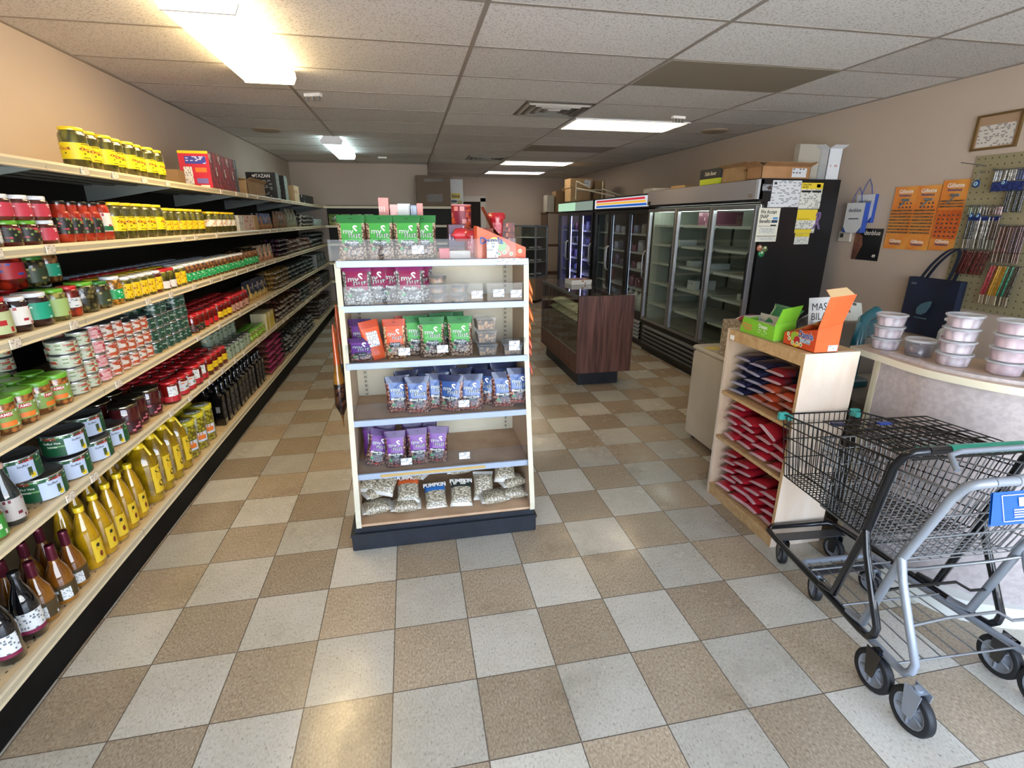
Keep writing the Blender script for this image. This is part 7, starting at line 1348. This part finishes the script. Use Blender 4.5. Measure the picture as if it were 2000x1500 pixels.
for i, (y0, y1, z0, z1, x) in enumerate(((2.29, 2.47, 1.60, 1.825, XW - .03), (2.315, 2.500, 1.520, 1.760, XW - .085))):
    t = thing('gift_bag', ('white gift bag behind the front one on the right wall', 'white gift bag with blue sides, in front, on the right wall')[i], 'gift bag', (x, (y0 + y1) / 2, z0), 0, 'dental gift bags'); hw = (y1 - y0) / 2; hh = z1 - z0; BW_ = mat('bag_white', '#c6cad0', .4); BB_ = mat('bag_blue', '#2a4a9a', .4)
    b = MB(); b.box(-.0, .05, -hw, hw, 0, hh, BW_, {'-y': BB_, '+y': BB_}); b.face([(-.001, hw, 0), (-.001, hw - .04, 0), (-.001, hw, .05)], BB_); b.face([(-.001, -hw, .05), (-.001, -hw + .04, 0), (-.001, -hw, 0)][::-1], BB_)
    b.text('denblue', .045, lambda u, v: (-.002, -u, hh * .75 + v), mat('print_slate', '#4a5260'), .9, 'CENTER', .01); b.box(-.0015, -.0005, -hw * .55, hw * .55, hh * .45, hh * .49, mat('print_slate', '#4a5260')); b.build('bag_body', t)
    h = MB(); h.tube([(.005, .05, hh), (.005, .03, hh + .07), (.005, 0, hh + .12), (.005, -.03, hh + .07), (.005, -.05, hh)], .0035, BB_, 6); h.build('handle', t)
t = thing('tote_bag', 'dark navy tote bag with leaf print hanging on the right wall', 'tote bag', (XW - .05, 0, 0)); TN = mat('tote_navy', '#141c2c', .7, noise=('#18223a', 6))
b = MB(); b.grid([[(-.03 + .02 * math.sin(PI * j / 8), 1.79 - j * .0475 + (.02 if i == 0 else 0) * (4 - j) / 4, (1.215 - .0 * j) if i == 3 else (.80 + i * .14)) for j in range(9)] for i in range(4)], TN); b.grid([[(.03, 1.41 + j * .0475, (1.215) if i == 3 else (.80 + i * .14)) for j in range(9)] for i in range(4)], TN)
b.face([(-.03, 1.79, .80), (.03, 1.79, .80), (.03, 1.79, 1.215), (-.03, 1.79, 1.215)], TN); b.face([(-.03, 1.41, 1.215), (.03, 1.41, 1.215), (.03, 1.41, .80), (-.03, 1.41, .80)], TN); b.build('bag_body', t)
for xx in (-.03, .02):
    h = MB(); P = catm([(1.70, 1.21), (1.64, 1.32), (1.56, 1.41), (1.50, 1.435), (1.47, 1.40), (1.48, 1.30), (1.50, 1.21)], 5); h.grid([[(xx, p.x + .012, p.y) for p in P], [(xx, p.x - .012, p.y) for p in P]], TN); h.grid([[(xx + .003, p.x - .012, p.y) for p in P], [(xx + .003, p.x + .012, p.y) for p in P]], TN); h.build('handle', t)
p = MB(); lf = [(1.66, .955), (1.665, .995), (1.64, 1.03), (1.59, 1.055), (1.56, 1.06), (1.565, 1.02), (1.585, .975), (1.62, .952)]; p.face([(-.0315 + .0, y, z) for y, z in lf], mat('print_teal_grey', '#4a6a78', .5)); p.text('Tersiaran', .020, lambda u, v: (-.032, 1.62 - u, .93 + v), mat('print_teal_grey', '#4a6a78'), 1, 'CENTER', 0) if False else None; p.box(-.033, -.0315, 1.71, 1.75, 1.165, 1.18, mat('print_pale', '#5a6472')); p.box(-.033, -.0315, 1.57, 1.67, .925, .932, mat('print_teal_grey', '#4a6a78')); p.build('print', t)
p_ = t.children[-1]; p_.location = (.012 - .03 + .006, 0, 0)
# ================= SHOPPING CARTS =================
def cart(name, label, loc, rz, tube_m, wire_m, grip_m, clip_m, gate, wr=.0021, fs=1.0, hb=0.0, rack=True):
    t = thing(name, label, 'shopping cart', loc, rz, 'nested shopping carts')
    Y = lambda y: y if y < .2 else .2 + (y - .2) * fs
    hw = lambda y: .258 - .075 * (y / .79)                     # base half width
    RUB = mat('rubber_black', '#17181a', .55); HUB = mat('wheel_grey', '#8a8f96', .4, .3); FORK = tube_m
    # base frame: U tube around the front
    P = [(-hw(.05), .04, .20), (-hw(.05), .06, .172), (-hw(.10), .10, .165), (-hw(.70), Y(.70), .145)]
    P += [(-hw(.79) + .0, Y(.765), .142), (-hw(.79) + .03, Y(.79), .142), (hw(.79) - .03, Y(.79), .142), (hw(.79), Y(.765), .142)]
    P += [(hw(.70), Y(.70), .145), (hw(.10), .10, .165), (hw(.05), .06, .172), (hw(.05), .04, .20)]
    b = MB(); b.tube(P, .0135, tube_m, 10)
    for s in (-1, 1):
        b.tube([(s * hw(.05), .04, .20), (s * hw(.05), .036, .235), (s * hw(.08), .10, .36), (s * hw(.12), .155, .47), (s * hw(.15), .182, .545)], .0135, tube_m, 10)
    b.build('base_frame', t)
    # slanted side posts and handle
    for s in (-1, 1):
        q = MB(); q.tube([(s * hw(.34), .34, .172), (s * hw(.28), .265, .19), (s * hw(.2), .185, .53), (s * .252, .13 + hb, .83), (s * .254, .10 + hb, .885), (s * .245, .075 + hb, .908), (s * .21, .068 + hb, .914)], .0145, tube_m, 10); q.build('side_post', t)
    h = MB(); h.tube([(-.21, .068 + hb, .914), (.21, .068 + hb, .914)], .0145, tube_m, 10); h.build('handle_bar', t)
    h = MB(); h.tube([(-.135, .068 + hb, .914), (.135, .068 + hb, .914)], .017, grip_m, 12); h.build('grip', t)
    # basket
    bt = {'rt': (.250, .126 + hb * .8, .850), 'ft': (.185, Y(.805), .752), 'rb': (.225, .205, .500), 'fb': (.160, Y(.757), .452)}
    def side(s, u, v):   # u 0 rear..1 front, v 0 bottom..1 top
        rt, ft, rb, fb = (Vector((s * bt[k][0], bt[k][1], bt[k][2])) for k in ('rt', 'ft', 'rb', 'fb'))
        return (rb.lerp(fb, u)).lerp(rt.lerp(ft, u), v)
    for s in (-1, 1):
        q = MB(); n = 24
        for i in range(n + 1): u = i / n; q.tube([side(s, u, 0), side(s, u, 1)], wr, wire_m, 5, caps=False)
        for v in (.0, .22, .44, .66, .84): q.tube([side(s, 0, v), side(s, 1, v)], wr * 1.35, wire_m, 5, caps=False)
        q.build('basket_side', t)
    q = MB(); n = 14
    for i in range(n + 1):
        u = i / n; q.tube([side(-1, 1, 0).lerp(side(1, 1, 0), u), side(-1, 1, 1).lerp(side(1, 1, 1), u)], wr, wire_m, 5, caps=False)
    for v in (.0, .3, .6, .84): q.tube([side(-1, 1, v), side(1, 1, v)], wr * 1.3, wire_m, 5, caps=False)
    q.build('basket_front', t)
    q = MB(); n = 26
    for i in range(n + 1): u = i / n; q.tube([side(-1, u, 0), side(1, u, 0)], wr, wire_m, 5, caps=False)
    for i in range(11): u = i / 10; q.tube([side(-1, 0, 0).lerp(side(1, 0, 0), u), side(-1, 1, 0).lerp(side(1, 1, 0), u)], wr, wire_m, 5, caps=False)
    q.build('basket_floor', t)
    q = MB(); q.tube([side(-1, 0, 1), side(-1, 1, 1), side(1, 1, 1), side(1, 0, 1)], wr * 1.9, wire_m, 6); q.build('basket_rim', t)
    if clip_m:
        for s in (-1, 1):
            c = side(s, 1, 1); q = MB(); q.box(c.x - .022, c.x + .022, c.y - .012, c.y + .014, c.z - .026, c.z + .010, clip_m, bev=.004); q.box(c.x - .012 - .012 * s, c.x + .012 - .012 * s, c.y - .040, c.y - .012, c.z - .020, c.z + .006, clip_m, bev=.003); q.build('corner_clip', t)
    # rear gate
    q = MB()
    if gate == 'up':
        A = lambda u, v, dz=0: (-.235 + .47 * u, .10 + .40 * v, .872 - .030 * v + dz)
        for i in range(15): u = i / 14; q.tube([A(u, 0), A(u, 1)], .0024, wire_m, 5, caps=False)
        for v in (0, .18, .36, .54, .72, .86, 1): q.tube([A(0, v), A(1, v)], .0032, wire_m, 5, caps=False)
        q.build('rear_gate', t)
        q = MB()
        for i in range(11): u = .08 + .84 * i / 10; q.tube([A(u, .05, -.016), A(u, .78, -.012)], .0024, wire_m, 5, caps=False)
        for v in (.05, .3, .55, .78): q.tube([A(.08, v, -.016), A(.92, v, -.013)], .003, wire_m, 5, caps=False)
        q.build('child_seat', t); q = MB(); q.box(-.215, -.165, .465, .485, .832, .845, mat('plastic_navy', '#16204a', .4)); q.build('gate_clip', t)
        q = MB(); q.box(-.05, .0, .42, .44, .850, .856, mat('plastic_blue', '#23408c', .35)); q.build('seat_clip', t); q = MB(); q.box(-.10, -.02, .17, .21, .850, .858, mat('plastic_teal_green', '#1f8a78', .35)); q.build('teal_insert', t)
    else:
        A = lambda u, v: (-.225 + .45 * u, .20 - .105 * v + .10 * math.sin(v * PI * .5) * .0, .52 + .34 * v)
        for i in range(15): u = i / 14; q.tube([A(u, 0), A(u, 1)], .0024, wire_m, 5, caps=False)
        for v in (0, .3, .6, 1): q.tube([A(0, v), A(1, v)], .0034, wire_m, 5, caps=False)
        q.build('rear_gate', t)
        q = MB(); B = lambda u, v: (-.115 + .26 * u + .02 * v, .055 + .035 * v, .735 + .095 * v)
        BL = mat('plastic_bright_blue', '#1556a8', .3, coat=.3); q.grid([[B(-.0, 0), B(1, 0)], [B(0, 1), B(1, 1)]], BL, smooth=False); q.grid([[tuple(Vector(B(1, 0)) + Vector((0, .006, -.004))), tuple(Vector(B(0, 0)) + Vector((0, .006, -.004)))], [tuple(Vector(B(1, 1)) + Vector((0, .006, -.004))), tuple(Vector(B(0, 1)) + Vector((0, .006, -.004)))]], BL, smooth=False)
        nrm = Vector((0, -.93, .35)) * .003; W_ = mat('print_white', '#f2efe6')
        def on(u, v): return tuple(Vector((.01 + u * .8, .055 + .035 * (.5 + v / .15), .735 + .095 * (.5 + v / .15))) + nrm)
        for (x0, x1, z0, z1) in ((-.10, .12, -.060, -.057), (-.10, .12, .057, .060), (-.10, -.097, -.06, .06), (.117, .12, -.06, .06), (-.025, .045, .005, .045)): q.face([on(x0, z0), on(x1, z0), on(x1, z1), on(x0, z1)], W_ if abs(x1 - x0) != .07 else W_)
        for k in range(4): q.face([on(-.05, -.012 - k * .011), on(.07, -.012 - k * .011), on(.07, -.007 - k * .011), on(-.05, -.007 - k * .011)], W_)
        q.tube([on(.005, .015), on(.01, .035), on(.018, .015)], .003, BL, 5); q.build('child_seat', t)
        q = MB(); q.tube([(-.215, .115, .90), (-.20, .16, .93), (-.15, .17, .935), (.15, .17, .935), (.20, .16, .93), (.215, .115, .90)], .009, tube_m, 8); q.build('inner_handle', t)
    # lower rack
    q = MB(); n = 7 if rack else 0
    for i in range(n): u = (i + .5) / n; q.tube([(-hw(.1) + 2 * hw(.1) * u, .10, .176), (-hw(.75) + 2 * hw(.75) * u, Y(.75), .158)], .0028, wire_m, 5, caps=False)
    for y in (.10, .42, .68): q.tube([(-hw(y), Y(y), .170), (hw(y), Y(y), .170)], .0042, wire_m, 6)
    if rack: q.build('lower_rack', t)
    q = MB(); q.tube([(-hw(.18), .175, .50), (-.15, .20, .47), (.15, .20, .47), (hw(.18), .175, .50)], .006, wire_m, 6); q.tube([(-hw(.08), .09, .34), (-.10, .10, .345), (.10, .10, .345), (.16, .09, .31), (hw(.08), .085, .31)], .0055, wire_m, 6); q.build('cross_bar', t)
    MB().box(-hw(.7) + .01, hw(.7) - .01, Y(.69), Y(.69) + .055, .128, .134, mat('caster_plate', '#4a4a4c', .4, .5)).build('caster_plate', t)
    # wheels
    def wheel(x, y, r, w, steer, big):
        wt_ = MB(); wt_.lathe([(r * .74, -w / 2), (r * .94, -w / 2), (r, -w * .3), (r, w * .3), (r * .94, w / 2), (r * .74, w / 2)], RUB, 26, caps=False); wt_.T = None
        o = wt_.build('wheel', t); o.location = (x, y, r + .0005); o.rotation_euler = (0, PI / 2, steer)
        hb = MB(); hb.lathe([(r * .74, -w * .42), (r * .66, -w * .42), (r * .62, -w * .2), (r * .24, -w * .2), (r * .2, -w * .5), (r * .0001, -w * .5)], HUB, 22, caps=False); hb.lathe([(r * .0001, w * .5), (r * .2, w * .5), (r * .24, w * .2), (r * .62, w * .2), (r * .66, w * .42), (r * .74, w * .42)], HUB, 22, caps=False)
        for k in range(5):
            a = 2 * PI * k / 5; hb.box(-.0, .0, 0, 0, 0, 0, HUB) if False else None
            for sgn in (-1, 1): hb.tube([(r * .22 * math.cos(a), r * .22 * math.sin(a), sgn * w * .28), (r * .64 * math.cos(a), r * .64 * math.sin(a), sgn * w * .28)], r * .075, HUB, 5)
        hb.build('hub', o)
        f = MB(); ca, sa = math.cos(steer), math.sin(steer)
        for s in (-1, 1):
            def pt(a, bb, zz, off): return (x + ca * (s * (w / 2 + .006) + off) - sa * bb, y + sa * (s * (w / 2 + .006) + off) + ca * bb, zz)
            prof = [(0, -.016, r - .016), (0, .014, r - .016), (0, .020, r + .01), (0, .032 if big else .02, r * 2 + .014), (0, -.030 if big else -.02, r * 2 + .014), (0, -.022, r + .01)]
            A = [pt(0, p[1], p[2], 0) for p in prof]; B = [pt(0, p[1], p[2], .003) for p in prof]; f.face(A[::-1], FORK); f.face(B, FORK)
            for i in range(6): j = (i + 1) % 6; f.face([A[i], A[j], B[j], B[i]], FORK)
        f.tube([(x, y, r * 2 + .006), (x, y, max(r * 2 + .02, .128))], .013, FORK, 8); k = w / 2 + .008
        f.face([(x - ca * k + sa * .02, y - sa * k - ca * .02, r * 2 + .012), (x + ca * k + sa * .02, y + sa * k - ca * .02, r * 2 + .012), (x + ca * k - sa * .02, y + sa * k + ca * .02, r * 2 + .012), (x - ca * k - sa * .02, y - sa * k + ca * .02, r * 2 + .012)], FORK); f.build('fork', t)
    for s in (-1, 1):
        wheel(s * .258, .0, .077, .030, 0, True); wheel(s * .140, Y(.700), .055, .026, .25 * s - .1, False)
    return t
BT = mat('cart_black_enamel', '#121418', .25, .2, coat=.5); BWR = mat('cart_black_wire', '#15130f', .35, .2); GT_ = mat('cart_grey_enamel', '#8e949c', .4, .25); GW = mat('cart_grey_wire', '#8f9294', .35, .7)
cart('shopping_cart', 'black shopping cart with teal handle, front cart of the nested pair', (1.966, -.333, 0), -.075, BT, BWR, mat('plastic_teal_handle', '#1f9a80', .3, coat=.3), mat('plastic_teal_clip', '#3f9a90', .35), 'up', rack=False)
cart('shopping_cart', 'grey metal shopping cart with blue child seat panel, pushed in behind', (1.955, -.485, 0), -.055, GT_, GW, mat('plastic_grey_handle', '#8e9196', .35), None, 'down', fs=.80, hb=-.05)
